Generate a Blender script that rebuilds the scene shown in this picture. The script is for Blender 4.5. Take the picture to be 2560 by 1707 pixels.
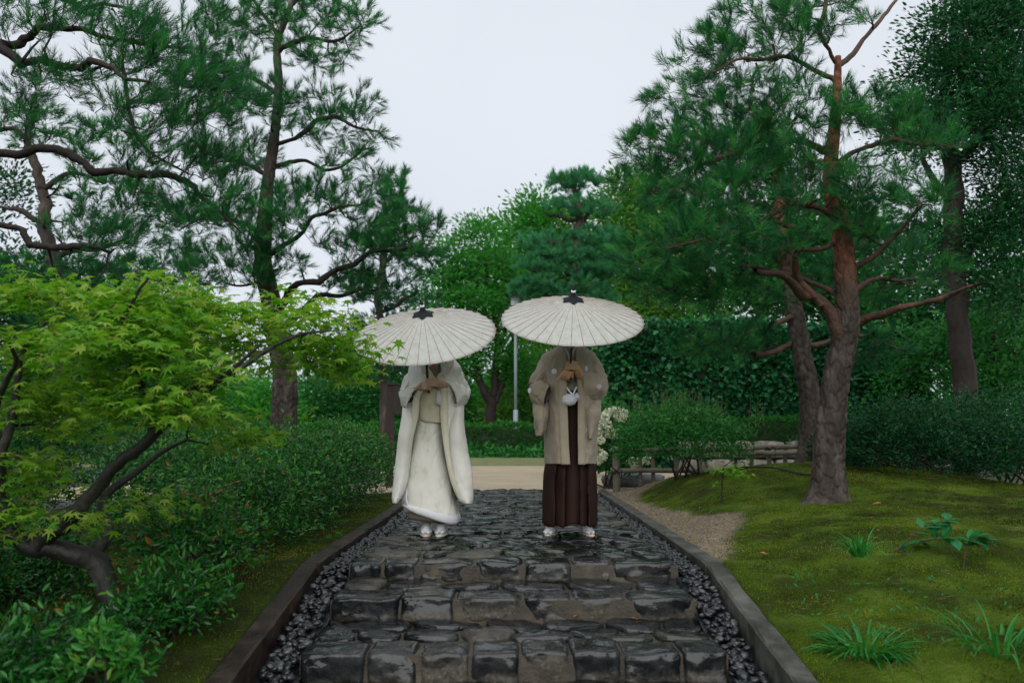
import bpy, bmesh, math, random
import numpy as np
from mathutils import Vector, Matrix, noise as mnoise

for o in list(bpy.data.objects):
    bpy.data.objects.remove(o)
SC = bpy.context.scene
COL = SC.collection
R = math.radians
rng = np.random.default_rng(11)
random.seed(5)

# ------------------------------------------------------------------ camera
F = 1991.0                      # focal length in pixels of the 2560 px wide photograph
PITCH = math.atan(226.5 / F)
CAMZ = 0.79
cam_d = bpy.data.cameras.new('camera')
cam = bpy.data.objects.new('camera', cam_d)
COL.objects.link(cam)
cam.location = (0, 0, CAMZ)
cam.rotation_euler = (R(90) + PITCH, 0, 0)
cam_d.lens = 28.0
cam_d.sensor_width = 36
cam_d.clip_start = 0.05
cam_d.clip_end = 2000
cam_d.dof.use_dof = True
cam_d.dof.focus_distance = 6.2
cam_d.dof.aperture_fstop = 2.2
SC.camera = cam

# ------------------------------------------------------------------ sky, sun, exposure
SUN_EL, SUN_AZ = R(38), R(186)
W = bpy.data.worlds.new('World')
SC.world = W
W.use_nodes = True
nt = W.node_tree
nt.nodes.clear()
wo = nt.nodes.new('ShaderNodeOutputWorld')
bg = nt.nodes.new('ShaderNodeBackground')
sky = nt.nodes.new('ShaderNodeTexSky')
sky.sky_type = 'NISHITA'
sky.sun_disc = False
sky.sun_elevation = SUN_EL
sky.sun_rotation = SUN_AZ
tcw = nt.nodes.new('ShaderNodeTexCoord')
nz = nt.nodes.new('ShaderNodeTexNoise')
nz.inputs['Scale'].default_value = 1.6
nz.inputs['Detail'].default_value = 4
crw = nt.nodes.new('ShaderNodeValToRGB')
crw.color_ramp.elements[0].position = 0.3
crw.color_ramp.elements[0].color = (4.15, 4.4, 4.72, 1)
crw.color_ramp.elements[1].position = 0.7
crw.color_ramp.elements[1].color = (4.8, 5.05, 5.35, 1)
mxw = nt.nodes.new('ShaderNodeMix')
mxw.data_type = 'RGBA'
mxw.inputs[0].default_value = 0.93
nt.links.new(tcw.outputs['Generated'], nz.inputs['Vector'])
nt.links.new(nz.outputs['Fac'], crw.inputs['Fac'])
nt.links.new(sky.outputs[0], mxw.inputs[6])
nt.links.new(crw.outputs[0], mxw.inputs[7])
nt.links.new(mxw.outputs[2], bg.inputs['Color'])
bg.inputs['Strength'].default_value = 0.1
nt.links.new(bg.outputs[0], wo.inputs[0])

sun_d = bpy.data.lights.new('sun', 'SUN')
sun = bpy.data.objects.new('sun', sun_d)
COL.objects.link(sun)
sun_d.energy = 1.5
sun_d.angle = R(85)
sun_d.color = (1.0, 0.97, 0.92)
sun.rotation_euler = (R(90) - SUN_EL, 0, R(180) - SUN_AZ)
SC.view_settings.view_transform = 'Standard'
SC.view_settings.look = 'None'
SC.view_settings.exposure = 0.78
SC.view_settings.gamma = 1.0
SC.view_settings.use_curve_mapping = False
SC.render.engine = 'CYCLES'
SC.cycles.use_denoising = True
SC.cycles.denoising_prefilter = 'FAST'
SC.cycles.sample_clamp_indirect = 4.0
SC.cycles.max_bounces = 6
SC.cycles.transparent_max_bounces = 4
SC.cycles.caustics_reflective = False
SC.cycles.caustics_refractive = False

# ------------------------------------------------------------------ helpers: pixels to places
CT, ST = math.cos(PITCH), math.sin(PITCH)
def ray(px, py):
    a, b = (px - 1280) / F, (py - 853.5) / F
    return np.array([a, CT + ST * b, ST - CT * b])
def at(px, py, Y):
    d = ray(px, py)
    return np.array([0, 0, CAMZ]) + d * (Y / d[1])
def gnd(px, py, z):
    d = ray(px, py)
    return np.array([0, 0, CAMZ]) + d * ((z - CAMZ) / d[2])
def ppm(Y):
    return F / Y

# ------------------------------------------------------------------ helpers: objects
def tag(o, label=None, cat=None, group=None, kind=None):
    if label: o['label'] = label
    if cat: o['category'] = cat
    if group: o['group'] = group
    if kind: o['kind'] = kind
    return o
def empty(name, loc, label=None, cat=None, group=None):
    o = bpy.data.objects.new(name, None)
    o.empty_display_size = 0.1
    COL.objects.link(o)
    o.location = tuple(loc)
    o.matrix_world = Matrix.Translation(Vector(tuple(loc)))
    return tag(o, label, cat, group)
def link(name, me, parent=None, kind=None):
    """link a mesh built in world coordinates, keeping it in place under its parent"""
    o = bpy.data.objects.new(name, me)
    COL.objects.link(o)
    if parent is not None:
        o.parent = parent
        o.matrix_parent_inverse = parent.matrix_world.inverted()
    if kind: o['kind'] = kind
    return o
def mesh_np(name, V, Fc, mat=None, smooth=False, var=None):
    V = np.asarray(V, dtype=np.float32).reshape(-1, 3)
    Fc = np.asarray(Fc, dtype=np.int32)
    k = Fc.shape[1]
    me = bpy.data.meshes.new(name)
    me.vertices.add(len(V))
    me.vertices.foreach_set('co', V.ravel())
    me.loops.add(Fc.size)
    me.loops.foreach_set('vertex_index', Fc.ravel())
    me.polygons.add(len(Fc))
    me.polygons.foreach_set('loop_start', np.arange(0, Fc.size, k, dtype=np.int32))
    me.polygons.foreach_set('use_smooth', np.full(len(Fc), smooth))
    me.update(calc_edges=True)
    if var is not None:
        a = me.attributes.new('var', 'FLOAT', 'POINT')
        a.data.foreach_set('value', np.asarray(var, dtype=np.float32))
    if mat: me.materials.append(mat)
    return me
def mesh_pd(name, V, Fc, mat=None, smooth=False):
    me = bpy.data.meshes.new(name)
    me.from_pydata([tuple(map(float, v)) for v in V], [], [tuple(map(int, f)) for f in Fc])
    me.update()
    if smooth:
        me.polygons.foreach_set('use_smooth', [True] * len(me.polygons))
    if mat: me.materials.append(mat)
    return me
def unit(v):
    v = np.asarray(v, dtype=float)
    return v / (np.linalg.norm(v, axis=-1, keepdims=True) + 1e-9)
def frames(axis, roll):
    """(n,3) axes -> (n,3,3) matrices with columns x, y(axis), z"""
    y = unit(axis)
    h = np.where(np.abs(y[:, 2:3]) < 0.9, np.array([[0, 0, 1.0]]), np.array([[1.0, 0, 0]]))
    x = unit(np.cross(y, h))
    z = np.cross(x, y)
    c, s = np.cos(roll)[:, None], np.sin(roll)[:, None]
    return np.stack([x * c + z * s, y, -x * s + z * c], axis=2)
def scatter(T, TF, P, M, S, var):
    """copies of a template (T verts, TF faces) joined: world verts, faces, per-vertex var"""
    n, k = len(P), len(T)
    V = P[:, None, :] + S[:, None, None] * np.einsum('nij,kj->nki', M, T)
    Fc = (TF[None] + (np.arange(n) * k)[:, None, None]).reshape(-1, TF.shape[1])
    return V.reshape(-1, 3), Fc, np.repeat(var, k)
def catmull(P, n):
    """resample a polyline (k,d) smoothly to n points"""
    P = np.asarray(P, dtype=float)
    k = len(P)
    if k == 2:
        t = np.linspace(0, 1, n)[:, None]
        return P[0] * (1 - t) + P[1] * t
    E = np.vstack([2 * P[0] - P[1], P, 2 * P[-1] - P[-2]])
    t = np.linspace(0, k - 1, n)
    i = np.clip(t.astype(int), 0, k - 2)
    u = (t - i)[:, None]
    a, b, c, d = E[i], E[i + 1], E[i + 2], E[i + 3]
    return 0.5 * (2 * b + (c - a) * u + (2 * a - 5 * b + 4 * c - d) * u ** 2 + (3 * b - a - 3 * c + d) * u ** 3)
def catmull_closed(P, n):
    P = np.asarray(P, dtype=float)
    k = len(P)
    t = np.arange(n) * k / n
    i = t.astype(int) % k
    u = (t - np.floor(t))[:, None]
    a, b, c, d = P[(i - 1) % k], P[i], P[(i + 1) % k], P[(i + 2) % k]
    return 0.5 * (2 * b + (c - a) * u + (2 * a - 5 * b + 4 * c - d) * u ** 2 + (3 * b - a - 3 * c + d) * u ** 3)
def tube(P, rad, sides=6, caps=True):
    """verts and quads of one tube along P"""
    P = np.asarray(P, dtype=float)
    n = len(P)
    rad = np.broadcast_to(np.asarray(rad, dtype=float), (n,))
    T = np.gradient(P, axis=0)
    T = unit(T)
    h = np.array([0, 0, 1.0]) if abs(T[0, 2]) < 0.9 else np.array([1.0, 0, 0])
    x = unit(np.cross(T[0], h))
    a = np.arange(sides) * 2 * math.pi / sides
    V = np.empty((n, sides, 3))
    for i in range(n):
        x = x - T[i] * np.dot(x, T[i])
        x = x / (np.linalg.norm(x) + 1e-9)
        y = np.cross(T[i], x)
        V[i] = P[i] + rad[i] * (np.cos(a)[:, None] * x + np.sin(a)[:, None] * y)
    I = np.arange((n - 1) * sides).reshape(n - 1, sides)
    J = np.roll(I, -1, axis=1)
    Q = np.stack([I, J, J + sides, I + sides], axis=2).reshape(-1, 4)
    V = V.reshape(-1, 3)
    if caps:
        V = np.vstack([V, P[0] - T[0] * rad[0] * 0.3, P[-1] + T[-1] * rad[-1] * 0.3])
        e0, e1 = n * sides, n * sides + 1
        k = np.arange(sides)
        b0 = np.stack([np.full(sides, e0), (k + 1) % sides, k, k], axis=1)
        l = (n - 1) * sides
        b1 = np.stack([np.full(sides, e1), l + k, l + (k + 1) % sides, l + (k + 1) % sides], axis=1)
        return V, Q, np.vstack([b0, b1])[:, :3]
    return V, Q, np.zeros((0, 3), int)
class Geo:
    """collects pieces of one mesh"""
    def __init__(s): s.V, s.F, s.n = [], [], 0
    def add(s, V, *faces):
        for f in faces:
            f = np.asarray(f)
            if len(f): s.F.extend((f + s.n).tolist())
        s.V.append(np.asarray(V, dtype=float).reshape(-1, 3)); s.n += len(s.V[-1])
        return s
    def tube(s, P, r, sides=6): return s.add(*tube(P, r, sides))
    def box(s, lo, hi):
        x0, y0, z0 = lo; x1, y1, z1 = hi
        V = [(x0,y0,z0),(x1,y0,z0),(x1,y1,z0),(x0,y1,z0),(x0,y0,z1),(x1,y0,z1),(x1,y1,z1),(x0,y1,z1)]
        return s.add(V, [(0,3,2,1),(4,5,6,7),(0,1,5,4),(1,2,6,5),(2,3,7,6),(3,0,4,7)])
    def mesh(s, name, mat=None, smooth=True): return mesh_pd(name, np.vstack(s.V), s.F, mat, smooth)
def grid_faces(m, n, wrap=False):
    I = np.arange(m * n).reshape(m, n)
    if wrap:
        A, B = I[:-1], np.roll(I, -1, axis=1)[:-1]
        C, D = np.roll(I, -1, axis=1)[1:], I[1:]
    else:
        A, B, C, D = I[:-1, :-1], I[:-1, 1:], I[1:, 1:], I[1:, :-1]
    return np.stack([A.ravel(), B.ravel(), C.ravel(), D.ravel()], axis=1)
def nz3(P, scale, off=0.0):
    """noise in -1..1 for rows of P"""
    return np.array([mnoise.noise(Vector((p[0] * scale + off, p[1] * scale + off * 1.7, p[2] * scale - off))) for p in P])

# ------------------------------------------------------------------ helpers: materials
def new_mat(name):
    m = bpy.data.materials.new(name)
    m.use_nodes = True
    n = m.node_tree
    n.nodes.clear()
    return m, n, n.nodes.new('ShaderNodeOutputMaterial')
def ramp(n, stops):
    r = n.nodes.new('ShaderNodeValToRGB')
    e = r.color_ramp.elements
    while len(e) < len(stops): e.new(0.5)
    for el, (p, c) in zip(e, stops):
        el.position = p
        el.color = (*c, 1)
    return r
def surf(name, stops, scale=8.0, rough=(0.6, 0.8), bump=0.3, bscale=None, detail=6, dist=0.02, coord='Object', stretch=(1, 1, 1), spec=0.5, sheen=0.0, metal=0.0, coat=0.0):
    """noise coloured principled surface"""
    m, n, out = new_mat(name)
    L = n.links.new
    b = n.nodes.new('ShaderNodeBsdfPrincipled')
    tc = n.nodes.new('ShaderNodeTexCoord')
    mp = n.nodes.new('ShaderNodeMapping')
    mp.inputs['Scale'].default_value = stretch
    L(tc.outputs[coord], mp.inputs['Vector'])
    t = n.nodes.new('ShaderNodeTexNoise')
    t.inputs['Scale'].default_value = scale
    t.inputs['Detail'].default_value = detail
    t.inputs['Roughness'].default_value = 0.62
    L(mp.outputs[0], t.inputs['Vector'])
    r = ramp(n, stops)
    L(t.outputs['Fac'], r.inputs['Fac'])
    L(r.outputs[0], b.inputs['Base Color'])
    t2 = n.nodes.new('ShaderNodeTexNoise')
    t2.inputs['Scale'].default_value = bscale or scale * 5
    t2.inputs['Detail'].default_value = 5
    L(mp.outputs[0], t2.inputs['Vector'])
    mr = n.nodes.new('ShaderNodeMapRange')
    mr.inputs['From Min'].default_value = 0.35
    mr.inputs['From Max'].default_value = 0.65
    mr.inputs['To Min'].default_value = rough[0]
    mr.inputs['To Max'].default_value = rough[1]
    L(t.outputs['Fac'], mr.inputs['Value'])
    L(mr.outputs[0], b.inputs['Roughness'])
    if bump:
        bp = n.nodes.new('ShaderNodeBump')
        bp.inputs['Strength'].default_value = bump
        bp.inputs['Distance'].default_value = dist
        L(t2.outputs['Fac'], bp.inputs['Height'])
        L(bp.outputs[0], b.inputs['Normal'])
    b.inputs['Specular IOR Level'].default_value = spec
    b.inputs['Sheen Weight'].default_value = sheen
    b.inputs['Metallic'].default_value = metal
    b.inputs['Coat Weight'].default_value = coat
    b.inputs['Coat Roughness'].default_value = 0.12
    L(b.outputs[0], out.inputs[0])
    return m
def leaf_mat(name, stops, rough=0.45, trans=0.3, tcol=1.6, spec=0.4):
    m, n, out = new_mat(name)
    L = n.links.new
    a = n.nodes.new('ShaderNodeAttribute')
    a.attribute_name = 'var'
    if 'petal' not in name and 'moss' not in name: stops = [(p, tuple(v * 0.85 for v in c)) for p, c in stops]
    r = ramp(n, stops)
    oi = n.nodes.new('ShaderNodeObjectInfo')      # single leaves that are objects vary by object
    ad = n.nodes.new('ShaderNodeMath')
    ad.operation = 'ADD'
    L(a.outputs['Fac'], ad.inputs[0])
    ml = n.nodes.new('ShaderNodeMath'); ml.operation = 'MULTIPLY'; ml.inputs[1].default_value = 0.25
    L(oi.outputs['Random'], ml.inputs[0])
    L(ml.outputs[0], ad.inputs[1])
    sb = n.nodes.new('ShaderNodeMath'); sb.operation = 'SUBTRACT'; sb.inputs[1].default_value = 0.12
    L(ad.outputs[0], sb.inputs[0])
    L(sb.outputs[0], r.inputs['Fac'])
    b = n.nodes.new('ShaderNodeBsdfPrincipled')
    b.inputs['Roughness'].default_value = rough
    b.inputs['Specular IOR Level'].default_value = spec
    L(r.outputs[0], b.inputs['Base Color'])
    t = n.nodes.new('ShaderNodeBsdfTranslucent')
    h = n.nodes.new('ShaderNodeMix')
    h.data_type = 'RGBA'; h.blend_type = 'MULTIPLY'; h.inputs[0].default_value = 1
    h.inputs[7].default_value = (tcol * 1.05, tcol * 1.2, tcol * 0.6, 1)
    L(r.outputs[0], h.inputs[6])
    L(h.outputs[2], t.inputs['Color'])
    mx = n.nodes.new('ShaderNodeMixShader')
    mx.inputs[0].default_value = trans
    L(b.outputs[0], mx.inputs[1])
    L(t.outputs[0], mx.inputs[2])
    L(mx.outputs[0], out.inputs[0])
    return m

M = {}
M['ground'] = surf('ground_soil', [(0.3, (0.03, 0.045, 0.015)), (0.7, (0.07, 0.085, 0.03))], 3, (0.8, 0.95), 0.5, 40)
M['sand'] = surf('sand_road', [(0.3, (0.36, 0.29, 0.2)), (0.7, (0.47, 0.385, 0.275))], 1.2, (0.75, 0.9), 0.25, 90, dist=0.01)
M['grass_strip'] = surf('grass_verge', [(0.3, (0.10, 0.14, 0.04)), (0.65, (0.2, 0.2, 0.09))], 2.5, (0.8, 0.95), 0.4, 60)
M['gravel'] = surf('gravel_yard', [(0.3, (0.03, 0.032, 0.034)), (0.7, (0.085, 0.088, 0.09))], 60, (0.5, 0.8), 0.9, 70, dist=0.02)
M['mortar'] = surf('mortar', [(0.3, (0.022, 0.019, 0.014)), (0.55, (0.06, 0.05, 0.036)), (0.75, (0.14, 0.115, 0.08))], 7, (0.4, 0.75), 0.5, 70, dist=0.008)
M['stone'] = surf('wet_stone', [(0.28, (0.003, 0.004, 0.005)), (0.5, (0.010, 0.012, 0.0135)), (0.75, (0.045, 0.047, 0.047))], 6, (0.07, 0.29), 0.4, 9, dist=0.03, spec=0.5)
M['stone_mossy'] = surf('wet_mossy_stone', [(0.3, (0.004, 0.006, 0.004)), (0.5, (0.01, 0.015, 0.008)), (0.75, (0.04, 0.045, 0.026))], 8, (0.05, 0.3), 0.5, 11, dist=0.03)
M['stone_pale'] = surf('damp_brown_stone', [(0.3, (0.012, 0.012, 0.011)), (0.48, (0.04, 0.037, 0.03)), (0.75, (0.125, 0.11, 0.085))], 8, (0.16, 0.6), 0.6, 24, dist=0.025)
M['pebble'] = surf('wet_pebble', [(0.3, (0.004, 0.005, 0.007)), (0.7, (0.02, 0.024, 0.029))], 9, (0.08, 0.26), 0.1, 50, spec=0.55)
M['pebble_pale'] = surf('wet_grey_pebble', [(0.3, (0.035, 0.04, 0.045)), (0.7, (0.1, 0.105, 0.11))], 9, (0.15, 0.35), 0.1, 50, spec=0.6)
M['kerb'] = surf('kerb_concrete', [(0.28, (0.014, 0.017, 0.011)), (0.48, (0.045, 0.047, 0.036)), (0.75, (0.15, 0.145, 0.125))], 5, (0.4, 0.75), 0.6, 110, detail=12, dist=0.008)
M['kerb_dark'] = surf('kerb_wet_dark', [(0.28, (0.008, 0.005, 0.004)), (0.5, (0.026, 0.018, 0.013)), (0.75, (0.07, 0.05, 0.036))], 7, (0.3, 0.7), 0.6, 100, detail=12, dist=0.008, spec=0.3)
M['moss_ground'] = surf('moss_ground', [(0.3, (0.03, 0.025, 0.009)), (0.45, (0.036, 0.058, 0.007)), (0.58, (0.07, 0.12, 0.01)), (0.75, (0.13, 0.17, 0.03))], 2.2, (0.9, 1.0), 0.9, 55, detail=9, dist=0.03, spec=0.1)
M['moss_dark'] = surf('dark_moss', [(0.3, (0.02, 0.018, 0.009)), (0.5, (0.03, 0.045, 0.009)), (0.75, (0.055, 0.095, 0.012))], 3, (0.9, 1.0), 0.9, 60, detail=9, dist=0.03, spec=0.1)  # darker, browner moss tone for the shrub bed
M['dirt'] = surf('bare_dirt', [(0.3, (0.12, 0.1, 0.07)), (0.7, (0.27, 0.235, 0.18))], 6, (0.75, 0.9), 0.7, 60, dist=0.02)
M['bark'] = surf('pine_bark', [(0.25, (0.016, 0.013, 0.011)), (0.5, (0.055, 0.045, 0.038)), (0.75, (0.15, 0.125, 0.108))], 9, (0.7, 0.9), 0.8, 40, stretch=(1, 1, 0.35), dist=0.02, spec=0.25)
M['bark_dark'] = surf('dark_bark', [(0.25, (0.008, 0.006, 0.005)), (0.75, (0.045, 0.034, 0.028))], 14, (0.6, 0.85), 0.7, 40, dist=0.015, spec=0.3)
M['bark_grey'] = surf('maple_bark', [(0.3, (0.009, 0.009, 0.007)), (0.55, (0.022, 0.021, 0.017)), (0.74, (0.11, 0.11, 0.09))], 7, (0.5, 0.8), 0.5, 30, stretch=(1, 1, 0.6))
M['needle'] = leaf_mat('pine_needles', [(0.0, (0.0066, 0.0486, 0.0234)), (0.5, (0.0149, 0.1080, 0.0421)), (0.85, (0.0289, 0.2052, 0.0491)), (1.0, (0.0618, 0.2916, 0.0644))], 0.5, 0.28, spec=0.2)
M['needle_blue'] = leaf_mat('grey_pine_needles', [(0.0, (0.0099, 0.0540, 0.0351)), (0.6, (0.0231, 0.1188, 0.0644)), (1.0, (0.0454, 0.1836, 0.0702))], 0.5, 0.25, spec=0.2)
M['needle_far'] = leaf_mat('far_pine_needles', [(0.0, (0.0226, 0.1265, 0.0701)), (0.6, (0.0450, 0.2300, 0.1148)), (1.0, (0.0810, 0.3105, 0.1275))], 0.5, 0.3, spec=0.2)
M['maple'] = leaf_mat('maple_leaves', [(0.0, (0.022, 0.14, 0.014)), (0.5, (0.085, 0.28, 0.02)), (0.85, (0.19, 0.4, 0.03)), (1.0, (0.32, 0.45, 0.07))], 0.45, 0.38, spec=0.25)
M['azalea'] = leaf_mat('azalea_leaves', [(0.0, (0.0054, 0.0473, 0.0104)), (0.55, (0.0161, 0.1365, 0.0187)), (0.85, (0.0446, 0.2415, 0.0260)), (0.97, (0.1250, 0.2835, 0.0312)), (1.0, (0.2856, 0.1260, 0.0208))], 0.32, 0.18, spec=0.35)
M['broad'] = leaf_mat('broad_leaves', [(0.0, (0.0076, 0.0750, 0.0174)), (0.5, (0.0202, 0.1600, 0.0283)), (1.0, (0.0504, 0.2600, 0.0381))], 0.45, 0.18, spec=0.22)
M['broad_light'] = leaf_mat('fresh_leaves', [(0.0, (0.0232, 0.1575, 0.0250)), (0.5, (0.0490, 0.2730, 0.0364)), (1.0, (0.1071, 0.3780, 0.0520))], 0.45, 0.36, spec=0.22)
M['broad_yellow'] = leaf_mat('yellow_green_leaves', [(0.0, (0.03, 0.15, 0.024)), (0.5, (0.085, 0.25, 0.036)), (1.0, (0.22, 0.34, 0.07))], 0.45, 0.36, spec=0.22)
M['broad_dark'] = leaf_mat('dark_leaves', [(0.0, (0.0034, 0.0350, 0.0141)), (0.6, (0.0084, 0.0850, 0.0261)), (1.0, (0.0252, 0.1700, 0.0326))], 0.42, 0.18, spec=0.22)
M['ivy'] = leaf_mat('ivy_leaves', [(0.0, (0.0084, 0.0770, 0.0302)), (0.6, (0.0185, 0.1650, 0.0522)), (0.9, (0.0504, 0.2750, 0.0638)), (1.0, (0.1848, 0.2200, 0.0464))], 0.4, 0.2, spec=0.3)
M['hedge'] = leaf_mat('hedge_leaves', [(0.0, (0.0089, 0.0735, 0.0104)), (0.6, (0.0250, 0.1680, 0.0187)), (1.0, (0.0893, 0.3045, 0.0364))], 0.45, 0.25, spec=0.22)
M['blade'] = leaf_mat('grass_blades', [(0.0, (0.02, 0.17, 0.03)), (1.0, (0.06, 0.32, 0.06))], 0.42, 0.3, spec=0.25)
M['mossblade'] = leaf_mat('moss_fronds', [(0.0, (0.03, 0.03, 0.008)), (0.35, (0.045, 0.075, 0.006)), (0.7, (0.11, 0.165, 0.009)), (1.0, (0.21, 0.24, 0.035))], 0.9, 0.25, spec=0.05)
M['herb'] = leaf_mat('herb_leaves', [(0.0, (0.018, 0.17, 0.055)), (1.0, (0.05, 0.3, 0.1))], 0.42, 0.3, spec=0.25)
M['petal'] = leaf_mat('white_petals', [(0.0, (0.55, 0.58, 0.48)), (1.0, (0.82, 0.82, 0.74))], 0.6, 0.25, 1.0)
M['core'] = surf('leaf_litter_core', [(0.3, (0.008, 0.02, 0.008)), (0.7, (0.02, 0.045, 0.014))], 12, (0.8, 0.95), 0.6, 30)
M['bamboo'] = surf('weathered_bamboo', [(0.3, (0.07, 0.06, 0.045)), (0.7, (0.2, 0.175, 0.135))], 9, (0.5, 0.75), 0.3, 40, stretch=(0.4, 1, 1))
M['wood_brown'] = surf('dark_brown_board', [(0.3, (0.02, 0.01, 0.007)), (0.7, (0.045, 0.022, 0.016))], 12, (0.4, 0.6), 0.2, 60, stretch=(1, 1, 0.15))
M['log'] = surf('log_post', [(0.3, (0.035, 0.028, 0.02)), (0.7, (0.1, 0.08, 0.06))], 14, (0.7, 0.9), 0.6, 50, stretch=(1, 1, 0.2))
M['rope'] = surf('black_rope', [(0.3, (0.008, 0.008, 0.008)), (0.7, (0.025, 0.025, 0.025))], 60, (0.7, 0.9), 0.3)
M['lamp_metal'] = surf('painted_lamp_metal', [(0.3, (0.2, 0.26, 0.29)), (0.7, (0.27, 0.33, 0.36))], 6, (0.4, 0.55), 0.05)
M['lamp_glass'] = surf('lamp_glass', [(0.3, (0.42, 0.5, 0.5)), (0.7, (0.5, 0.58, 0.58))], 6, (0.2, 0.3), 0.0)
M['dark_metal'] = surf('dark_metal', [(0.3, (0.03, 0.033, 0.035)), (0.7, (0.05, 0.053, 0.055))], 6, (0.4, 0.55), 0.05)
M['wallstone'] = surf('pale_wall_stone', [(0.3, (0.045, 0.05, 0.03)), (0.5, (0.14, 0.13, 0.105)), (0.75, (0.3, 0.285, 0.25))], 5, (0.6, 0.8), 0.5, 30)
M['rock'] = surf('grey_rock', [(0.3, (0.06, 0.065, 0.07)), (0.7, (0.16, 0.165, 0.17))], 6, (0.35, 0.6), 0.6, 20)
M['dead_leaf'] = surf('dead_leaf', [(0.3, (0.2, 0.07, 0.02)), (0.7, (0.42, 0.16, 0.05))], 12, (0.6, 0.8), 0.1)

# ------------------------------------------------------------------ the lie of the land
PATH_X = 1.19          # inner face of the kerbs
KERB_W = 0.11
KINK = 5.07
def kz(Y):
    return np.where(np.asarray(Y) > KINK, 0.0, -0.16 * (KINK - np.asarray(Y, dtype=float)))
def mound(x, Y):
    x, Y = np.asarray(x, dtype=float), np.asarray(Y, dtype=float)
    e = np.clip((x - PATH_X - KERB_W) / 0.9, 0, 1)
    e = e * e * (3 - 2 * e)
    b = 0.46 * np.exp(-((x - 3.7) / 2.3) ** 2 - ((Y - 9.4) / 2.5) ** 2)
    b2 = 0.10 * np.exp(-((x - 2.6) / 0.9) ** 2 - ((Y - 5.4) / 1.3) ** 2)
    b3 = 0.12 * np.exp(-((x - 5.0) / 1.8) ** 2 - ((Y - 5.5) / 2.0) ** 2)
    return kz(Y) * (1 - 0.35 * e) - 0.012 + e * (b + b2 + b3)
def bed(x, Y):
    x, Y = np.asarray(x, dtype=float), np.asarray(Y, dtype=float)
    e = np.clip((-x - PATH_X - KERB_W) / 1.5, 0, 1)
    return kz(Y) * (1 - 0.2 * e) - 0.012 - 0.10 * e * e + 0.05 * e * np.sin(x * 2.1 + Y * 1.3)
def hgrid(name, x0, x1, y0, y1, step, fn, mat, rough=0.012, nscale=5, kind='structure', drop=0.3):
    nx, ny = int((x1 - x0) / step) + 1, int((y1 - y0) / step) + 1
    X, Y = np.meshgrid(np.linspace(x0, x1, nx), np.linspace(y0, y1, ny))
    Z = fn(X, Y)
    V = np.stack([X, Y, Z], axis=2).reshape(-1, 3)
    if rough:
        V[:, 2] += rough * (nz3(V, nscale) + 0.6 * nz3(V, nscale * 3.1, 7.0)) - rough * 0.5
    Fq = grid_faces(ny, nx)
    # skirt so that the sheet is a body with depth
    I = np.arange(nx * ny).reshape(ny, nx)
    loop = np.concatenate([I[0, :], I[1:, -1], I[-1, -2::-1], I[-2:0:-1, 0]])
    B = V[loop].copy(); B[:, 2] -= drop
    k = len(loop); b0 = len(V)
    S = np.stack([loop, b0 + np.arange(k), b0 + (np.arange(k) + 1) % k, np.roll(loop, -1)], axis=1)
    me = mesh_np(name, np.vstack([V, B]), np.vstack([Fq, S]), mat, True)
    return tag(link(name, me), kind=kind)

def gfn(X, Y):
    t = np.clip((Y - 9.0) / 2.4, 0, 1)
    return -0.95 + 0.87 * t
xs = np.unique(np.concatenate([np.linspace(-900, -40, 8), np.linspace(-40, 40, 41), np.linspace(40, 900, 8)]))
ys = np.unique(np.concatenate([np.linspace(-300, 0, 6), np.linspace(0, 60, 61), np.linspace(60, 1500, 10)]))
Xg, Yg = np.meshgrid(xs, ys)
tag(link('ground', mesh_np('ground', np.stack([Xg, Yg, gfn(Xg, Yg)], 2).reshape(-1, 3), grid_faces(len(ys), len(xs)), M['ground'], True)), kind='structure')

hgrid('sand_road', -6.5, 5.4, 11.22, 19.8, 0.4, lambda x, y: -0.02 + 0.0 * x, M['sand'], 0.012, 0.7)
hgrid('shaded_yard', -30, -6.53, 11.22, 19.8, 0.4, lambda x, y: -0.05 + 0.0 * x, M['gravel'], 0.012, 0.7)
hgrid('grass_verge', -26, 9.5, 19.83, 27.0, 0.4, lambda x, y: -0.02 + 0.04 * np.clip((y - 19.83) / 2, 0, 1), M['grass_strip'], 0.02, 1.1)
hgrid('gravel_yard', -16.0, -3.95, 2.2, 11.18, 0.35, lambda x, y: -0.13 + 0.0 * x, M['gravel'], 0.01, 1.5)

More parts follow.
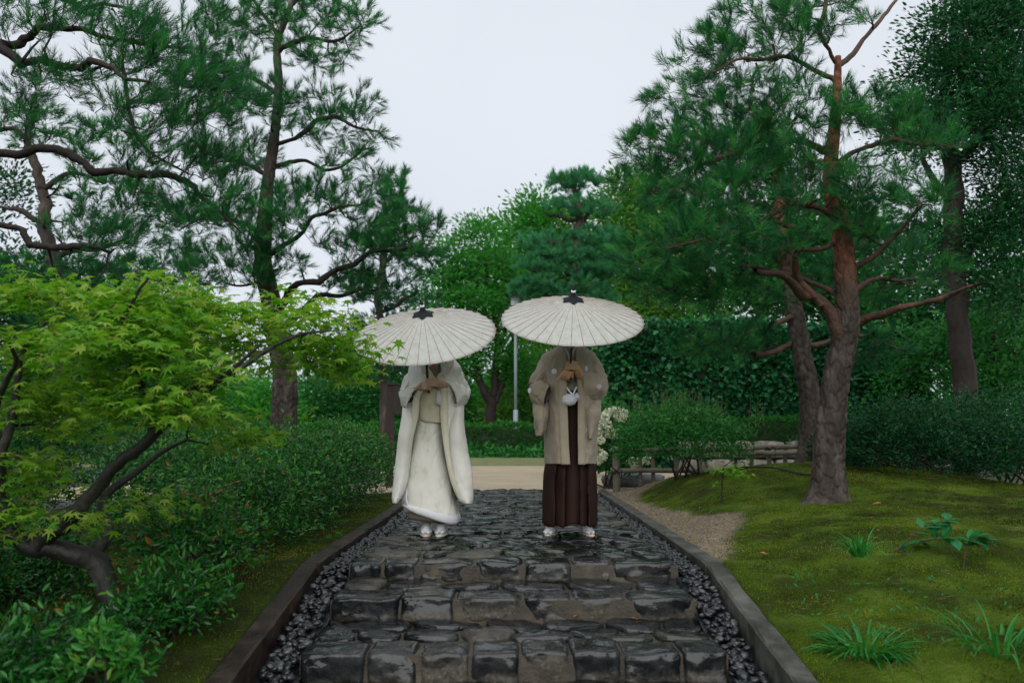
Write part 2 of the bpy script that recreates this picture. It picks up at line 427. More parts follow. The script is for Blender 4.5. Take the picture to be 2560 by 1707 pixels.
# moss mound with its patch of bare dirt along the kerb
def moss_mat():
    m = M['moss_ground'].copy(); m.name = 'moss_and_dirt'
    n = m.node_tree; L = n.links.new
    b = [q for q in n.nodes if q.type == 'BSDF_PRINCIPLED'][0]
    src = b.inputs['Base Color'].links[0].from_socket
    a = n.nodes.new('ShaderNodeAttribute'); a.attribute_name = 'var'
    t = n.nodes.new('ShaderNodeTexNoise'); t.inputs['Scale'].default_value = 5; t.inputs['Detail'].default_value = 12; t.inputs['Roughness'].default_value = 0.75
    tc = n.nodes.new('ShaderNodeTexCoord'); L(tc.outputs['Object'], t.inputs['Vector'])
    ad = n.nodes.new('ShaderNodeMath'); ad.operation = 'ADD'; L(a.outputs['Fac'], ad.inputs[0]); L(t.outputs['Fac'], ad.inputs[1])
    mr = n.nodes.new('ShaderNodeMapRange'); mr.inputs['From Min'].default_value = 0.8; mr.inputs['From Max'].default_value = 1.12
    L(ad.outputs[0], mr.inputs['Value'])
    r = ramp(n, [(0.3, (0.13, 0.1, 0.068)), (0.55, (0.27, 0.215, 0.15)), (0.8, (0.4, 0.335, 0.25))])
    t3 = n.nodes.new('ShaderNodeTexNoise'); t3.inputs['Scale'].default_value = 45; t3.inputs['Detail'].default_value = 6
    L(tc.outputs['Object'], t3.inputs['Vector']); L(t3.outputs['Fac'], r.inputs['Fac'])
    mx = n.nodes.new('ShaderNodeMix'); mx.data_type = 'RGBA'
    L(mr.outputs[0], mx.inputs[0]); L(src, mx.inputs[6]); L(r.outputs[0], mx.inputs[7])
    L(mx.outputs[2], b.inputs['Base Color'])
    return m
def dirt_amount(x, Y):
    """1 on the trodden bare ground beside the kerb"""
    x, Y = np.asarray(x, float), np.asarray(Y, float)
    xr = np.interp(Y, [4.9, 5.3, 5.8, 6.3, 6.8, 7.1, 7.5, 8.3, 9.4, 10.2, 11], [1.2, 1.42, 1.58, 1.72, 1.98, 2.02, 1.72, 1.58, 1.5, 1.62, 2.3])
    d = (xr + 0.12 - x) / 0.3
    return np.clip(d, 0, 0.72)
mo = hgrid('moss_mound', PATH_X + KERB_W + 0.004, 9.5, 2.0, 11.2, 0.05, mound, moss_mat(), 0.02, 4.2)
co = np.empty(len(mo.data.vertices) * 3, np.float32); mo.data.vertices.foreach_get('co', co); co = co.reshape(-1, 3)
at_ = mo.data.attributes.new('var', 'FLOAT', 'POINT'); at_.data.foreach_set('value', dirt_amount(co[:, 0], co[:, 1]).astype(np.float32))
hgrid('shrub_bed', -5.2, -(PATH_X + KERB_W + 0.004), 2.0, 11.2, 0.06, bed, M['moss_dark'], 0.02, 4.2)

# kerbs: jointed concrete blocks, level along the landing and falling with the steps
def kerb(side):
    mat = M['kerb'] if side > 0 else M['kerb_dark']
    root = tag(empty('kerb', (side * (PATH_X + KERB_W / 2), 5, -0.1)), kind='structure')
    joints = [2.2, 3.1, KINK - 0.05] if side < 0 else [2.2, 3.55, KINK - 0.05]
    joints += [6.6, 8.2, 9.7, 11.2]
    for a, b in zip(joints[:-1], joints[1:]):
        a2, b2 = a + 0.003, b - 0.003
        n = max(3, int((b - a) / 0.12))
        ys_ = np.linspace(a2, b2, n)
        x0, x1 = side * PATH_X, side * (PATH_X + KERB_W)
        prof = [(x0, -0.45), (x0, -0.012), (x0 + side * 0.012, 0.0), (x1 - side * 0.012, 0.0), (x1, -0.012), (x1, -0.45)]
        V = []
        for y in ys_:
            for (px_, pz_) in prof:
                j = 0.0035
                V.append((px_ + rng.uniform(-j, j), y, float(kz(y)) + pz_ + rng.uniform(-j, j) * (pz_ > -0.1)))
        k = len(prof)
        Fq = [list(f) for f in grid_faces(n, k)]
        if side < 0: Fq = [f[::-1] for f in Fq]
        Fq += [list(range(k)), list(range((n - 1) * k, n * k))[::-1]]
        link('kerb_stone', mesh_pd('kerb_stone', V, Fq, mat, False), root)
kerb(1); kerb(-1)

# ------------------------------------------------------------------ paving
EDGES = [(5.0, 0.0), (4.51, -0.11), (3.89, -0.235), (3.3, -0.38)]      # nose of each step: Y, level
Y_END = 11.2
pv = tag(empty('stone_path', (0, 8, 0)), kind='structure')
g = Geo(); g.box((-1.0, EDGES[0][0] + 0.012, -0.4), (1.02, Y_END, -0.022))
link('mortar_bed', g.mesh('mortar_bed', M['mortar'], False), pv)
steps = tag(empty('stone_steps', (0, 4, -0.2)), kind='structure')
for i in range(3):
    g = Geo(); g.box((-1.0, EDGES[i + 1][0] + 0.012, -0.9), (1.02, EDGES[i][0] + 0.01, EDGES[i + 1][1] - 0.022))
    link('mortar_bed', g.mesh('mortar_bed', M['mortar'], False), steps)
g = Geo(); g.box((-1.0, 2.2, -0.9), (1.02, EDGES[3][0] + 0.017, -0.53)); link('mortar_bed', g.mesh('mortar_bed', M['mortar'], False), steps)

def clip_poly(poly, p, n):
    out = []
    for i in range(len(poly)):
        a, b = poly[i], poly[(i + 1) % len(poly)]
        da, db = np.dot(a - p, n), np.dot(b - p, n)
        if da <= 0: out.append(a)
        if (da <= 0) != (db <= 0): out.append(a + (b - a) * (da / (da - db)))
    return out
def voronoi(P, box, asp):
    """cells of points P (n,2) clipped to box, distances with y stretched by asp"""
    S = np.array([1, asp])
    Q = P * S
    x0, y0, x1, y1 = box
    cells = []
    for i in range(len(Q)):
        poly = [np.array(c) * S for c in ((x0, y0), (x1, y0), (x1, y1), (x0, y1))]
        d = np.linalg.norm(Q - Q[i], axis=1)
        for j in np.argsort(d)[1:16]:
            poly = clip_poly(poly, (Q[i] + Q[j]) / 2, Q[j] - Q[i])
            if len(poly) < 3: break
        cells.append([q / S for q in poly])
    return cells
def flag_stone(poly, z, gap, parent, mat, rise):
    P = np.array(poly)
    c = P.mean(0)
    # shrink by a joint and round the corners
    d = np.linalg.norm(P - c, axis=1, keepdims=True)
    P = c + (P - c) * np.clip(1 - gap / (d + 1e-6), 0.3, 1)
    for _ in range(2):
        Pn = []
        for i in range(len(P)):
            a, b = P[i], P[(i + 1) % len(P)]
            Pn += [a * 0.78 + b * 0.22, a * 0.22 + b * 0.78]
        P = np.array(Pn)
        if len(P) > 20: break
    m = len(P)
    P = P + rng.normal(0, 0.004, P.shape)
    tilt = rng.normal(0, 0.05, 2)
    rings = []
    for (s, h) in ((1.0, -0.07), (1.0, -0.008), (0.975, rise * 0.6), (0.88, rise), (0.45, rise * 1.05)):
        Q = c + (P - c) * s
        zz = z + h + ((Q - c) @ tilt) * (h > -0.05) + (rng.normal(0, 0.0035, m) if h > 0 else 0)
        rings.append(np.column_stack([Q, zz if np.ndim(zz) else np.full(m, zz)]))
    V = np.vstack(rings + [[[c[0], c[1], z + rise * 1.1 + rng.normal(0, 0.004)]]])
    Fq = []
    for r_ in range(4):
        for i in range(m):
            j = (i + 1) % m
            Fq.append((r_ * m + i, r_ * m + j, (r_ + 1) * m + j, (r_ + 1) * m + i))
    for i in range(m): Fq.append((4 * m + i, 4 * m + (i + 1) % m, 5 * m))
    return link('paving_stone', mesh_pd('paving_stone', V, Fq, mat, True), parent)
def pick_stone():
    return M[random.choices(['stone', 'stone_mossy', 'stone_pale'], [0.72, 0.16, 0.12])[0]]
def pave(box, sx, sy, z, parent, gap=0.011, rise=0.017):
    x0, y0, x1, y1 = box
    ny = max(1, round((y1 - y0) / sy))
    P = []
    for r_ in range(ny):
        nx = max(2, round((x1 - x0) / (sx * random.uniform(0.85, 1.15))))
        off = random.uniform(0, 1)
        for k in range(nx):
            P.append((x0 + (x1 - x0) * ((k + off + random.uniform(-0.33, 0.33)) % nx) / nx, y0 + (y1 - y0) * (r_ + 0.5 + random.uniform(-0.33, 0.33)) / ny))
    for c in voronoi(np.array(P), box, 1.35):
        if len(c) >= 3: flag_stone(c, z - 0.014, gap, parent, pick_stone(), rise + random.uniform(-0.005, 0.008))
pave((-1.0, 5.27, 1.02, Y_END), 0.29, 0.235, 0.0, pv)
for i in range(3):
    (ya, za), (yb, zb) = EDGES[i], EDGES[i + 1]
    pave((-1.0, yb + 0.23, 1.02, ya + 0.02), 0.3, 0.2 if i else 0.25, zb, steps, 0.011, 0.018)
def nose_stone(x0, x1, Y, z, depth, h, mat, parent, dirt):
    """squared, weathered block; var runs from its muddy foot to its rain-washed top"""
    hx, hy, hz = (x1 - x0) / 2 - 0.005, depth / 2, h / 2
    c = np.array([(x0 + x1) / 2, Y + depth / 2, z - hz])
    bm = bmesh.new()
    bmesh.ops.create_cube(bm, size=2)
    bmesh.ops.subdivide_edges(bm, edges=bm.edges[:], cuts=11, use_grid_fill=True)
    off = random.uniform(0, 90)
    ex = random.uniform(6.5, 14.0)
    skew = [random.uniform(-0.12, 0.12) for _ in range(3)]
    va = []
    for v in bm.verts:
        p = np.array(v.co)
        p = np.sign(p) * np.abs(p) ** 0.75
        q = p / (abs(p) ** ex).sum() ** (1 / ex)
        w = c + q * np.array([hx, hy, hz])
        s = Vector((w[0] * 6 + off, w[1] * 6, w[2] * 6))
        d = mnoise.noise(s) * 0.013 + abs(mnoise.noise(s * 2.6)) * 0.014 + mnoise.noise(s * 6) * 0.004 - 0.006
        w = w + q * np.array([0.4, 1.3, 0.7]) * d
        w[1] += q[2] * skew[0] * 0.06 * (q[1] < 0) + 0.012 * mnoise.noise(Vector((w[0] * 5 + off, 0, 0)))
        w[2] += 0.010 * mnoise.noise(Vector((w[0] * 7 + off, w[1] * 6, 3)))
        if q[2] > 0.6: w[2] = min(w[2], z + 0.014)
        v.co = w
        va.append(np.clip((q[2] + 1) / 2 + dirt, 0, 1))
    me = bpy.data.meshes.new('step_stone')
    bm.to_mesh(me); bm.free()
    a = me.attributes.new('var', 'FLOAT', 'POINT'); a.data.foreach_set('value', va)
    me.polygons.foreach_set('use_smooth', [True] * len(me.polygons))
    me.materials.append(mat)
    link('step_stone', me, parent)
def step_mat():
    m = M['stone'].copy(); m.name = 'wet_step_stone_with_muddy_foot'
    n = m.node_tree; L = n.links.new
    b = [q for q in n.nodes if q.type == 'BSDF_PRINCIPLED'][0]
    src = b.inputs['Base Color'].links[0].from_socket; rs = b.inputs['Roughness'].links[0].from_socket
    a = n.nodes.new('ShaderNodeAttribute'); a.attribute_name = 'var'
    tc = n.nodes.new('ShaderNodeTexCoord'); t = n.nodes.new('ShaderNodeTexNoise'); t.inputs['Scale'].default_value = 7; t.inputs['Detail'].default_value = 10; t.inputs['Roughness'].default_value = .7
    L(tc.outputs['Object'], t.inputs['Vector'])
    ad = n.nodes.new('ShaderNodeMath'); ad.operation = 'MULTIPLY_ADD'; ad.inputs[1].default_value = 1.5; L(t.outputs['Fac'], ad.inputs[0]); L(a.outputs['Fac'], ad.inputs[2])
    mr = n.nodes.new('ShaderNodeMapRange'); mr.inputs['From Min'].default_value = 1.0; mr.inputs['From Max'].default_value = 1.45; mr.inputs['To Min'].default_value = 1; mr.inputs['To Max'].default_value = 0
    L(ad.outputs[0], mr.inputs['Value'])
    t2 = n.nodes.new('ShaderNodeTexNoise'); t2.inputs['Scale'].default_value = 60; t2.inputs['Detail'].default_value = 6; L(tc.outputs['Object'], t2.inputs['Vector'])
    r = ramp(n, [(.3, (.03, .027, .021)), (.55, (.085, .076, .058)), (.75, (.17, .15, .115))]); L(t2.outputs['Fac'], r.inputs['Fac'])
    mx = n.nodes.new('ShaderNodeMix'); mx.data_type = 'RGBA'; L(mr.outputs[0], mx.inputs[0]); L(src, mx.inputs[6]); L(r.outputs[0], mx.inputs[7]); L(mx.outputs[2], b.inputs['Base Color'])
    m2 = n.nodes.new('ShaderNodeMix'); m2.data_type = 'FLOAT'; L(mr.outputs[0], m2.inputs[0]); L(rs, m2.inputs[2]); m2.inputs[3].default_value = .7; L(m2.outputs[0], b.inputs['Roughness'])
    return m
M['step_stone'] = step_mat()
NOSE = [  # joints measured along each riser (photograph pixels) and which blocks look damp brown
    (0, [893, 973, 1055, 1193, 1310, 1425, 1522, 1678], [5]),
    (1, [843, 1012, 1143, 1310, 1430, 1562, 1732], [2, 4]),
    (2, [765, 930, 1060, 1190, 1315, 1440, 1570, 1720, 1835], [2, 4]),
    (3, [690, 860, 1010, 1190, 1360, 1530, 1700, 1880], [])]
for i, js, pale in NOSE:
    Y, z = EDGES[i]
    hh = [0.125, 0.14, 0.16, 0.18][i]
    pyf = 853.5 + F * math.tan(PITCH + math.atan((CAMZ - z) / Y))
    x = [float(at(j, pyf, Y)[0]) for j in js]
    sc_ = 2.02 / (x[-1] - x[0])
    x = [-1.0 + (q - x[0]) * sc_ for q in x]
    for k in range(len(x) - 1):
        nose_stone(x[k], x[k + 1], Y + random.uniform(-0.02, 0.012), z + random.uniform(-0.008, 0.006), 0.25, hh,
                   M['step_stone'], pv if i == 0 else steps, -0.25 if k in pale else random.uniform(0.1, 0.6))

# pebble drains on both sides of the paving
def pebble_mesh(seed, mat):
    bm = bmesh.new()
    bmesh.ops.create_icosphere(bm, subdivisions=2, radius=1)
    r_ = random.Random(seed)
    a = [r_.uniform(-0.25, 0.25) for _ in range(6)]
    for v in bm.verts:
        x, y, z = v.co
        f = 1 + a[0] * x * y + a[1] * y * z + a[2] * x + a[3] * x * x * y
        v.co = Vector((x * f, y * f * 0.72, z * f * 0.5))
    me = bpy.data.meshes.new('pebble')
    bm.to_mesh(me); bm.free()
    me.polygons.foreach_set('use_smooth', [True] * len(me.polygons))
    me.materials.append(mat)
    return me
PEB = [pebble_mesh(s, M['pebble']) for s in range(6)] + [pebble_mesh(9, M['pebble_pale'])]
def peb_z(Y):
    """surface of the pebbles: level by the landing, falling with the steps"""
    return -0.052 if Y > 5.0 else -0.052 - 0.232 * (5.0 - Y)
for side in (-1, 1):
    root = tag(empty('pebble_bed', (side * 1.1, 5, -0.1)), kind='structure')
    xa, xb = (1.025, PATH_X - 0.012) if side > 0 else (1.005, PATH_X - 0.012)
    nseg = 30
    V, Fq = [], []
    ys_ = np.linspace(2.2, Y_END, nseg)
    for y in ys_:
        V += [(side * (xa - 0.02), y, peb_z(y) - 0.035), (side * (PATH_X + 0.002), y, peb_z(y) - 0.035)]
    for i in range(nseg - 1):
        f = (2 * i, 2 * i + 1, 2 * i + 3, 2 * i + 2)
        Fq.append(f if side > 0 else f[::-1])
    link('bedding', mesh_pd('bedding', V, Fq, M['pebble'], False), root)
    items = []
    y = 2.9
    while y < Y_END:
        s = 0.026 if y < 7 else 0.029
        for lay in range(2):
            for k in range(4 if y < 7 else 3):
                items.append((side * random.uniform(xa - 0.005 + 0.012, xb - 0.012), y + random.uniform(-0.03, 0.03), peb_z(y) - 0.022 + lay * 0.024 + random.uniform(-0.006, 0.006), s * random.uniform(0.75, 1.35)))
        y += 0.042 if y < 7 else 0.055
    vis = [it for it in items if it[1] > 3.3]
    single, rest = vis[:300], vis[300:]
    for (x, y, z, s) in single:
        o = link('pebble', random.choice(PEB))
        o.parent = root
        o.matrix_parent_inverse = root.matrix_world.inverted()
        o.location = (x, y, z)
        o.rotation_euler = (random.uniform(-0.5, 0.5), random.uniform(-0.5, 0.5), random.uniform(0, 6.3))
        o.scale = (s, s, s)
    T = np.array([v.co[:] for v in PEB[0].vertices]); TF = np.array([p.vertices[:] for p in PEB[0].polygons])
    it = np.array(rest)
    ax = unit(np.column_stack([rng.normal(size=(len(it), 2)), rng.normal(0, 0.3, len(it))]))
    V, Fq, va = scatter(T, TF, it[:, :3], frames(ax, rng.uniform(-0.5, 0.5, len(it))), it[:, 3], rng.random(len(it)))
    link('small_pebbles', mesh_np('small_pebbles', V, Fq, M['pebble'], True, va), root, 'stuff')
# ------------------------------------------------------------------ trees
K = 2560 / 2352.0               # measurements below are in pixels of the photograph shown 2352 wide
def pt(x, y, Y): return at(x * K, y * K, Y)
def line(pts, Y, dY=0.0):
    """limb through picture points; its distance runs from Y to Y + dY along it"""
    n = len(pts)
    return np.array([pt(x, y, Y + dY * i / max(1, n - 1)) for i, (x, y) in enumerate(pts)])
def fill(blobs, n, shell=0.0, seed=0):
    """n points in ellipsoids (x, y, Y, rx, ry, depth radius)"""
    r_ = np.random.default_rng(seed)
    w = np.array([b[3] * b[4] * (0.5 + b[5]) ** 0.5 for b in blobs], float)
    idx = r_.choice(len(blobs), n, p=w / w.sum())
    d = unit(r_.normal(size=(n, 3)))
    rad = (shell ** 3 + (1 - shell ** 3) * r_.random(n)) ** (1 / 3)
    P = np.empty((n, 3))
    for k in range(n):
        x, y, Y, rx, ry, rd = blobs[idx[k]]
        Yk = Y + d[k, 1] * rad[k] * rd
        P[k] = pt(x + d[k, 0] * rad[k] * rx, y - d[k, 2] * rad[k] * ry, Yk)
    return P
def grow(limbs, A, seed=0, wig=0.16, r0=0.012, rmin=0.003, sag=0.0, kr=0.3):
    """twigs from the nearest wood out to every point of A; returns [(pts, radii)]"""
    r_ = np.random.default_rng(seed)
    N, RR = [], []
    for P, rd in limbs:
        n = max(4, int(np.linalg.norm(np.diff(P, axis=0), axis=1).sum() / 0.1))
        Q = catmull(P, n)
        N.append(Q); RR.append(np.interp(np.linspace(0, 1, n), np.linspace(0, 1, len(rd)), rd))
    N, RR = np.vstack(N), np.concatenate(RR)
    cap = len(N) + len(A) * 14
    buf, rb = np.empty((cap, 3)), np.empty(cap)
    buf[:len(N)], rb[:len(N)] = N, RR
    cnt = len(N)
    d0 = np.array([np.min(((N - a) ** 2).sum(1)) for a in A])
    out = []
    for a in A[np.argsort(d0)]:
        dv = a - buf[:cnt]
        d = np.sqrt((dv ** 2).sum(1)) * (1 + 0.35 * (dv[:, 2] < -0.05))
        i = int(np.argmin(d))
        s = buf[i]; L = np.linalg.norm(a - s)
        if L < 0.03: continue
        k = int(np.clip(L / 0.11, 2, 12))
        mid = (s + a) / 2 + r_.normal(0, wig * L, 3) + np.array([0, 0, -sag * L])
        t = np.linspace(0, 1, k + 1)[:, None]
        Q = s * (1 - t) ** 2 + mid * 2 * t * (1 - t) + a * t ** 2
        Q[1:-1] += r_.normal(0, 0.014, (k - 1, 3)) * min(1, L)
        ra = np.clip(rb[i] * 0.72, rmin, max(r0, rb[i] * kr) + 0.006 * L)
        rad = np.linspace(ra, max(rmin, ra * 0.45), k + 1)
        buf[cnt:cnt + k], rb[cnt:cnt + k] = Q[1:], rad[1:]
        cnt += k
        out.append((Q, rad))
    return out
def wood(name, chains, mat, parent, sides=5):
    V, Fq, n = [], [], 0
    for P, rd in chains:
        v, q, _ = tube(P, rd, sides, False)
        V.append(v); Fq.append(q + n); n += len(v)
    return link(name, mesh_np(name, np.vstack(V), np.vstack(Fq), mat, True), parent)
def limb_mesh(name, limbs, mat, parent, sides=10, step=0.08, knob=0.12, seed=3, wave=0.3):
    """hand-placed limbs with knobbly thickness"""
    ch = []
    r_ = np.random.default_rng(seed)
    for P, rd in limbs:
        n = max(5, int(np.linalg.norm(np.diff(P, axis=0), axis=1).sum() / step))
        Q = catmull(P, n)
        rr = np.interp(np.linspace(0, 1, n), np.linspace(0, 1, len(rd)), rd)
        rr = rr * (1 + knob * np.interp(np.arange(n), np.arange(0, n + 3, 3), r_.normal(0, 1, len(np.arange(0, n + 3, 3)))))
        w_ = np.stack([np.interp(np.arange(n), np.arange(0, n + 5, 4), r_.normal(0, 1, len(np.arange(0, n + 5, 4)))) for _ in range(3)], 1)
        Q[1:] = Q[1:] + (w_ * wave + r_.normal(0, 0.12, Q.shape))[1:] * rr[1:, None]
        ch.append((Q, np.maximum(rr, 0.004)))
    return wood(name, ch, mat, parent, sides)
def bark_trunk(name, pts, radii, mat, parent, around=72, step=0.014, plate=(14, 7), depth=0.02, flare=1.6):
    """trunk with cracked plates as real relief"""
    L = np.linalg.norm(np.diff(pts, axis=0), axis=1).sum()
    n = int(L / step)
    Q = catmull(pts, n)
    rr = np.interp(np.linspace(0, 1, n), np.linspace(0, 1, len(radii)), radii)
    h = np.linspace(0, L, n)
    V, Fq, _ = tube(Q, rr, around, False)
    V = V.reshape(n, around, 3)
    D = V - Q[:, None, :]
    D = D / rr[:, None, None]
    for i in range(n):
        fl = 1 + (flare - 1) * math.exp(-h[i] / 0.09)
        for k in range(around):
            p = V[i, k]
            root = 1 + 0.16 * math.exp(-h[i] / 0.16) * math.sin(3 * 2 * math.pi * k / around + 1.3)
            s = Vector((p[0] * plate[0], p[1] * plate[0], p[2] * plate[1]))
            w = mnoise.noise(s * 0.7) * 0.5
            dd, _pp = mnoise.voronoi(s + Vector((w, w, w * 0.6)))
            e = min(1.0, (dd[1] - dd[0]) / 0.13)
            e = e * e * (3 - 2 * e)
            dsp = depth * (e - 0.75) + 0.012 * mnoise.noise(Vector(p * 7)) + 0.5 * depth * (mnoise.noise(s * 2.3)) * e * 0.5
            V[i, k] = Q[i] + D[i, k] * (rr[i] * fl * root + dsp * min(1, rr[i] / 0.12))
    return link(name, mesh_np(name, V.reshape(-1, 3), Fq, mat, True), parent)

# one pine shoot: needles swept forward along a short axis, each needle one thin triangle
def shoot(n, length, needle, width, seed, spread=(18, 48)):
    r_ = np.random.default_rng(seed)
    V, Fq = [], []
    for i in range(n):
        t = 0.15 + 0.85 * (i + r_.random()) / n
        a = r_.random() * 2 * math.pi
        sp = math.radians(spread[1] + (spread[0] - spread[1]) * t + r_.normal(0, 6))
        d = np.array([math.sin(sp) * math.cos(a), math.cos(sp), math.sin(sp) * math.sin(a)])
        b = np.array([0, t * length, 0])
        s = unit(np.cross(d, r_.normal(size=3))) * width / 2
        l = needle * r_.uniform(0.75, 1.1)
        k = len(V)
        V += [b + s, b - s, b + d * l]
        Fq.append((k, k + 1, k + 2))
    return np.array(V), np.array(Fq)
def tufts(chains, per, seed, up=0.55, wind=(0, 0, 0), spread=0.5, last=0.6):
    """places and directions for shoots along the outer part of every twig"""
    r_ = np.random.default_rng(seed)
    P, D = [], []
    for Q, _ in chains:
        tip = unit(Q[-1] - Q[-2])
        P.append(Q[-1]); D.append(tip)
        for _k in range(per):
            t = 1 - last * r_.random() ** 1.3
            i = min(len(Q) - 2, int(t * (len(Q) - 1)))
            u = t * (len(Q) - 1) - i
            P.append(Q[i] * (1 - u) + Q[i + 1] * u + r_.normal(0, 0.02, 3))
            D.append(unit(unit(Q[i + 1] - Q[i]) * 0.7 + r_.normal(0, spread, 3)))
    P, D = np.array(P), np.array(D)
    D = unit(D + np.array([0, 0, up]) + np.array(wind))
    return P, D
def needles(name, chains, per, mat, parent, n=36, length=0.12, needle=0.1, width=0.0042, seed=1, up=0.5, wind=(0, 0, 0), spread=0.5, scale=(0.8, 1.2), last=0.6, vbase=0.57):
    P, D = tufts(chains, per, seed, up, wind, spread, last)
    r_ = np.random.default_rng(seed + 50)
    V, Fq, va = [], [], []
    off = 0
    lot = r_.integers(0, 3, len(P))
    for v_ in range(3):
        s = lot == v_
        if not s.any(): continue
        T, TF = shoot(n, length, needle, width, seed * 7 + v_)
        vv = np.clip(r_.normal(vbase, 0.26, s.sum()), 0, 1)
        a, f, w = scatter(T, TF, P[s], frames(D[s], r_.uniform(0, 6.3, s.sum())), r_.uniform(*scale, s.sum()), vv)
        tipv = np.tile(np.tile([0.0, 0.0, 0.1], len(T) // 3), s.sum())
        V.append(a); Fq.append(f + off); va.append(w + tipv); off += len(a)
    return link(name, mesh_np(name, np.vstack(V), np.vstack(Fq), mat, False, np.concatenate(va)), parent)

LEAF = np.array([(0, 0, 0), (-0.27, 0.42, 0.07), (0, 1, -0.04), (0.27, 0.42, 0.07)]); LEAF_F = np.array([(0, 2, 1), (0, 3, 2)])
LEAF6 = np.array([(0, 0, 0), (-.16, .3, .04), (-.17, .68, .03), (0, 1, -.06), (.17, .68, .03), (.16, .3, .04)]); LEAF6_F = np.array([(0, 3, 2), (0, 2, 1), (0, 4, 3), (0, 5, 4)])
def leaves_at(name, P, mat, parent, size, seed, up=0.35, kind=None, szvar=0.3, base=0.5, bvar=0.2, out=None, T=LEAF6, TF=LEAF6_F, grad=None, rust=0.0):
    r_ = np.random.default_rng(seed)
    n = len(P)
    D = r_.normal(size=(n, 3)) * np.array([1, 1, 0.55])
    if out is not None: D = D + out
    D[:, 2] += up
    M3 = frames(D, r_.uniform(0, 6.3, n) * 0.5)
    va = np.clip(r_.normal(base, bvar, n), 0, 1)
    if grad is not None: va = np.clip(va + grad, 0, 1)
    if rust: va = np.where(r_.random(n) < rust, 1.12, np.clip(va, 0, .9))
    V, Fq, va = scatter(T, TF, P, M3, size * np.clip(r_.normal(1, szvar, n), 0.45, 1.7), va)
    return link(name, mesh_np(name, V, Fq, mat, False, va), parent, kind)
def clumps(A, per, rad, seed, flat=0.7):
    r_ = np.random.default_rng(seed)
    P = np.repeat(A, per, axis=0) + r_.normal(0, 1, (len(A) * per, 3)) * np.array([rad, rad, rad * flat])
    g_ = np.repeat(r_.normal(0, 0.16, len(A)), per)
    return P, g_

def pine(label, base, limbs, blobs, count, seed, trunk=None, mats=('bark', 'bark_dark', 'needle'), per=3, group=None, cat='tree', name='pine_tree', twig=5, lw=0.78, **kw):
    root = empty(name, base, label, cat, group)
    if trunk is not None:
        tp, tr, opt = trunk
        if opt.get('plain'): limb_mesh('trunk', [(tp, tr)], M[mats[0]], root, 14, 0.1, 0.05, seed)
        else: bark_trunk('trunk', tp, tr, M[mats[0]], root, **opt)
    limbs = [(P, np.array(r_) * lw) for P, r_ in limbs]
    for k, l in enumerate(limbs): limb_mesh('limb', [l], M[mats[1]], root, 9, 0.06, 0.1, seed + k, 0.9)
    A = fill(blobs, count, 0.0, seed)
    al = list(limbs) + ([(trunk[0], trunk[1])] if trunk is not None else [])
    ch = grow(al, A, seed, sag=kw.pop('sag', 0.0), wig=kw.pop('wig', 0.16))
    wood('twigs', ch, M[mats[1]], root, twig)['kind'] = 'stuff'
    needles('crown', ch, per, M[mats[2]], root, seed=seed, **kw)
    return root
def red_bark(name, z0, z1):
    """plated grey bark below turning to orange flakes above"""
    m = M['bark'].copy(); m.name = name
    n = m.node_tree; L = n.links.new
    b = [q for q in n.nodes if q.type == 'BSDF_PRINCIPLED'][0]
    src = b.inputs['Base Color'].links[0].from_socket
    tc = n.nodes.new('ShaderNodeTexCoord'); sx = n.nodes.new('ShaderNodeSeparateXYZ')
    L(tc.outputs['Object'], sx.inputs[0])
    t = n.nodes.new('ShaderNodeTexNoise'); t.inputs['Scale'].default_value = 5; t.inputs['Detail'].default_value = 6; L(tc.outputs['Object'], t.inputs['Vector'])
    ad = n.nodes.new('ShaderNodeMath'); ad.operation = 'ADD'; L(sx.outputs[2], ad.inputs[0]); L(t.outputs['Fac'], ad.inputs[1])
    mr = n.nodes.new('ShaderNodeMapRange'); mr.inputs['From Min'].default_value = z0 + 0.4; mr.inputs['From Max'].default_value = z1 + 0.6
    L(ad.outputs[0], mr.inputs['Value'])
    t2 = n.nodes.new('ShaderNodeTexNoise'); t2.inputs['Scale'].default_value = 16; t2.inputs['Detail'].default_value = 6; L(tc.outputs['Object'], t2.inputs['Vector'])
    r = ramp(n, [(0.3, (0.06, 0.026, 0.015)), (0.55, (0.2, 0.08, 0.042)), (0.75, (0.3, 0.15, 0.09))]); L(t2.outputs['Fac'], r.inputs['Fac'])
    mx = n.nodes.new('ShaderNodeMix'); mx.data_type = 'RGBA'
    L(mr.outputs[0], mx.inputs[0]); L(src, mx.inputs[6]); L(r.outputs[0], mx.inputs[7]); L(mx.outputs[2], b.inputs['Base Color'])
    return m
M['bark_red'] = red_bark('pine_bark_orange_above', 1.95, 2.55)
M['bark_red_high'] = red_bark('pine_bark_orange_high_up', 2.7, 3.3)
M['limb_red'] = surf('orange_limb_bark', [(0.25, (0.022, 0.013, 0.009)), (0.5, (0.07, 0.036, 0.024)), (0.75, (0.15, 0.075, 0.048))], 10, (0.6, 0.85), 0.8, 34, dist=0.02)

def tz(p, z):
    q = np.array(p, float); q[2] = z; return q

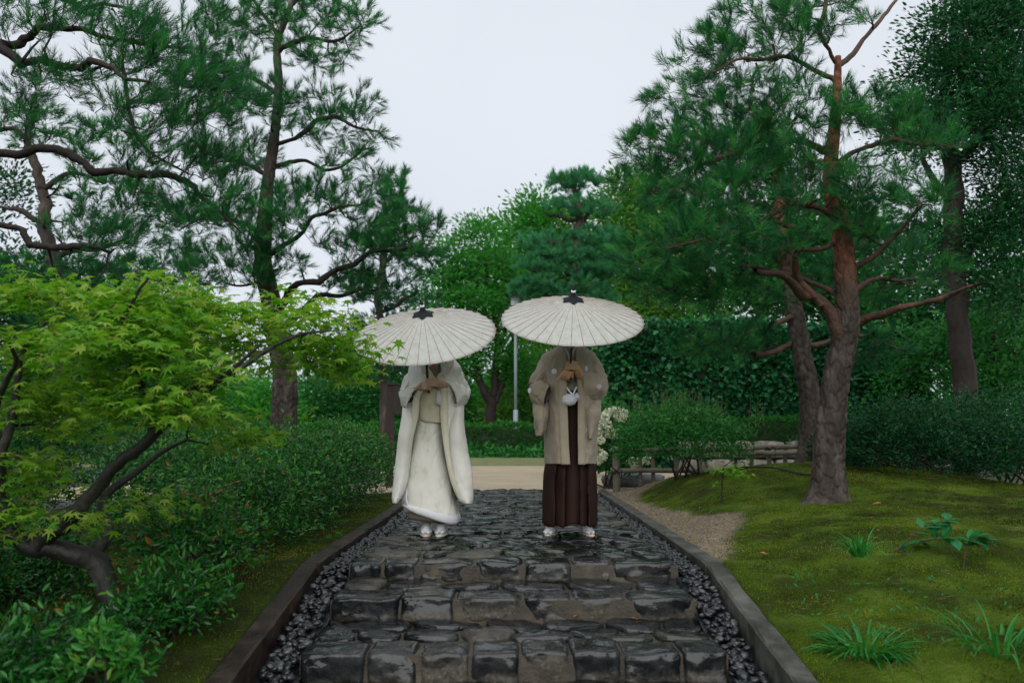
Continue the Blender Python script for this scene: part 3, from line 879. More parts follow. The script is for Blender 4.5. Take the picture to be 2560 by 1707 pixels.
# --- right: large pine on the mound
Yr = 7.2
tp = line([(1898, 1153), (1902, 1090), (1908, 980), (1922, 860), (1945, 745), (1942, 650), (1937, 560), (1915, 450), (1908, 380), (1916, 300), (1922, 220), (1925, 130)], Yr)
tp[0, 2] = float(mound(tp[0, 0], tp[0, 1])) - 0.06
tr = [0.165, 0.14, 0.125, 0.117, 0.112, 0.095, 0.088, 0.078, 0.065, 0.056, 0.045, 0.026]
lim = [
    (line([(1928, 800), (1885, 700), (1850, 660), (1800, 640), (1740, 622), (1722, 614)], Yr, -0.75), [0.075, 0.065, 0.05, 0.042, 0.036, 0.03]),
    (line([(1886, 702), (1840, 640), (1832, 585), (1842, 545), (1800, 522), (1770, 510)], Yr - 0.2, -0.5), [0.055, 0.05, 0.045, 0.04, 0.03, 0.02]),
    (line([(1962, 745), (2010, 722), (2060, 706), (2130, 690), (2190, 672), (2238, 655)], Yr, -0.9), [0.055, 0.045, 0.04, 0.034, 0.028, 0.016]),
    (line([(1908, 345), (1820, 318), (1740, 330), (1660, 362), (1590, 392), (1530, 418), (1490, 450)], Yr, -0.7), [0.045, 0.036, 0.033, 0.03, 0.025, 0.02, 0.01]),
    (line([(1915, 405), (1945, 360), (2000, 336), (2070, 328), (2150, 340), (2210, 330)], Yr, 0.7), [0.045, 0.036, 0.032, 0.028, 0.022, 0.012]),
    (line([(1925, 150), (1905, 105), (1880, 60), (1890, 5), (1900, -60)], Yr, -0.3), [0.035, 0.03, 0.026, 0.022, 0.014]),
    (line([(1925, 150), (1968, 122), (2010, 62), (2050, 12), (2090, -50)], Yr, 0.3), [0.035, 0.03, 0.026, 0.022, 0.014]),
    (line([(1922, 190), (1870, 150), (1800, 130), (1740, 145), (1690, 140), (1640, 165)], Yr, -0.5), [0.035, 0.028, 0.024, 0.02, 0.015, 0.01]),
    (line([(1932, 520), (1880, 478), (1820, 470), (1760, 496), (1690, 530), (1610, 552), (1520, 572)], Yr, -1.2), [0.04, 0.035, 0.03, 0.024, 0.02, 0.014, 0.008]),
    (line([(1945, 690), (1880, 655), (1800, 625), (1700, 610), (1620, 650), (1560, 680)], Yr, 0.9), [0.035, 0.03, 0.026, 0.02, 0.016, 0.01]),
    (line([(1955, 620), (2000, 590), (2040, 552), (2090, 500), (2120, 470)], Yr, -0.5), [0.04, 0.032, 0.026, 0.02, 0.012]),
    (line([(1950, 680), (2020, 640), (2090, 650), (2160, 625)], Yr, 0.8), [0.035, 0.026, 0.02, 0.012]),
    (line([(1912, 560), (1850, 575), (1800, 560), (1740, 545)], Yr, -0.3), [0.03, 0.026, 0.02, 0.012])]
bl = [(1760, 70, 7.0, 150, 80, .6), (1640, 160, 6.9, 120, 75, .6), (1890, 40, 7.2, 130, 60, .6), (1830, 230, 6.8, 170, 70, .6), (1580, 240, 6.9, 110, 55, .5),
      (1530, 345, 6.7, 120, 65, .6), (1680, 330, 6.8, 170, 75, .6), (1820, 330, 6.6, 110, 70, .6), (1470, 420, 6.6, 70, 50, .4), (1600, 440, 6.6, 130, 55, .6),
      (1760, 430, 6.6, 150, 70, .6), (1640, 545, 6.3, 170, 70, .6), (1500, 600, 6.3, 110, 50, .5), (1800, 540, 6.5, 120, 50, .5), (1660, 640, 7.6, 150, 60, .5), (1560, 670, 7.7, 110, 50, .5),
      (2020, 250, 7.4, 110, 60, .6), (2110, 320, 7.6, 120, 60, .6), (2020, 430, 7.0, 120, 70, .6), (2120, 470, 6.9, 90, 60, .5), (2140, 620, 7.4, 100, 45, .5), (1950, 250, 6.8, 55, 60, .3), (1965, 400, 6.8, 45, 40, .25), (1975, 520, 6.8, 60, 35, .3),
      (1640, 800, 7.8, 100, 45, .3), (1790, 690, 7.9, 90, 40, .4), (2020, 660, 7.9, 100, 45, .4)]
pine('large pine with plated bark and bare orange upper trunk standing on the moss mound', tp[0], lim, bl, 1000, 21, (tp, tr, {'around': 84}), ('bark_red', 'limb_red', 'needle'), per=5, n=34, length=0.11, needle=0.09, width=0.0036, up=0.5, wind=(-0.25, 0, 0))

# --- right: second pine behind it
Yb = 10.0
tp = line([(1860, 1062), (1862, 980), (1858, 900), (1840, 800), (1822, 700), (1805, 600), (1795, 520), (1785, 420), (1775, 320), (1760, 220)], Yb)
tp[0, 2] = float(mound(tp[0, 0], tp[0, 1])) - 0.06
lim = [(line([(1832, 770), (1780, 795), (1752, 808), (1740, 812)], Yb, -0.4), [0.06, 0.055, 0.05, 0.045]),
       (line([(1828, 720), (1770, 745), (1720, 765), (1690, 775)], Yb, -0.6), [0.05, 0.04, 0.03, 0.02]),
       (line([(1850, 790), (1920, 770), (1990, 780), (2060, 800)], Yb, 0.6), [0.05, 0.04, 0.03, 0.015]),
       (line([(1795, 500), (1740, 470), (1660, 470), (1580, 500)], Yb, 0.5), [0.05, 0.04, 0.03, 0.015]),
       (line([(1785, 420), (1850, 380), (1930, 370)], Yb, 0.4), [0.045, 0.035, 0.02])]
bl = [(1700, 560, 10.2, 170, 60, .9), (1600, 480, 10.4, 140, 60, .9), (1880, 620, 10.2, 130, 50, .8), (1760, 400, 10.3, 170, 60, .9), (1700, 300, 10.3, 120, 60, .8), (1700, 780, 9.7, 90, 45, .5), (2010, 800, 10.4, 90, 40, .5), (1560, 650, 10.4, 120, 45, .7), (1900, 480, 10.4, 120, 50, .7), (2050, 560, 10.6, 100, 60, .7)]
pine('slimmer dark pine standing directly behind the large mound pine', tp[0], lim, bl, 420, 22, (tp, [0.155, 0.132, 0.124, 0.116, 0.108, 0.098, 0.085, 0.07, 0.05, 0.012], {'around': 60, 'step': 0.022}), ('bark_red_high', 'limb_red', 'needle'), per=4, n=30, length=0.14, needle=0.12, width=0.006, up=0.45)

# --- left: tall leaning pine behind the shrubs
Yl = 10.0
tp = line([(640, 1130), (648, 1000), (655, 900), (650, 830), (632, 760), (622, 690), (605, 600), (608, 500), (618, 400), (632, 300), (640, 200), (636, 100), (650, 60), (672, 0), (690, -70)], Yl)
tp[0, 2] = -0.08
lim = [(line([(640, 730), (672, 660), (740, 632), (800, 610), (860, 580), (920, 575), (975, 560)], Yl, -0.6), [0.075, 0.062, 0.055, 0.045, 0.035, 0.025, 0.014]),
       (line([(650, 770), (720, 690), (790, 672), (850, 650)], Yl, 0.5), [0.06, 0.045, 0.035, 0.02]),
       (line([(610, 580), (680, 540), (720, 500), (770, 480), (830, 470)], Yl, -0.6), [0.05, 0.04, 0.032, 0.025, 0.012]),
       (line([(632, 330), (700, 300), (760, 270), (810, 290), (870, 300)], Yl, -0.4), [0.05, 0.038, 0.03, 0.025, 0.012]),
       (line([(628, 380), (700, 372), (780, 385), (840, 330)], Yl, 0.5), [0.04, 0.03, 0.025, 0.015]),
       (line([(640, 120), (700, 90), (760, 95), (830, 60)], Yl, -0.4), [0.05, 0.036, 0.025, 0.012]),
       (line([(640, 90), (600, 30), (560, -20)], Yl, 0.3), [0.04, 0.03, 0.02]),
       (line([(672, 10), (740, -10), (810, 30)], Yl, 0.4), [0.035, 0.025, 0.012]),
       (line([(640, 220), (570, 180), (500, 190), (430, 170)], Yl, 0.5), [0.045, 0.034, 0.024, 0.012]),
       (line([(620, 400), (550, 370), (470, 380)], Yl, 0.6), [0.04, 0.03, 0.015]),
       (line([(606, 540), (550, 510), (480, 500), (410, 530)], Yl, 0.4), [0.045, 0.034, 0.025, 0.012]),
       (line([(612, 640), (560, 655), (520, 650)], Yl, -0.3), [0.03, 0.02, 0.01]),
       (line([(640, 800), (590, 820), (555, 850)], Yl, -0.3), [0.035, 0.024, 0.012])]
bl = [(800, 60, 9.8, 85, 60, .7), (730, 120, 9.8, 100, 60, .8), (690, 20, 10, 100, 60, .8), (810, 250, 9.8, 75, 50, .6), (720, 260, 9.8, 100, 60, .8), (860, 320, 9.7, 40, 30, .4), (790, 350, 9.9, 80, 45, .6),
      (560, 60, 10.2, 110, 70, .9), (500, 170, 10.3, 110, 60, .9), (580, 240, 9.6, 110, 70, .8), (520, 350, 10.3, 120, 60, .9), (680, 440, 9.8, 90, 60, .7), (620, 520, 9.5, 100, 70, .7),
      (480, 500, 10.2, 120, 60, .9), (560, 610, 9.8, 100, 60, .8), (850, 450, 9.8, 100, 65, .8), (900, 540, 9.7, 110, 60, .7), (820, 570, 9.8, 110, 60, .7), (980, 520, 9.5, 40, 30, .3), (960, 590, 9.6, 60, 40, .5), (860, 650, 10.2, 120, 45, .6), (650, 610, 9.5, 60, 45, .5), (760, 460, 10, 70, 50, .6),
      (430, 600, 10.1, 90, 50, .7), (930, 790, 10.8, 60, 30, .4), (760, 830, 10.6, 90, 40, .5)]
pine('tall leaning pine rising from the shrub bed beside the woman', tp[0], lim, bl, 900, 23, (tp, [0.21, 0.16, 0.15, 0.14, 0.13, 0.12, 0.105, 0.09, 0.075, 0.062, 0.054, 0.047, 0.042, 0.035, 0.02], {'around': 60, 'step': 0.022}), ('bark', 'bark_dark', 'needle'), per=5, n=30, length=0.13, needle=0.1, width=0.0046, up=0.6, wind=(0.2, 0, 0), spread=0.4)

# --- left edge: near pine whose limbs reach into the picture (its trunk stands outside the frame)
Yn = 6.2
lim = [(line([(-330, 330), (0, 345), (100, 338), (190, 362), (250, 392), (330, 405), (400, 405), (450, 440), (500, 480), (560, 540)], Yn, -0.5), [0.09, 0.06, 0.055, 0.052, 0.05, 0.045, 0.042, 0.03, 0.02, 0.01]),
       (line([(-330, 480), (0, 517), (60, 550), (120, 570), (190, 562), (250, 580)], Yn, -0.2), [0.07, 0.045, 0.04, 0.04, 0.034, 0.02]),
       (line([(-330, 150), (0, 130), (60, 138), (120, 150), (200, 150), (260, 175), (340, 190)], Yn, -0.8), [0.09, 0.055, 0.05, 0.045, 0.04, 0.03, 0.015]),
       (line([(-330, 20), (0, 110), (60, 80), (150, 65), (240, 85), (330, 100), (420, 110)], Yn, -0.3), [0.09, 0.06, 0.05, 0.04, 0.034, 0.026, 0.014]),
       (line([(280, 150), (300, 250), (310, 310), (360, 360), (430, 400)], Yn - 0.5, -0.2), [0.025, 0.022, 0.02, 0.016, 0.01]),
       (line([(-330, -60), (60, -20), (200, 10), (330, 30)], Yn, 0.3), [0.06, 0.04, 0.03, 0.015])]
trn = np.array([(-5.2, 6.5, -0.2), (-5.15, 6.45, 1.2), (-5.1, 6.4, 2.4), (-5.0, 6.35, 3.6), (-4.9, 6.3, 4.6)])
bl = [(60, 40, 6.0, 130, 60, .6), (230, 50, 6.0, 150, 60, .6), (370, 110, 5.9, 130, 60, .5), (440, 200, 5.7, 110, 60, .5), (360, 260, 5.6, 130, 60, .4), (470, 300, 5.7, 100, 55, .4), (530, 220, 5.8, 60, 45, .3), (400, 360, 5.7, 120, 50, .4), (500, 390, 5.7, 80, 45, .3), (520, 470, 5.7, 70, 50, .3), (430, 480, 5.7, 70, 45, .3),
      (100, 190, 5.8, 110, 40, .4), (40, 250, 6.0, 60, 40, .4), (330, 460, 5.8, 60, 30, .3), (200, 620, 6.2, 110, 35, .4), (260, 560, 6.1, 80, 40, .4), (460, 60, 6.0, 80, 50, .4), (300, 170, 5.8, 120, 50, .4), (210, 230, 5.8, 60, 35, .4)]
pine('near pine at the left edge whose long bare limbs reach in above the maple', trn[0], lim, bl, 480, 24, (trn, [0.2, 0.17, 0.15, 0.12, 0.08], {'plain': 1}), ('bark_dark', 'bark_dark', 'needle'), per=4, n=34, length=0.15, needle=0.07, width=0.0034, up=0.9, wind=(0.45, 0, 0), spread=0.3, vbase=0.62, lw=0.62)

# --- left: crooked pine further back
Yc = 12.5
tp = line([(130, 1050), (120, 800), (140, 680), (122, 590), (105, 530), (96, 450), (80, 380), (60, 320), (85, 250)], Yc); tp[0, 2] = -0.1
lim = [(line([(122, 590), (180, 575), (240, 560), (290, 548)], Yc, -0.4), [0.07, 0.06, 0.045, 0.02]), (line([(105, 530), (50, 490), (0, 470)], Yc, 0.4), [0.06, 0.05, 0.03]),
       (line([(90, 430), (170, 400), (240, 420)], Yc, 0.4), [0.06, 0.045, 0.02]), (line([(62, 320), (20, 300), (-40, 310)], Yc, -0.3), [0.06, 0.05, 0.03]), (line([(130, 690), (220, 680), (330, 660)], Yc, -0.4), [0.06, 0.04, 0.02])]
bl = [(150, 330, 12.5, 130, 60, 1), (260, 300, 12.7, 90, 60, .9), (250, 440, 12.4, 130, 60, 1), (340, 520, 12.4, 110, 70, .9), (60, 280, 12.4, 90, 50, .9), (200, 520, 12.6, 110, 50, .9), (60, 640, 12.5, 110, 60, .9), (260, 640, 12.2, 130, 60, .9), (400, 640, 12.2, 110, 60, .8), (320, 390, 12.6, 60, 50, .7), (150, 730, 12.4, 150, 50, .9), (380, 740, 12.4, 100, 50, .8)]
pine('crooked pine further back behind the yellow green maple', tp[0], lim, bl, 420, 25, (tp, [0.15, 0.13, 0.12, 0.11, 0.095, 0.085, 0.07, 0.055, 0.03], {'plain': 1}), ('bark', 'bark_dark', 'needle'), per=4, n=28, length=0.16, needle=0.13, width=0.008, up=0.5)

# --- left: rounded garden pine peeking out behind the leaning pine
Yq = 17.0
tp = line([(879, 1040), (880, 850), (868, 720), (880, 600), (905, 500), (920, 440), (925, 410)], Yq); tp[0, 2] = -0.1
lim = [(line([(872, 720), (920, 690), (960, 670)], Yq, -0.3), [0.07, 0.05, 0.03]), (line([(880, 600), (930, 560), (960, 540)], Yq, -0.3), [0.06, 0.05, 0.03]), (line([(875, 650), (820, 630), (780, 625)], Yq, -.3), [0.06, 0.05, 0.03])]
bl = [(918, 412, 17, 38, 32, .5), (940, 480, 17, 42, 30, .5), (890, 470, 17, 60, 50, .7), (900, 560, 17, 90, 45, .8), (960, 600, 17, 50, 40, .6), (830, 660, 17, 110, 40, .8), (930, 690, 17, 80, 40, .7), (840, 760, 17, 120, 40, .8), (930, 840, 17, 90, 40, .7), (860, 850, 17, 70, 25, .6), (800, 820, 17, 80, 30, .6)]
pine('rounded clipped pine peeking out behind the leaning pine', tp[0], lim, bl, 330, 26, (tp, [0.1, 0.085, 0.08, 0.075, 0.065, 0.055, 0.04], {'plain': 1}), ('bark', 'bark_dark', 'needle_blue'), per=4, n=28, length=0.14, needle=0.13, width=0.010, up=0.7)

# --- centre: tall clipped garden pine behind the man
Yp = 27.0
tp = line([(1312, 1000), (1312, 850), (1315, 700), (1322, 620), (1324, 560), (1330, 500), (1320, 440), (1322, 410)], Yp); tp[0, 2] = -0.1
lim = [(line([(1324, 570), (1285, 560), (1260, 555)], Yp, -.5), [0.12, 0.09, 0.05]), (line([(1328, 510), (1280, 500), (1250, 485)], Yp, -.4), [0.1, 0.08, 0.04]), (line([(1328, 505), (1370, 490), (1410, 480)], Yp, .4), [0.1, 0.08, 0.04]),
       (line([(1318, 640), (1360, 600), (1400, 610)], Yp, -.4), [0.12, 0.09, 0.05]), (line([(1316, 680), (1260, 640), (1220, 620)], Yp, -.4), [0.12, 0.09, 0.05]), (line([(1314, 760), (1250, 720), (1200, 690)], Yp, -.4), [0.12, 0.09, 0.05])]
bl = [(1320, 415, 27, 62, 24, .8), (1300, 432, 27, 40, 16, .6), (1325, 475, 27, 85, 26, 1.1), (1380, 488, 27, 40, 20, .8), (1255, 560, 27, 70, 28, 1), (1370, 550, 27, 70, 28, 1), (1310, 590, 27, 90, 25, 1.1), (1240, 612, 27, 65, 30, .9), (1380, 615, 27, 70, 28, 1), (1300, 655, 27, 110, 28, 1.2), (1220, 670, 27, 55, 25, .8), (1350, 690, 27, 80, 25, 1), (1260, 720, 27, 90, 30, 1)]
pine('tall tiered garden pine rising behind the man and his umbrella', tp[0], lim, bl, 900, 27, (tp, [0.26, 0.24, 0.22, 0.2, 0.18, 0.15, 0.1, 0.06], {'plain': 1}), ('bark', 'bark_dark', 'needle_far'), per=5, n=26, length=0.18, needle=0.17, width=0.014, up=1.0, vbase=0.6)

# --- broadleaf trees: clumps of leaves on branches grown from a few stems
def broad(label, base, stems, blobs, n, per, size, mat, seed, rad=0.3, shell=0.45, bark='bark_dark', name='broadleaf_tree', cat='tree', group=None, up=0.35, flat=0.65, twr=0.02, base_v=0.45):
    root = empty(name, base, label, cat, group)
    for k, s_ in enumerate(stems): limb_mesh('trunk' if k == 0 else 'limb', [s_], M[bark], root, 9, 0.18, 0.06, seed + k)
    A = fill(blobs, n, shell, seed)
    ch = grow(stems, A, seed, wig=0.12, r0=twr, rmin=twr * 0.3)
    wood('branches', ch, M[bark], root, 4)['kind'] = 'stuff'
    P, g_ = clumps(A, per, rad, seed, flat)
    leaves_at('crown', P, M[mat], root, size, seed, up, base=base_v, grad=g_, bvar=0.16)
    return root
def stem(pts, Y, r, dY=0.0, ground=None):
    P = line(pts, Y, dY)
    if ground is not None: P[0, 2] = ground
    return (P, r)
# far right
Y = 13.0
st = [stem([(2225, 1000), (2215, 850), (2200, 700), (2190, 600), (2192, 480), (2190, 380), (2170, 260), (2180, 120)], Y, [.2, .18, .17, .16, .15, .14, .1, .06], 0, -0.1),
      stem([(2195, 640), (2225, 570), (2260, 530), (2300, 460)], Y, [.09, .08, .06, .04], .5), stem([(2190, 470), (2150, 420), (2120, 360)], Y, [.08, .06, .04], -.4), stem([(2190, 380), (2260, 300), (2330, 200)], Y, [.09, .07, .04], .4)]
broad('tall dark leafy tree filling the top right corner', st[0][0][0], st,
      [(2250, 90, 13, 130, 90, 1.5), (2150, 170, 13, 70, 60, 1), (2330, 200, 13.2, 120, 110, 1.6), (2200, 270, 13, 130, 80, 1.4), (2330, 390, 13.2, 120, 90, 1.5), (2120, 300, 13, 60, 50, 1), (2280, 520, 13.4, 110, 60, 1.2), (2330, 640, 13.2, 100, 90, 1.3), (2150, 560, 13.6, 70, 60, 1), (2290, 10, 13, 120, 60, 1.3), (2130, 80, 13, 40, 40, .7)],
      420, 140, 0.075, 'broad_dark', 31, 0.24, base_v=0.55)
Y = 20
st = [stem([(1500, 1000), (1495, 800), (1480, 650), (1470, 550)], 38, [.35, .3, .25, .15], 0, 0)]
broad('bright broadleaf tree standing right behind the tiered garden pine', st[0][0][0], st,
      [(1450, 450, 38, 70, 50, 2), (1500, 520, 38, 100, 70, 2.5), (1400, 530, 38, 90, 60, 2.5), (1480, 640, 37, 130, 70, 3), (1380, 640, 38, 100, 70, 2.5), (1520, 440, 38, 60, 40, 2), (1580, 560, 38, 90, 80, 2.5), (1560, 700, 37, 140, 60, 3), (1440, 740, 37, 120, 60, 3)],
      300, 100, 0.24, 'broad_yellow', 32, 0.55)
st = [stem([(1240, 1000), (1238, 800), (1240, 650), (1255, 560)], 40, [.35, .3, .25, .15], 0, 0)]
broad('round topped broadleaf tree left of the tiered garden pine', st[0][0][0], st,
      [(1235, 480, 40, 45, 30, 1.6), (1200, 530, 40, 60, 45, 2), (1260, 530, 40, 70, 50, 2), (1190, 610, 40, 70, 50, 2), (1270, 640, 40, 90, 60, 2.5), (1190, 700, 40, 60, 50, 2), (1270, 760, 40, 90, 60, 2.5)],
      200, 100, 0.24, 'broad_light', 33, 0.5)
# multi-stemmed maple between the two people
Y = 30.0
st = [stem([(1130, 970), (1128, 930), (1100, 870), (1085, 790), (1060, 700), (1045, 620)], Y, [.2, .19, .13, .11, .08, .05], -.8, 0),
      stem([(1128, 935), (1140, 850), (1140, 760), (1120, 660), (1115, 560)], Y, [.16, .13, .11, .08, .05], .5), stem([(1132, 930), (1160, 860), (1180, 780), (1190, 700)], Y, [.14, .12, .09, .05], .8),
      stem([(1102, 870), (1060, 840), (1030, 780)], Y, [.1, .08, .04], -.8), stem([(1142, 800), (1165, 730), (1160, 640)], Y, [.09, .07, .04], -.5)]
broad('many stemmed light green maple seen between the two umbrellas', st[0][0][0], st,
      [(1110, 530, 30, 60, 28, 1.3), (1060, 570, 30, 70, 32, 1.4), (1130, 610, 30, 70, 40, 1.5), (1030, 640, 30, 60, 30, 1.4), (1090, 690, 29.5, 90, 40, 1.6), (1000, 700, 30, 60, 30, 1.3), (1150, 700, 30, 50, 40, 1.4), (1040, 760, 29.5, 70, 35, 1.4), (1150, 790, 30, 60, 45, 1.4), (1080, 830, 29.5, 60, 28, 1.2), (1180, 850, 30.5, 40, 40, 1.2), (1060, 620, 30, 50, 28, 1.2)],
      260, 90, 0.15, 'broad_light', 34, 0.3, 0.2)
# behind the ivy wall and at the right
st = [stem([(1760, 1000), (1755, 800), (1750, 650)], 24, [.3, .26, .15], 0, 0)]
broad('dark green tree behind the ivy wall under the mound pine', st[0][0][0], st, [(1730, 660, 24, 130, 60, 2), (1850, 640, 24, 140, 80, 2), (1960, 700, 24, 130, 70, 2), (1800, 520, 24, 140, 60, 2), (1950, 560, 24, 120, 80, 2)], 230, 80, 0.19, 'broad', 35, 0.45, base_v=0.35)
st = [stem([(2300, 1000), (2290, 850), (2280, 740)], 16, [.12, .1, .06], 0, 0), stem([(2292, 860), (2350, 800), (2400, 780)], 16, [.08, .06, .04])]
broad('bright green maple beyond the dark shrubs at the right edge', st[0][0][0], st, [(2290, 760, 16, 80, 45, 1), (2200, 800, 16.5, 70, 50, 1), (2340, 850, 16, 60, 60, 1), (2240, 880, 16, 80, 40, 1), (2120, 820, 17, 70, 60, 1), (2060, 880, 17, 60, 50, .9), (2350, 700, 16, 60, 40, 1)], 150, 80, 0.1, 'broad', 36, 0.22)
st = [stem([(2100, 1000), (2110, 850), (2120, 700)], 26, [.3, .26, .15], 0, 0)]
broad('shaded tree mass behind the far right trunk', st[0][0][0], st, [(2100, 700, 26, 140, 80, 2), (2260, 690, 26, 140, 90, 2), (2200, 800, 26, 170, 70, 2), (2350, 800, 26, 100, 90, 2), (2020, 800, 26, 100, 80, 2)], 170, 75, 0.2, 'broad_dark', 37, 0.5)
# left background
for (lab, sx, Yk, blb, mt, sd) in [
    ('dense green tree low behind the left pines at the far left', 60, 22, [(0, 640, 22, 140, 80, 2), (120, 700, 22, 150, 80, 2), (60, 800, 22, 160, 80, 2), (200, 830, 22, 130, 80, 2), (20, 450, 22, 40, 110, 1)], 'broad_dark', 41),
    ('mid green tree low behind the maple branches', 350, 26, [(300, 720, 26, 120, 70, 2), (420, 760, 26, 110, 70, 2), (360, 850, 26, 150, 80, 2), (470, 860, 26, 60, 70, 2)], 'broad', 42),
    ('pale green bushy tree beyond the hedge left of the leaning trunk', 600, 36, [(590, 900, 36, 55, 40, 1.6), (560, 950, 36, 70, 40, 2), (620, 960, 36, 60, 40, 2), (480, 930, 36, 70, 50, 2)], 'broad_light', 43),
    ('bluish green bush mass beyond the hedge behind the leaning trunk', 760, 40, [(740, 900, 40, 80, 30, 2), (820, 880, 40, 80, 40, 2), (700, 950, 40, 80, 40, 2), (800, 950, 40, 90, 40, 2)], 'broad', 44),
    ('dark bush mass beyond the hedge behind the woman', 960, 38, [(900, 870, 38, 70, 60, 2), (980, 900, 38, 80, 60, 2), (900, 950, 38, 80, 40, 2), (1020, 940, 38, 60, 50, 2)], 'broad', 45),
    ('leafy green bush beyond the hedge left of the lamp post', 1110, 40, [(1080, 890, 40, 60, 60, 2), (1140, 920, 40, 60, 60, 2), (1090, 950, 40, 80, 40, 2)], 'broad_light', 46),
    ('leafy bush beyond the hedge between lamp post and man', 1230, 33, [(1215, 850, 33, 40, 50, 1.6), (1260, 900, 33, 60, 60, 2), (1220, 940, 33, 60, 40, 1.6), (1300, 860, 33, 60, 60, 2), (1180, 950, 33, 50, 30, 1.5)], 'broad_yellow', 47)]:
    st = [stem([(sx, 1040), (sx, 980), (sx + 5, 900)], Yk, [.15, .13, .08], 0, 0)]
    broad(lab, st[0][0][0], st, blb, int(60 + sum(b[3] * b[4] for b in blb) / 260), 80, 0.2 if Yk > 30 else 0.15, mt, sd, 0.5 if Yk > 30 else 0.4)
# distant wood closing the view
V, n_ = [], 1600
th = rng.uniform(-0.75, 0.75, n_); dd = rng.uniform(58, 66, n_)
A = np.column_stack([np.sin(th) * dd, np.cos(th) * dd, np.abs(rng.normal(0, 1, n_)) * 0 + rng.uniform(0.2, 1, n_) * (4.2 + 0.9 * np.sin(th * 23) + 0.6 * np.sin(th * 57 + 1))])
P, g_ = clumps(A, 26, 0.8, 4)
leaves_at('distant_wood', P, M['broad'], None, 0.6, 48, grad=g_, kind='stuff')
bpy.data.objects['distant_wood']['label'] = 'distant dark green wood closing the view between the trees'

# unseen leaf masses added on both sides of the camera to shade the foreground edges
cl = []
for (x, y, z, rx, ry, rz, n_) in [(-6.2, 0.0, 4.2, 2.6, 3.2, 1.7, 260), (-6.5, -4.5, 4.2, 3, 3, 2.4, 240), (7.0, 0.6, 4.4, 2.4, 3.2, 1.9, 260), (7.5, -4.5, 4.2, 3, 3, 2.4, 240), (8.8, 4.6, 3.6, 1.6, 2.2, 1.6, 160), (-8.5, 4.0, 3.6, 2.0, 2.4, 1.8, 160)]:
    d = unit(rng.normal(size=(n_, 3))); cl.append(np.array([x, y, z]) + d * np.array([rx, ry, rz]) * rng.uniform(.4, 1, (n_, 1)))
P, g_ = clumps(np.vstack(cl), 24, 0.32, 44)
leaves_at('side_shade_foliage', P, M['broad_dark'], None, 0.22, 49, grad=g_, kind='stuff')
bpy.data.objects['side_shade_foliage']['label'] = 'unseen leaf masses added on both sides of the camera to shade the foreground'

# ------------------------------------------------------------------ hedges and ivy
def box_leaves(x0, x1, y0, y1, z0, z1, dens, seed, jit=0.05, waves=0.05):
    """points over the front, top and ends of a clipped hedge"""
    r_ = np.random.default_rng(seed)
    out, nor = [], []
    def face(n, f, nr):
        u, v = r_.random(n), r_.random(n)
        out.append(f(u, v)); nor.append(np.tile(nr, (n, 1)))
    o = np.ones
    face(int((x1 - x0) * (z1 - z0) * dens), lambda u, v: np.column_stack([x0 + u * (x1 - x0), y0 * o(len(u)), z0 + v * (z1 - z0)]), (0, -1, 0.3))
    face(int((x1 - x0) * (y1 - y0) * dens), lambda u, v: np.column_stack([x0 + u * (x1 - x0), y0 + v * (y1 - y0), z1 * o(len(u))]), (0, 0, 1))
    for xx, nr in ((x0, (-1, 0, .3)), (x1, (1, 0, .3))):
        face(int((y1 - y0) * (z1 - z0) * dens), lambda u, v: np.column_stack([xx * o(len(u)), y0 + u * (y1 - y0), z0 + v * (z1 - z0)]), nr)
    P, N = np.vstack(out), np.vstack(nor)
    w = waves * (np.sin(P[:, 0] * 3.1 + P[:, 2] * 2) + np.sin(P[:, 0] * 7.7 + P[:, 2] * 5.0) * 0.6)
    return P + N * (w[:, None] + r_.normal(0, jit, (len(P), 1))), N
def core_box(parent, lo, hi, name='inner_twigs'):
    g = Geo(); g.box(lo, hi)
    return link(name, g.mesh(name, M['core'], False), parent)
root = empty('hedge', (-4, 26.6, 0), 'long clipped hedge across the far side of the sand road', 'hedge')
core_box(root, (-22, 26.15, -0.1), (4.2, 27.2, 0.9))
P, N = box_leaves(-22, 4.3, 26.05, 27.3, 0.0, 0.98, 620, 3)
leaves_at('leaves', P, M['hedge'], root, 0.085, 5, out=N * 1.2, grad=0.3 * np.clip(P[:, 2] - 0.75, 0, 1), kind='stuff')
root = empty('ground_plants', (-2, 25.6, 0), 'row of low leafy plants along the foot of the long hedge', 'plants'); root['kind'] = 'stuff'
P = np.column_stack([rng.uniform(-8, 4, 3600), rng.uniform(24.7, 26, 3600), rng.random(3600) ** 1.5 * 0.34 * (0.7 + 0.5 * np.sin(np.linspace(0, 50, 3600)))])
leaves_at('leaves', P, M['broad'], root, 0.17, 6, up=0.6, kind='stuff')
# nearer hedge on the left, just beyond the shrub bed
root = empty('hedge', (-4.2, 15, 0), 'lower clipped hedge behind the sign post at the left', 'hedge')
core_box(root, (-10.5, 20.4, -0.1), (-2.45, 21.2, 0.72))
P, N = box_leaves(-10.6, -2.35, 20.3, 21.3, 0.0, 0.8, 1100, 7, 0.04, 0.04)
leaves_at('leaves', P, M['hedge'], root, 0.06, 8, out=N * 1.2, base=0.4, grad=0.3 * np.clip(P[:, 2] - 0.6, 0, 1), kind='stuff')

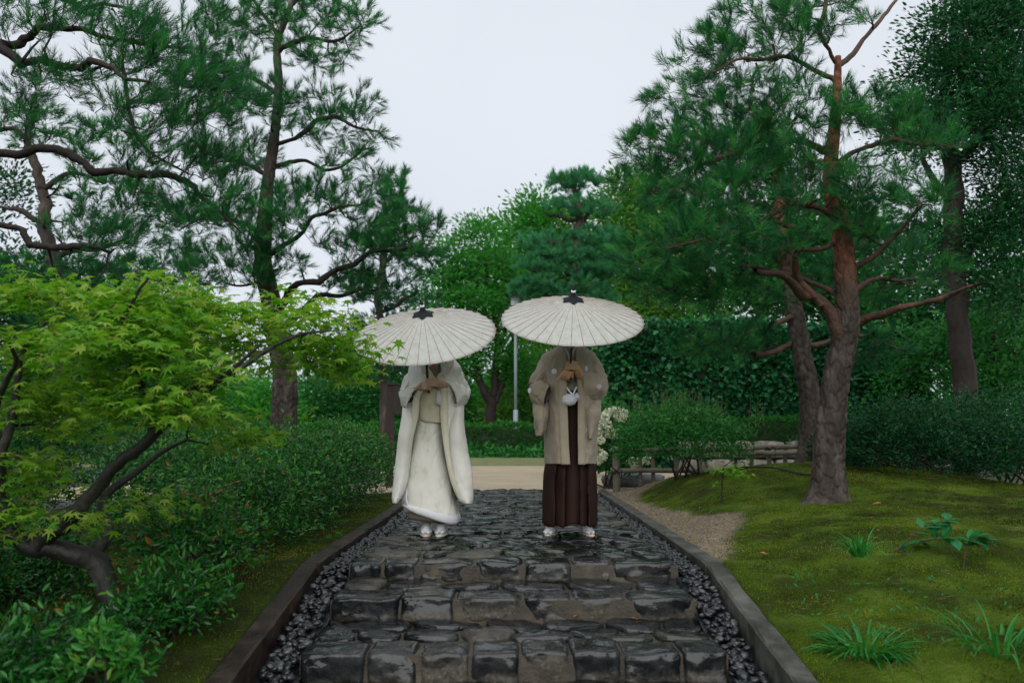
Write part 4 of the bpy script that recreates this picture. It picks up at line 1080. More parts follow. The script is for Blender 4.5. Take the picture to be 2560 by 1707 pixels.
# ivy covered wall and the clipped band below it
def hill(px0, px1, Y): return at(px0, 1000, Y)[0], at(px1, 1000, Y)[0]
Yi = 17.2
x0, x1 = hill(1480, 2330, Yi)
z_top, z_bot = at(1700, 792, Yi)[2], at(1700, 1046, Yi)[2]
root = empty('ivy_wall', ((x0 + x1) / 2, Yi + 0.5, 0), 'tall rounded wall of dense ivy behind the mound and the bamboo fence', 'ivy wall')
nx = 40
prof = lambda x: z_top - 1.2 * max(0, 1 - (x - x0) / 0.9) ** 2 - 0.35 * max(0, (x - x0 - 2.6) / (x1 - x0)) - 0.05 * math.sin(x * 2.3)
V, Fq = [], []
X = np.linspace(x0, x1, nx)
for x in X:
    zt = prof(x)
    V += [(x, Yi + 0.16, -0.1), (x, Yi + 0.14, zt - 0.25), (x, Yi + 0.3, zt - 0.1), (x, Yi + 1.2, zt - 0.1), (x, Yi + 1.2, -0.1)]
for i in range(nx - 1):
    for k in range(4): Fq.append((i * 5 + k, (i + 1) * 5 + k, (i + 1) * 5 + k + 1, i * 5 + k + 1))
Fq += [(0, 1, 2, 3, 4), tuple((nx - 1) * 5 + k for k in (4, 3, 2, 1, 0))]
link('wall', mesh_pd('wall', V, Fq, M['core'], False), root)
n_ = 17000
u = rng.uniform(x0 - 0.05, x1, n_); zt = np.array([prof(q) for q in u])
v = rng.random(n_)
top = rng.random(n_) < 0.2
P = np.column_stack([u, np.where(top, Yi + rng.uniform(0, 0.9, n_), Yi + 0.05 * np.sin(u * 5) + rng.normal(0, 0.06, n_)), np.where(top, zt - 0.05 + rng.normal(0, 0.05, n_), -0.05 + v * zt)])
e_ = rng.random(n_) < 0.08
P[e_, 0] = x0 - 0.05 + rng.normal(0, 0.05, e_.sum()); P[e_, 1] = Yi + rng.random(e_.sum()) * 1.2
P[:, 2] = np.minimum(P[:, 2], zt + 0.05)
LB = np.array([(0, 0, 0), (-0.45, 0.3, 0.05), (-0.2, 0.75, -0.03), (0, 1, -0.08), (0.2, 0.75, -0.03), (0.45, 0.3, 0.05)]); LBF = np.array([(0, 2, 1), (0, 3, 2), (0, 4, 3), (0, 5, 4)])
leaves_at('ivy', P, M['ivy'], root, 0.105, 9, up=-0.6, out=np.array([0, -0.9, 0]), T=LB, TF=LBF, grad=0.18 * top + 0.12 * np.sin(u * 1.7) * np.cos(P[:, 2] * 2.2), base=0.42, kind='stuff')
Yh = 16.4
hx0, hx1 = hill(1830, 2330, Yh)
hz1, hz0 = at(1900, 1049, Yh)[2], at(1900, 1100, Yh)[2]
root = empty('hedge', ((hx0 + hx1) / 2, Yh, hz0), 'clipped green band of hedge between the ivy wall and the pale stones', 'hedge')
core_box(root, (hx0, Yh + 0.06, -0.1), (hx1, Yh + 0.7, hz1 - 0.06))
P, N = box_leaves(hx0, hx1, Yh, Yh + 0.7, hz0 - 0.1, hz1, 2600, 17, 0.03, 0.02)
leaves_at('leaves', P, M['hedge'], root, 0.045, 18, out=N * 1.4, base=0.4, kind='stuff')
# pale stones of the low retaining wall under it
root = empty('stone_wall', ((hx0 + hx1) / 2, Yh - 0.2, 0), 'low retaining wall of pale stones behind the bamboo fence', 'wall')
def lumpy(lo, hi, seed, mat, name, parent, cuts=3, ex=5, amp=0.05):
    bm = bmesh.new(); bmesh.ops.create_cube(bm, size=2)
    bmesh.ops.subdivide_edges(bm, edges=bm.edges[:], cuts=cuts, use_grid_fill=True)
    lo, hi = np.array(lo, float), np.array(hi, float); c, h = (lo + hi) / 2, (hi - lo) / 2
    for v_ in bm.verts:
        p = np.array(v_.co); q = p / (abs(p) ** ex).sum() ** (1 / ex)
        d = mnoise.noise(Vector(q * 1.3) + Vector((seed * 3.1, seed, 0))) * amp * 2
        v_.co = c + q * h * (1 + d)
    me = bpy.data.meshes.new(name); bm.to_mesh(me); bm.free()
    me.polygons.foreach_set('use_smooth', [True] * len(me.polygons)); me.materials.append(mat)
    return link(name, me, parent)
for row in range(2):
    x = at(1690, 1000, Yh)[0]
    while x < hx1:
        w = random.uniform(0.4, 0.85)
        zz0 = -0.1 + row * (hz0 + 0.1) / 2; zz1 = -0.1 + (row + 1) * (hz0 + 0.1) / 2
        lumpy((x, Yh - 0.32 + row * 0.08, zz0), (x + w - 0.02, Yh + 0.1, zz1 - 0.012), random.random() * 50, M['wallstone'], 'wall_stone', root, 2, 6, 0.06)
        x += w
core_box(root, (at(1690, 1000, Yh)[0], Yh - 0.1, -0.1), (hx1, Yh + 0.05, hz0 - 0.05), 'wall_core')

# ------------------------------------------------------------------ shrubs
def dome_points(c, r, n, seed, layers=0.0, lo=-0.25, inner=0.75):
    r_ = np.random.default_rng(seed)
    d = unit(r_.normal(size=(n, 3))); d[:, 2] = np.where(d[:, 2] < lo, -d[:, 2] * 0.4, d[:, 2])
    rad = inner + (1 - inner) * r_.random(n) ** 0.6
    bump_ = 1 + 0.16 * np.sin(d[:, 0] * 6 + seed) * np.sin(d[:, 1] * 5 + 2 * seed) + 0.1 * np.sin(d[:, 2] * 9 + d[:, 0] * 7 + seed)
    P = np.array(c) + d * rad[:, None] * bump_[:, None] * np.array(r)
    if layers: P[:, 2] = P[:, 2] + 0.6 * (np.round(P[:, 2] / layers) * layers - P[:, 2])
    return P, d
def shrub(label, c, r, n, size, mat, seed, stems=9, ground=0.0, per=7, layers=0.0, inner=0.6, base=0.45, spread=0.035, single=0, lo=-0.25, group=None, name='shrub', bark='bark_dark', up=0.4):
    """leaf sprays at the ends of many thin forking stems"""
    c = np.array(c, float)
    root = empty(name, (c[0], c[1], ground), label, 'shrub', group)
    r_ = np.random.default_rng(seed)
    A, d = dome_points(c, r, n, seed, layers, lo, inner)
    lim = []
    for k in range(stems):
        a = r_.random() * 6.3
        b = np.array([c[0] + math.cos(a) * r[0] * 0.35 * r_.random(), c[1] + math.sin(a) * r[1] * 0.35 * r_.random(), ground - 0.03])
        t = c + unit(r_.normal(size=3)) * np.array(r) * 0.45
        t[2] = max(t[2], ground + 0.4 * (c[2] + r[2] - ground))
        m = (b + t) / 2 + r_.normal(0, 0.06, 3) * r[0]
        lim.append((np.array([b, m, t]), [0.014, 0.011, 0.007]))
    ch = grow(lim, A, seed, wig=0.14, r0=0.005, rmin=0.0016)
    wood('stems', lim + ch, M[bark], root, 4)['kind'] = 'stuff'
    P = np.repeat(np.array([q[-1] for q, _ in ch]), per, axis=0)
    o = np.repeat(np.array([unit(q[-1] - q[-2]) for q, _ in ch]), per, axis=0)
    P = P + r_.normal(0, spread, P.shape)
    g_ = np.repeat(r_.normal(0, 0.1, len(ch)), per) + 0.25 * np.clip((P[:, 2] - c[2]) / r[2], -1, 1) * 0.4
    if single:
        # the sprays that show largest are leaves of their own
        dist = np.linalg.norm(P - np.array([0, 0, CAMZ]), axis=1)
        order = np.argsort(dist); s, k = order[:single], order[single:]
        me = mesh_np('leaf', LEAF6, LEAF6_F, M[mat], False, np.full(6, base + 0.12))
        D = r_.normal(size=(len(s), 3)) * np.array([1, 1, .5]) + o[s]; D[:, 2] += up
        M3 = frames(D, r_.uniform(0, 3, len(s)))
        for q in range(len(s)):
            ob = link('leaf', me); ob.parent = root; ob.matrix_parent_inverse = root.matrix_world.inverted()
            sz = size * r_.uniform(0.7, 1.35)
            mt = Matrix([list(M3[q][i] * sz) + [P[s[q]][i]] for i in range(3)] + [[0, 0, 0, 1]])
            ob.matrix_basis = mt
        P, o, g_ = P[k], o[k], g_[k]
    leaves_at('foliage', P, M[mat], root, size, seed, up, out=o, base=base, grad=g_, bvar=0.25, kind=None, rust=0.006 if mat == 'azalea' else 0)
    return root
AZ = [
    ('low dark azalea tucked behind the bend of the maple trunk', (-2.75, 4.6, -0.02), (0.45, 0.35, 0.28), 330, 0.034, 0),
    ('low azalea at the far left under the bent maple trunk', (-3.0, 3.75, -0.16), (0.42, 0.36, 0.24), 330, 0.036, 0),
    ('azalea between the maple trunk and the gravel yard', (-3.6, 4.2, -0.05), (0.45, 0.4, 0.32), 330, 0.036, 0),
    ('azalea filling the lower left foreground beside the kerb', (-1.82, 3.3, -0.15), (0.34, 0.4, 0.24), 300, 0.037, 120),
    ('dark azalea behind the bright sprig in the bottom left corner', (-2.3, 3.25, -0.27), (0.42, 0.36, 0.2), 330, 0.038, 60),  # azaleas along the left kerb, front to back
    ('loose azalea with open dark stems nearest the kerb bend', (-1.82, 4.75, 0.16), (0.4, 0.5, 0.32), 380, 0.037, 150),
    ('low azalea below the crooked maple trunk at the lowest step', (-1.66, 4.0, -0.06), (0.26, 0.36, 0.24), 300, 0.037, 150),
    ('dark azalea left of the crooked maple trunk', (-3.05, 4.75, 0.02), (0.5, 0.4, 0.3), 300, 0.04, 100),
    ('azalea beside the level kerb in front of the leaning pine', (-1.85, 5.7, 0.28), (0.46, 0.55, 0.4), 620, 0.034, 0),
    ('dense azalea beside the kerb left of the woman', (-1.8, 6.75, 0.34), (0.44, 0.65, 0.46), 760, 0.033, 0),
    ('light tipped azalea near the end of the bed behind the woman', (-1.8, 8.1, 0.4), (0.5, 0.85, 0.5), 900, 0.033, 0),
    ('azalea at the foot of the leaning pine trunk', (-2.9, 9.0, 0.42), (0.75, 0.8, 0.5), 820, 0.035, 0),
    ('azalea behind the main branch of the maple', (-2.75, 6.5, 0.3), (0.55, 0.8, 0.46), 700, 0.037, 0),
    ('azalea behind the first kerbside shrubs in the middle of the bed', (-2.7, 7.8, 0.38), (0.55, 0.6, 0.48), 640, 0.035, 0),
    ('azalea under the left side of the maple', (-3.75, 5.2, 0.2), (0.6, 0.7, 0.45), 460, 0.04, 0),
    ('last azalea of the bed near the sign post', (-1.95, 9.85, 0.42), (0.6, 0.85, 0.46), 900, 0.034, 0),
    ('tall dark azalea under the maple crown at the left edge', (-4.6, 7.3, 0.55), (0.8, 0.9, 0.75), 700, 0.045, 0)]
for i, (lab, c, r, n, sz, single) in enumerate(AZ):
    shrub(lab, c, r, n, sz, 'azalea', 60 + i, 9, float(bed(c[0], c[1])), 12, single=single, inner=0.35, name='azalea_shrub', spread=0.03, base=0.47, lo=-0.25 if single else -0.75)
for i, (lab, c, r, n, sz) in enumerate([('azalea behind the leaning pine at the back of the bed', (-4.1, 10.0, .4), (.9, .7, .5), 560, .045), ('azalea at the back left of the bed under the maple crown', (-5.8, 9.6, .45), (1.0, .8, .6), 560, .05), ('dark azalea at the far left edge beside the gravel yard', (-6.6, 8.3, .5), (.9, .8, .7), 480, .055), ('azalea between the leaning pine and the sign post', (-3.2, 11.0, .3), (.8, .4, .42), 420, .042)]):
    shrub(lab, c, r, n, sz, 'azalea', 120 + i, 9, float(bed(c[0], c[1])), 9, inner=0.35, name='azalea_shrub', spread=0.035, base=0.42, lo=-0.75)
# a bright sprig close to the camera at the lower left
c = gnd(262, 1640, -0.25); c = at(262, 1640, 3.15)
shrub('bright green sprig close in the bottom left corner', c + np.array([0, 0, -0.03]), (0.16, 0.14, 0.13), 34, 0.055, 'azalea', 80, 4, float(bed(c[0], c[1])), 8, single=150, inner=0.3, name='azalea_shrub', base=0.72, spread=0.024)
# clipped maple-leaved shrub in front of the bamboo fence
c = at(1700, 1118, 9.9)
shrub('mid green layered shrub spreading in front of the bamboo fence', (c[0], 9.9, c[2] + 0.08), (0.78, 0.62, 0.4), 1100, 0.036, 'broad', 81, 9, float(mound(c[0], 9.9)), 17, layers=0.09, inner=0.78, base=0.6, lo=-0.5, spread=0.045)
c = at(1620, 1090, 10.2)
# feathery red tipped shoots above it
root = empty('feathery_shrub', at(1690, 1060, 10.3), 'wispy reddish green shoots above the layered shrub', 'shrub')
ch = []
for k in range(130):
    a = at(random.gauss(1690, 70), 1065, 10.35 + random.uniform(-0.3, 0.3)); b = a + np.array([random.gauss(0, 0.07), random.gauss(0, 0.05), random.uniform(0.18, 0.5)])
    ch.append((np.array([a, (a + b) / 2 + rng.normal(0, 0.015, 3), b]), np.array([0.004, 0.003, 0.0015])))
wood('shoots', ch, M['bamboo'], root, 3)['kind'] = 'stuff'
P = np.vstack([q[0] * (1 - t) + q[2] * t + rng.normal(0, 0.012, 3) for q, _ in ch for t in rng.uniform(0.0, 1, 22)])
leaves_at('foliage', P, M['broad_yellow'], root, 0.03, 82, up=0.8, base=0.25)
tag(root, kind='thing')
# hydrangea with white flower heads
c = at(1525, 1100, 11.6)
hr = shrub('hydrangea with big white flower heads right of the man', (c[0] + 0.05, 11.8, 0.62), (0.5, 0.4, 0.62), 330, 0.1, 'broad', 83, 8, -0.05, 7, inner=0.5, base=0.4, lo=-0.7, spread=0.07, name='hydrangea')
PT = np.array([(0, 0, 0), (-.5, .5, .1), (0, 1, 0), (.5, .5, .1)]); PTF = np.array([(0, 2, 1), (0, 3, 2)])
HEADS = [(1521, 1030), (1538, 1026), (1547, 1040), (1513, 1042), (1555, 1045), (1507, 1060), (1520, 1062), (1498, 1078), (1515, 1083), (1530, 1086), (1545, 1085), (1541, 1080), (1502, 1100), (1497, 1128), (1508, 1140), (1497, 1150), (1580, 1152), (1600, 1154), (1618, 1150), (1585, 1160), (1560, 1032), (1528, 1078)]
for (x, y) in HEADS:
    a = at(x, y, 11.3 + random.uniform(-0.08, 0.1))
    n_ = 95; d = unit(rng.normal(size=(n_, 3))); P = a + d * 0.052 * rng.uniform(0.75, 1.15, (n_, 1)) * np.array([1, 1, 0.9])
    V, Fq, va = scatter(PT, PTF, P, frames(np.cross(d, rng.normal(size=(n_, 3))) + d * 0.4, rng.uniform(0, 6, n_)), rng.uniform(0.028, 0.042, n_), np.clip(rng.normal(0.7, 0.25, n_), 0, 1))
    link('flower_head', mesh_np('flower_head', V, Fq, M['petal'], False, va), hr)
# dark shrubs on the far right
for lab, px, py, Yk, r, n, sd in [('broad dark layered shrub on the right edge of the mound', 2330, 1130, 8.6, (1.0, 0.8, 0.5), 1100, 84), ('dark layered shrub right behind the mound pine', 2190, 1130, 9.6, (0.75, 0.7, 0.42), 700, 85), ('tall dark shrub in the right corner beyond the mound', 2540, 1130, 9.3, (0.85, 0.8, 0.65), 800, 86)]:
    c = at(px, py, Yk)
    shrub(lab, (c[0], Yk, c[2] + 0.05), r, n, 0.038, 'broad_dark', sd, 10, float(mound(c[0], Yk)) - 0.02, 19, layers=0.1, inner=0.78, lo=-0.45, spread=0.05, base=0.5)
c = at(2290, 1080, 12.2)
shrub('tall shaded shrub between the dark shrubs and the far right trunk', (c[0], 12.2, 0.5), (1.7, 0.8, 0.62), 1300, 0.05, 'broad_dark', 87, 10, 0.0, 16, inner=0.75, lo=-0.5, spread=0.06)
c = at(1450, 1000, 14.5)
shrub('soft feathery bush behind the man beside the ivy wall', (c[0] + 0.05, 15.0, 0.9), (0.6, 0.6, 0.85), 520, 0.06, 'broad', 88, 8, -0.05, 10, inner=0.4, lo=-0.6, spread=0.06)

# ------------------------------------------------------------------ maples
def maple_leaf():
    """seven pointed lobes, folded slightly along the middle"""
    ang = [-150, -95, -48, 0, 48, 95, 150]; ln = [0.42, 0.68, 0.92, 1.0, 0.92, 0.68, 0.42]
    V = [(0, 0, 0)]
    for i, (a, l) in enumerate(zip(ang, ln)):
        a = math.radians(a)
        V.append((l * math.sin(a), l * math.cos(a), -0.16 * l * l))
        if i < 6:
            b = math.radians((ang[i] + ang[i + 1]) / 2); V.append((0.3 * math.sin(b), 0.3 * math.cos(b), 0.03))
    V = np.array(V); V[:, 1] += 0.3; V[0, 1] = 0.0
    n = len(V)
    V = np.vstack([V, (0, 0.3, 0.02)])
    F_ = [(n, i + 1, i) for i in range(1, n - 1)] + [(n, 1, 0), (n, 0, n - 1)]
    return V, np.array(F_)
ML, MLF = maple_leaf()
def maple(label, base, stems, blobs, n, per, size, seed, single=0, rad=0.1, bark='bark_grey', base_v=0.5, name='maple_tree', group=None, thin=0.006):
    root = empty(name, base, label, 'tree', group)
    for k, s_ in enumerate(stems): limb_mesh('trunk' if k == 0 else 'limb', [s_], M[bark], root, 14, 0.04, 0.06, seed + k)
    A = fill(blobs, n, 0.0, seed)
    ch = grow(stems, A, seed, wig=0.1, r0=thin, rmin=0.0015, sag=-0.1, kr=0.35)
    wood('branches', ch, M['bark_dark'], root, 5)['kind'] = 'stuff'
    r_ = np.random.default_rng(seed)
    Pt = np.array([q[-1] for q, _ in ch]); o = np.array([unit(q[-1] - q[-2]) for q, _ in ch])
    P = np.repeat(Pt, per, 0) + r_.normal(0, 1, (len(Pt) * per, 3)) * np.array([rad, rad, rad * 0.35])
    o = np.repeat(o, per, 0)
    # leaves lie in flat layers, tips drooping outward
    ax = r_.normal(size=P.shape) * np.array([1, 1, 0.3]) + o * np.array([1, 1, 0.2]) + np.array([0.15, -0.35, -0.32])
    M3 = frames(ax, np.zeros(len(P)))
    roll = r_.normal(0, 0.35, len(P))
    y = M3[:, :, 1]; zup = unit(np.array([[0, 0, 1.0]]) - y * y[:, 2:3]); x = np.cross(y, zup)
    c_, s_ = np.cos(roll)[:, None], np.sin(roll)[:, None]
    M3 = np.stack([x * c_ + zup * s_, y, zup * c_ - x * s_], 2)
    sz = size * r_.uniform(0.6, 1.25, len(P))
    va = np.clip(r_.normal(base_v, 0.17, len(P)) + np.repeat(r_.normal(0, 0.12, len(Pt)), per), 0, 1)
    if single:
        dist = np.linalg.norm(P - np.array([0, 0, CAMZ]), axis=1) / sz
        order = np.argsort(dist); s, k = order[:single], order[single:]
        mes = [mesh_np('leaf', ML, MLF, M['maple'], False, np.full(len(ML), v_)) for v_ in (0.35, 0.5, 0.65, 0.8)]
        for q in s:
            ob = link('leaf', mes[int(np.clip(va[q] * 4, 0, 3))]); ob.parent = root; ob.matrix_parent_inverse = root.matrix_world.inverted()
            ob.matrix_basis = Matrix([list(M3[q][i] * sz[q]) + [P[q][i]] for i in range(3)] + [[0, 0, 0, 1]])
        P, M3, sz, va = P[k], M3[k], sz[k], va[k]
    V, Fq, w = scatter(ML, MLF, P, M3, sz, va)
    link('crown', mesh_np('crown', V, Fq, M['maple'], False, w), root, 'stuff' if single else None)
    return root
Ym = 4.1
b0 = pt(285, 1500, Ym); b0[2] = float(bed(b0[0], Ym)) - 0.05
def ml(pts, Y0, Y1):
    n = len(pts); return np.array([pt(x, y, Y0 + (Y1 - Y0) * i / (n - 1)) for i, (x, y) in enumerate(pts)])
tr0 = ml([(265, 1470), (285, 1400), (250, 1345), (215, 1300), (170, 1275), (110, 1258), (60, 1250), (20, 1215), (5, 1185), (-40, 1130), (-90, 1040)], Ym, 3.9)
tr0 = np.vstack([[b0], tr0])
st = [(tr0, [0.085, 0.068, 0.06, 0.055, 0.051, 0.048, 0.046, 0.048, 0.044, 0.044, 0.035, 0.025]),
      (ml([(80, 1258), (130, 1215), (180, 1165), (230, 1115), (262, 1075), (305, 1045), (345, 1010), (380, 970), (415, 930), (450, 890)], 3.95, 3.7), [0.044, 0.04, 0.036, 0.034, 0.031, 0.028, 0.024, 0.024, 0.02, 0.012]),
      (ml([(215, 1290), (225, 1250), (245, 1200), (240, 1160), (262, 1120), (320, 1080), (370, 1040), (430, 1010)], 4.1, 4.5), [0.045, 0.036, 0.03, 0.026, 0.022, 0.018, 0.014, 0.008]),
      (ml([(345, 1010), (350, 960), (330, 900), (300, 830), (280, 750), (310, 680), (340, 640)], 3.8, 3.5), [0.024, 0.02, 0.017, 0.014, 0.011, 0.008, 0.005]),
      (ml([(440, 900), (490, 870), (560, 840), (620, 800), (690, 770), (760, 760)], 3.72, 4.0), [0.018, 0.016, 0.013, 0.01, 0.008, 0.005]),
      (ml([(400, 950), (470, 900), (530, 850), (600, 790)], 3.75, 3.6), [0.018, 0.014, 0.01, 0.006]),
      (ml([(5, 1185), (-10, 1100), (20, 1000), (40, 900), (60, 800), (120, 720)], 3.9, 3.7), [0.035, 0.028, 0.022, 0.017, 0.012, 0.006]),
      (ml([(-40, 1130), (-20, 960), (10, 880), (35, 830), (20, 790)], 3.9, 3.4), [0.03, 0.02, 0.014, 0.01, 0.007])]
bl = [(340, 660, 3.8, 80, 30, .25), (230, 690, 3.9, 110, 40, .3), (100, 680, 4.0, 110, 40, .3), (20, 660, 4.0, 60, 35, .3), (340, 730, 3.7, 120, 40, .25), (200, 780, 3.5, 90, 40, .25), (440, 740, 3.9, 90, 40, .3), (330, 790, 3.6, 110, 40, .25), (420, 840, 3.6, 110, 45, .25), (60, 800, 3.9, 90, 50, .3),
      (560, 720, 4.1, 80, 35, .3), (650, 720, 4.2, 90, 35, .3), (720, 770, 4.3, 90, 35, .3), (620, 790, 4.2, 100, 35, .3), (780, 840, 4.35, 65, 28, .2), (700, 830, 4.3, 80, 25, .25), (300, 920, 3.5, 100, 40, .2), (400, 920, 3.5, 90, 40, .2), (220, 860, 3.6, 90, 50, .3), (60, 910, 4.0, 90, 60, .3), (160, 960, 4.0, 90, 50, .3),
      (480, 960, 4.4, 80, 30, .25), (540, 1010, 4.5, 90, 25, .25), (650, 945, 4.5, 60, 12, .15), (600, 1000, 4.6, 60, 20, .2), (70, 1080, 4.0, 80, 50, .3), (30, 1180, 3.9, 50, 40, .2), (330, 1160, 4.0, 70, 25, .2), (200, 1190, 3.8, 50, 20, .15), (520, 800, 4.0, 80, 30, .25), (470, 690, 4.1, 60, 25, .2), (770, 800, 4.3, 70, 30, .2), (760, 725, 4.3, 60, 25, .2), (830, 830, 4.35, 30, 14, .12), (810, 780, 4.35, 35, 14, .12), (700, 680, 4.3, 40, 14, .15)]
maple('low yellow green maple with a crooked mottled trunk leaning over the left bed', b0, st, bl, 780, 9, 0.05, 71, single=290, rad=0.085, base_v=0.74)
# maple sapling on the mound
c = at(1805, 1240, 7.6); c[2] = float(mound(c[0], 7.6))
s0 = np.vstack([c, at(1806, 1190, 7.6), at(1812, 1165, 7.6), at(1835, 1150, 7.6)])
maple('thin maple sapling with a few yellow green leaves on the moss mound', c, [(s0, [0.007, 0.006, 0.005, 0.003])], [(1690, 1085, 7.6, 30, 10, .1), (1640, 1080, 7.6, 25, 8, .1), (1665, 1105, 7.6, 22, 8, .08), (1670, 1075, 7.6, 30, 8, .08)], 34, 4, 0.045, 73, single=120, rad=0.03, bark='bark_dark', base_v=0.95, name='maple_sapling', thin=0.003)
#PART3
# ------------------------------------------------------------------ bamboo fence, posts, lamp, rocks, hose
def culm(P, r, node=0.3, sides=10):
    """bamboo pole with swollen nodes"""
    P = np.asarray(P, float); L = np.linalg.norm(P[-1] - P[0]); n = max(6, int(L / 0.03))
    Q = catmull(P, n); h = np.linspace(0, L, n)
    d = np.abs((h % node) - node / 2) - node / 2
    return Q, r * (1 + 0.12 * np.exp(-(d / 0.02) ** 2))
fe = empty('bamboo_fence', at(1700, 1150, 10.7), 'low weathered bamboo rail fence between the mound and the sand road', 'fence')
f0, f1 = at(1532, 1128, 10.9), at(2005, 1118, 11.35)
def rail(xa, ya, Ya, xb, yb, Yb, r, name='rail'):
    a, b = at(xa, ya, Ya), at(xb, yb, Yb)
    g = Geo(); g.tube(*culm([a, b], r), 10)
    link(name, g.mesh(name, M['bamboo']), fe)
rail(1528, 1126, 10.9, 1880, 1122, 11.2, 0.034); rail(1845, 1119, 11.2, 2010, 1116, 11.35, 0.034); rail(1845, 1133, 11.12, 2010, 1131, 11.27, 0.034)
rail(1528, 1176, 10.9, 1780, 1176, 11.2, 0.034)
for (x, Yk, top, low, r) in [(1540, 10.95, 1118, 1214, 0.05), (1600, 11.02, 1132, 1205, 0.026), (1632, 11.05, 1132, 1203, 0.026), (1690, 11.1, 1130, 1203, 0.03), (1750, 11.14, 1128, 1200, 0.026), (1878, 11.28, 1126, 1190, 0.03), (1922, 11.32, 1124, 1190, 0.034), (1962, 11.36, 1124, 1190, 0.03)]:
    a = at(x, top, Yk); b = a.copy(); b[2] = -0.12 + (0.1 if x > 1800 else 0)
    g = Geo(); g.tube(*culm([b, a], r, 0.25), 10)
    link('post', g.mesh('post', M['bamboo']), fe)
for (x, y, Yk) in [(1540, 1126, 10.9), (1540, 1176, 10.9), (1690, 1126, 11.04), (1922, 1124, 11.25)]:
    c = at(x, y, Yk); g = Geo()
    for s in (-1, 1):
        t = np.linspace(0, 2 * math.pi, 14)
        g.tube(np.column_stack([c[0] + 0.055 * np.cos(t) * 1, c[1] + 0.02 + 0.06 * np.sin(t), c[2] + s * 0.05 * np.cos(t)]), 0.007, 5)
    for s in (-1, 1): g.tube([c + (0, -0.06, 0), c + (s * 0.05, -0.07, 0.045), c + (s * 0.07, -0.07, 0.0), c + (s * 0.06, -0.07, -0.09)], 0.007, 5)
    link('rope_tie', g.mesh('rope_tie', M['rope']), fe)
# slab of rock at the fence corner, small rocks by the rear pine
def thing_mesh(o, label, cat, group=None): return tag(o, label, cat, group)
c = gnd(1560, 1212, 0.0)
thing_mesh(lumpy((c[0] - 0.3, c[1] - 0.1, -0.06), (c[0] + 0.62, c[1] + 0.35, 0.17), 3, M['rock'], 'rock', None, 4, 2.6, 0.14), 'flat grey rock at the foot of the fence corner post', 'rock')
# black irrigation hose on the moss
P = [at(1860, 1182, 9.4), at(1930, 1188, 9.0), at(2000, 1196, 8.4), at(2060, 1200, 8.2)]
P = catmull([(p[0], p[1], float(mound(p[0], p[1])) + 0.012) for p in P], 30)
g = Geo(); g.tube(P, 0.011, 7); thing_mesh(link('hose', g.mesh('hose', M['rope'])), 'black hose lying on the moss behind the big pine', 'hose')
P = [gnd(1490, 1208, 0.02), gnd(1515, 1214, 0.03), gnd(1545, 1212, 0.03), gnd(1570, 1207, 0.04)]
g = Geo(); g.tube(catmull([(p[0], p[1], float(mound(p[0], p[1])) + 0.02) for p in P], 24), 0.013, 7); thing_mesh(link('hose', g.mesh('hose', M['rope'])), 'black hose beside the fence corner post at the kerb end', 'hose')
# sign post and log post at the left
sg = empty('sign_post', at(975, 1105, 12.2), 'dark brown sign post with a narrow board seen nearly edge on', 'sign post')
x0, x1, x2 = at(966, 1000, 12.2)[0], at(984, 1000, 12.2)[0], at(991, 1000, 12.2)[0]
g = Geo(); g.box((x0, 12.2, -0.1), (x1, 12.31, at(970, 962, 12.2)[2])); link('post', g.mesh('post', M['wood_brown'], False), sg)
g = Geo(); g.box((x1 + 0.002, 12.16, at(980, 1032, 12.2)[2]), (x2, 12.75, at(980, 963, 12.2)[2])); link('board', g.mesh('board', M['wood_brown'], False), sg)
g = Geo(); g.box((x0 - 0.01, 12.15, at(970, 962, 12.2)[2] + 0.002), (x2 + 0.025, 12.8, at(970, 959, 12.2)[2] + 0.012)); link('cap', g.mesh('cap', M['wood_brown'], False), sg)
# lamp post
Yk = 27.7
lp = empty('street_lamp', at(1290, 1050, Yk), 'slim blue grey lamp post with a small roofed lantern', 'street lamp')
cx = at(1289, 1000, Yk)[0]
zt = at(1289, 770, Yk)[2]
g = Geo(); g.tube([(cx, Yk, -0.1), (cx, Yk, 1.55)], 0.085, 14); link('base_sleeve', g.mesh('base_sleeve', M['lamp_metal']), lp)
g = Geo(); g.tube([(cx, Yk, 1.5), (cx, Yk, zt)], 0.055, 14); link('pole', g.mesh('pole', M['lamp_metal']), lp)
zc, zr = at(1289, 755, Yk)[2], at(1289, 738, Yk)[2]
g = Geo(); g.box((cx - 0.17, Yk - 0.17, zc - 0.14), (cx + 0.17, Yk + 0.17, zr)); link('lantern', g.mesh('lantern', M['lamp_glass'], False), lp)
for sx in (-1, 1):
    for sy in (-1, 1):
        g = Geo(); g.box((cx + sx * 0.175 - 0.012, Yk + sy * 0.175 - 0.012, zc - 0.14), (cx + sx * 0.175 + 0.012, Yk + sy * 0.175 + 0.012, zr)); link('corner_bar', g.mesh('corner_bar', M['dark_metal'], False), lp)
g = Geo(); V = [(cx + a * 0.36, Yk + b * 0.36, zr + 0.005) for a, b in ((-1, -1), (1, -1), (1, 1), (-1, 1))] + [(cx + a * 0.2, Yk + b * 0.2, zr + 0.09) for a, b in ((-1, -1), (1, -1), (1, 1), (-1, 1))]
g.add(V, [(0, 3, 2, 1), (4, 5, 6, 7), (0, 1, 5, 4), (1, 2, 6, 5), (2, 3, 7, 6), (3, 0, 4, 7)]); link('lamp_roof', g.mesh('lamp_roof', M['dark_metal'], False), lp)

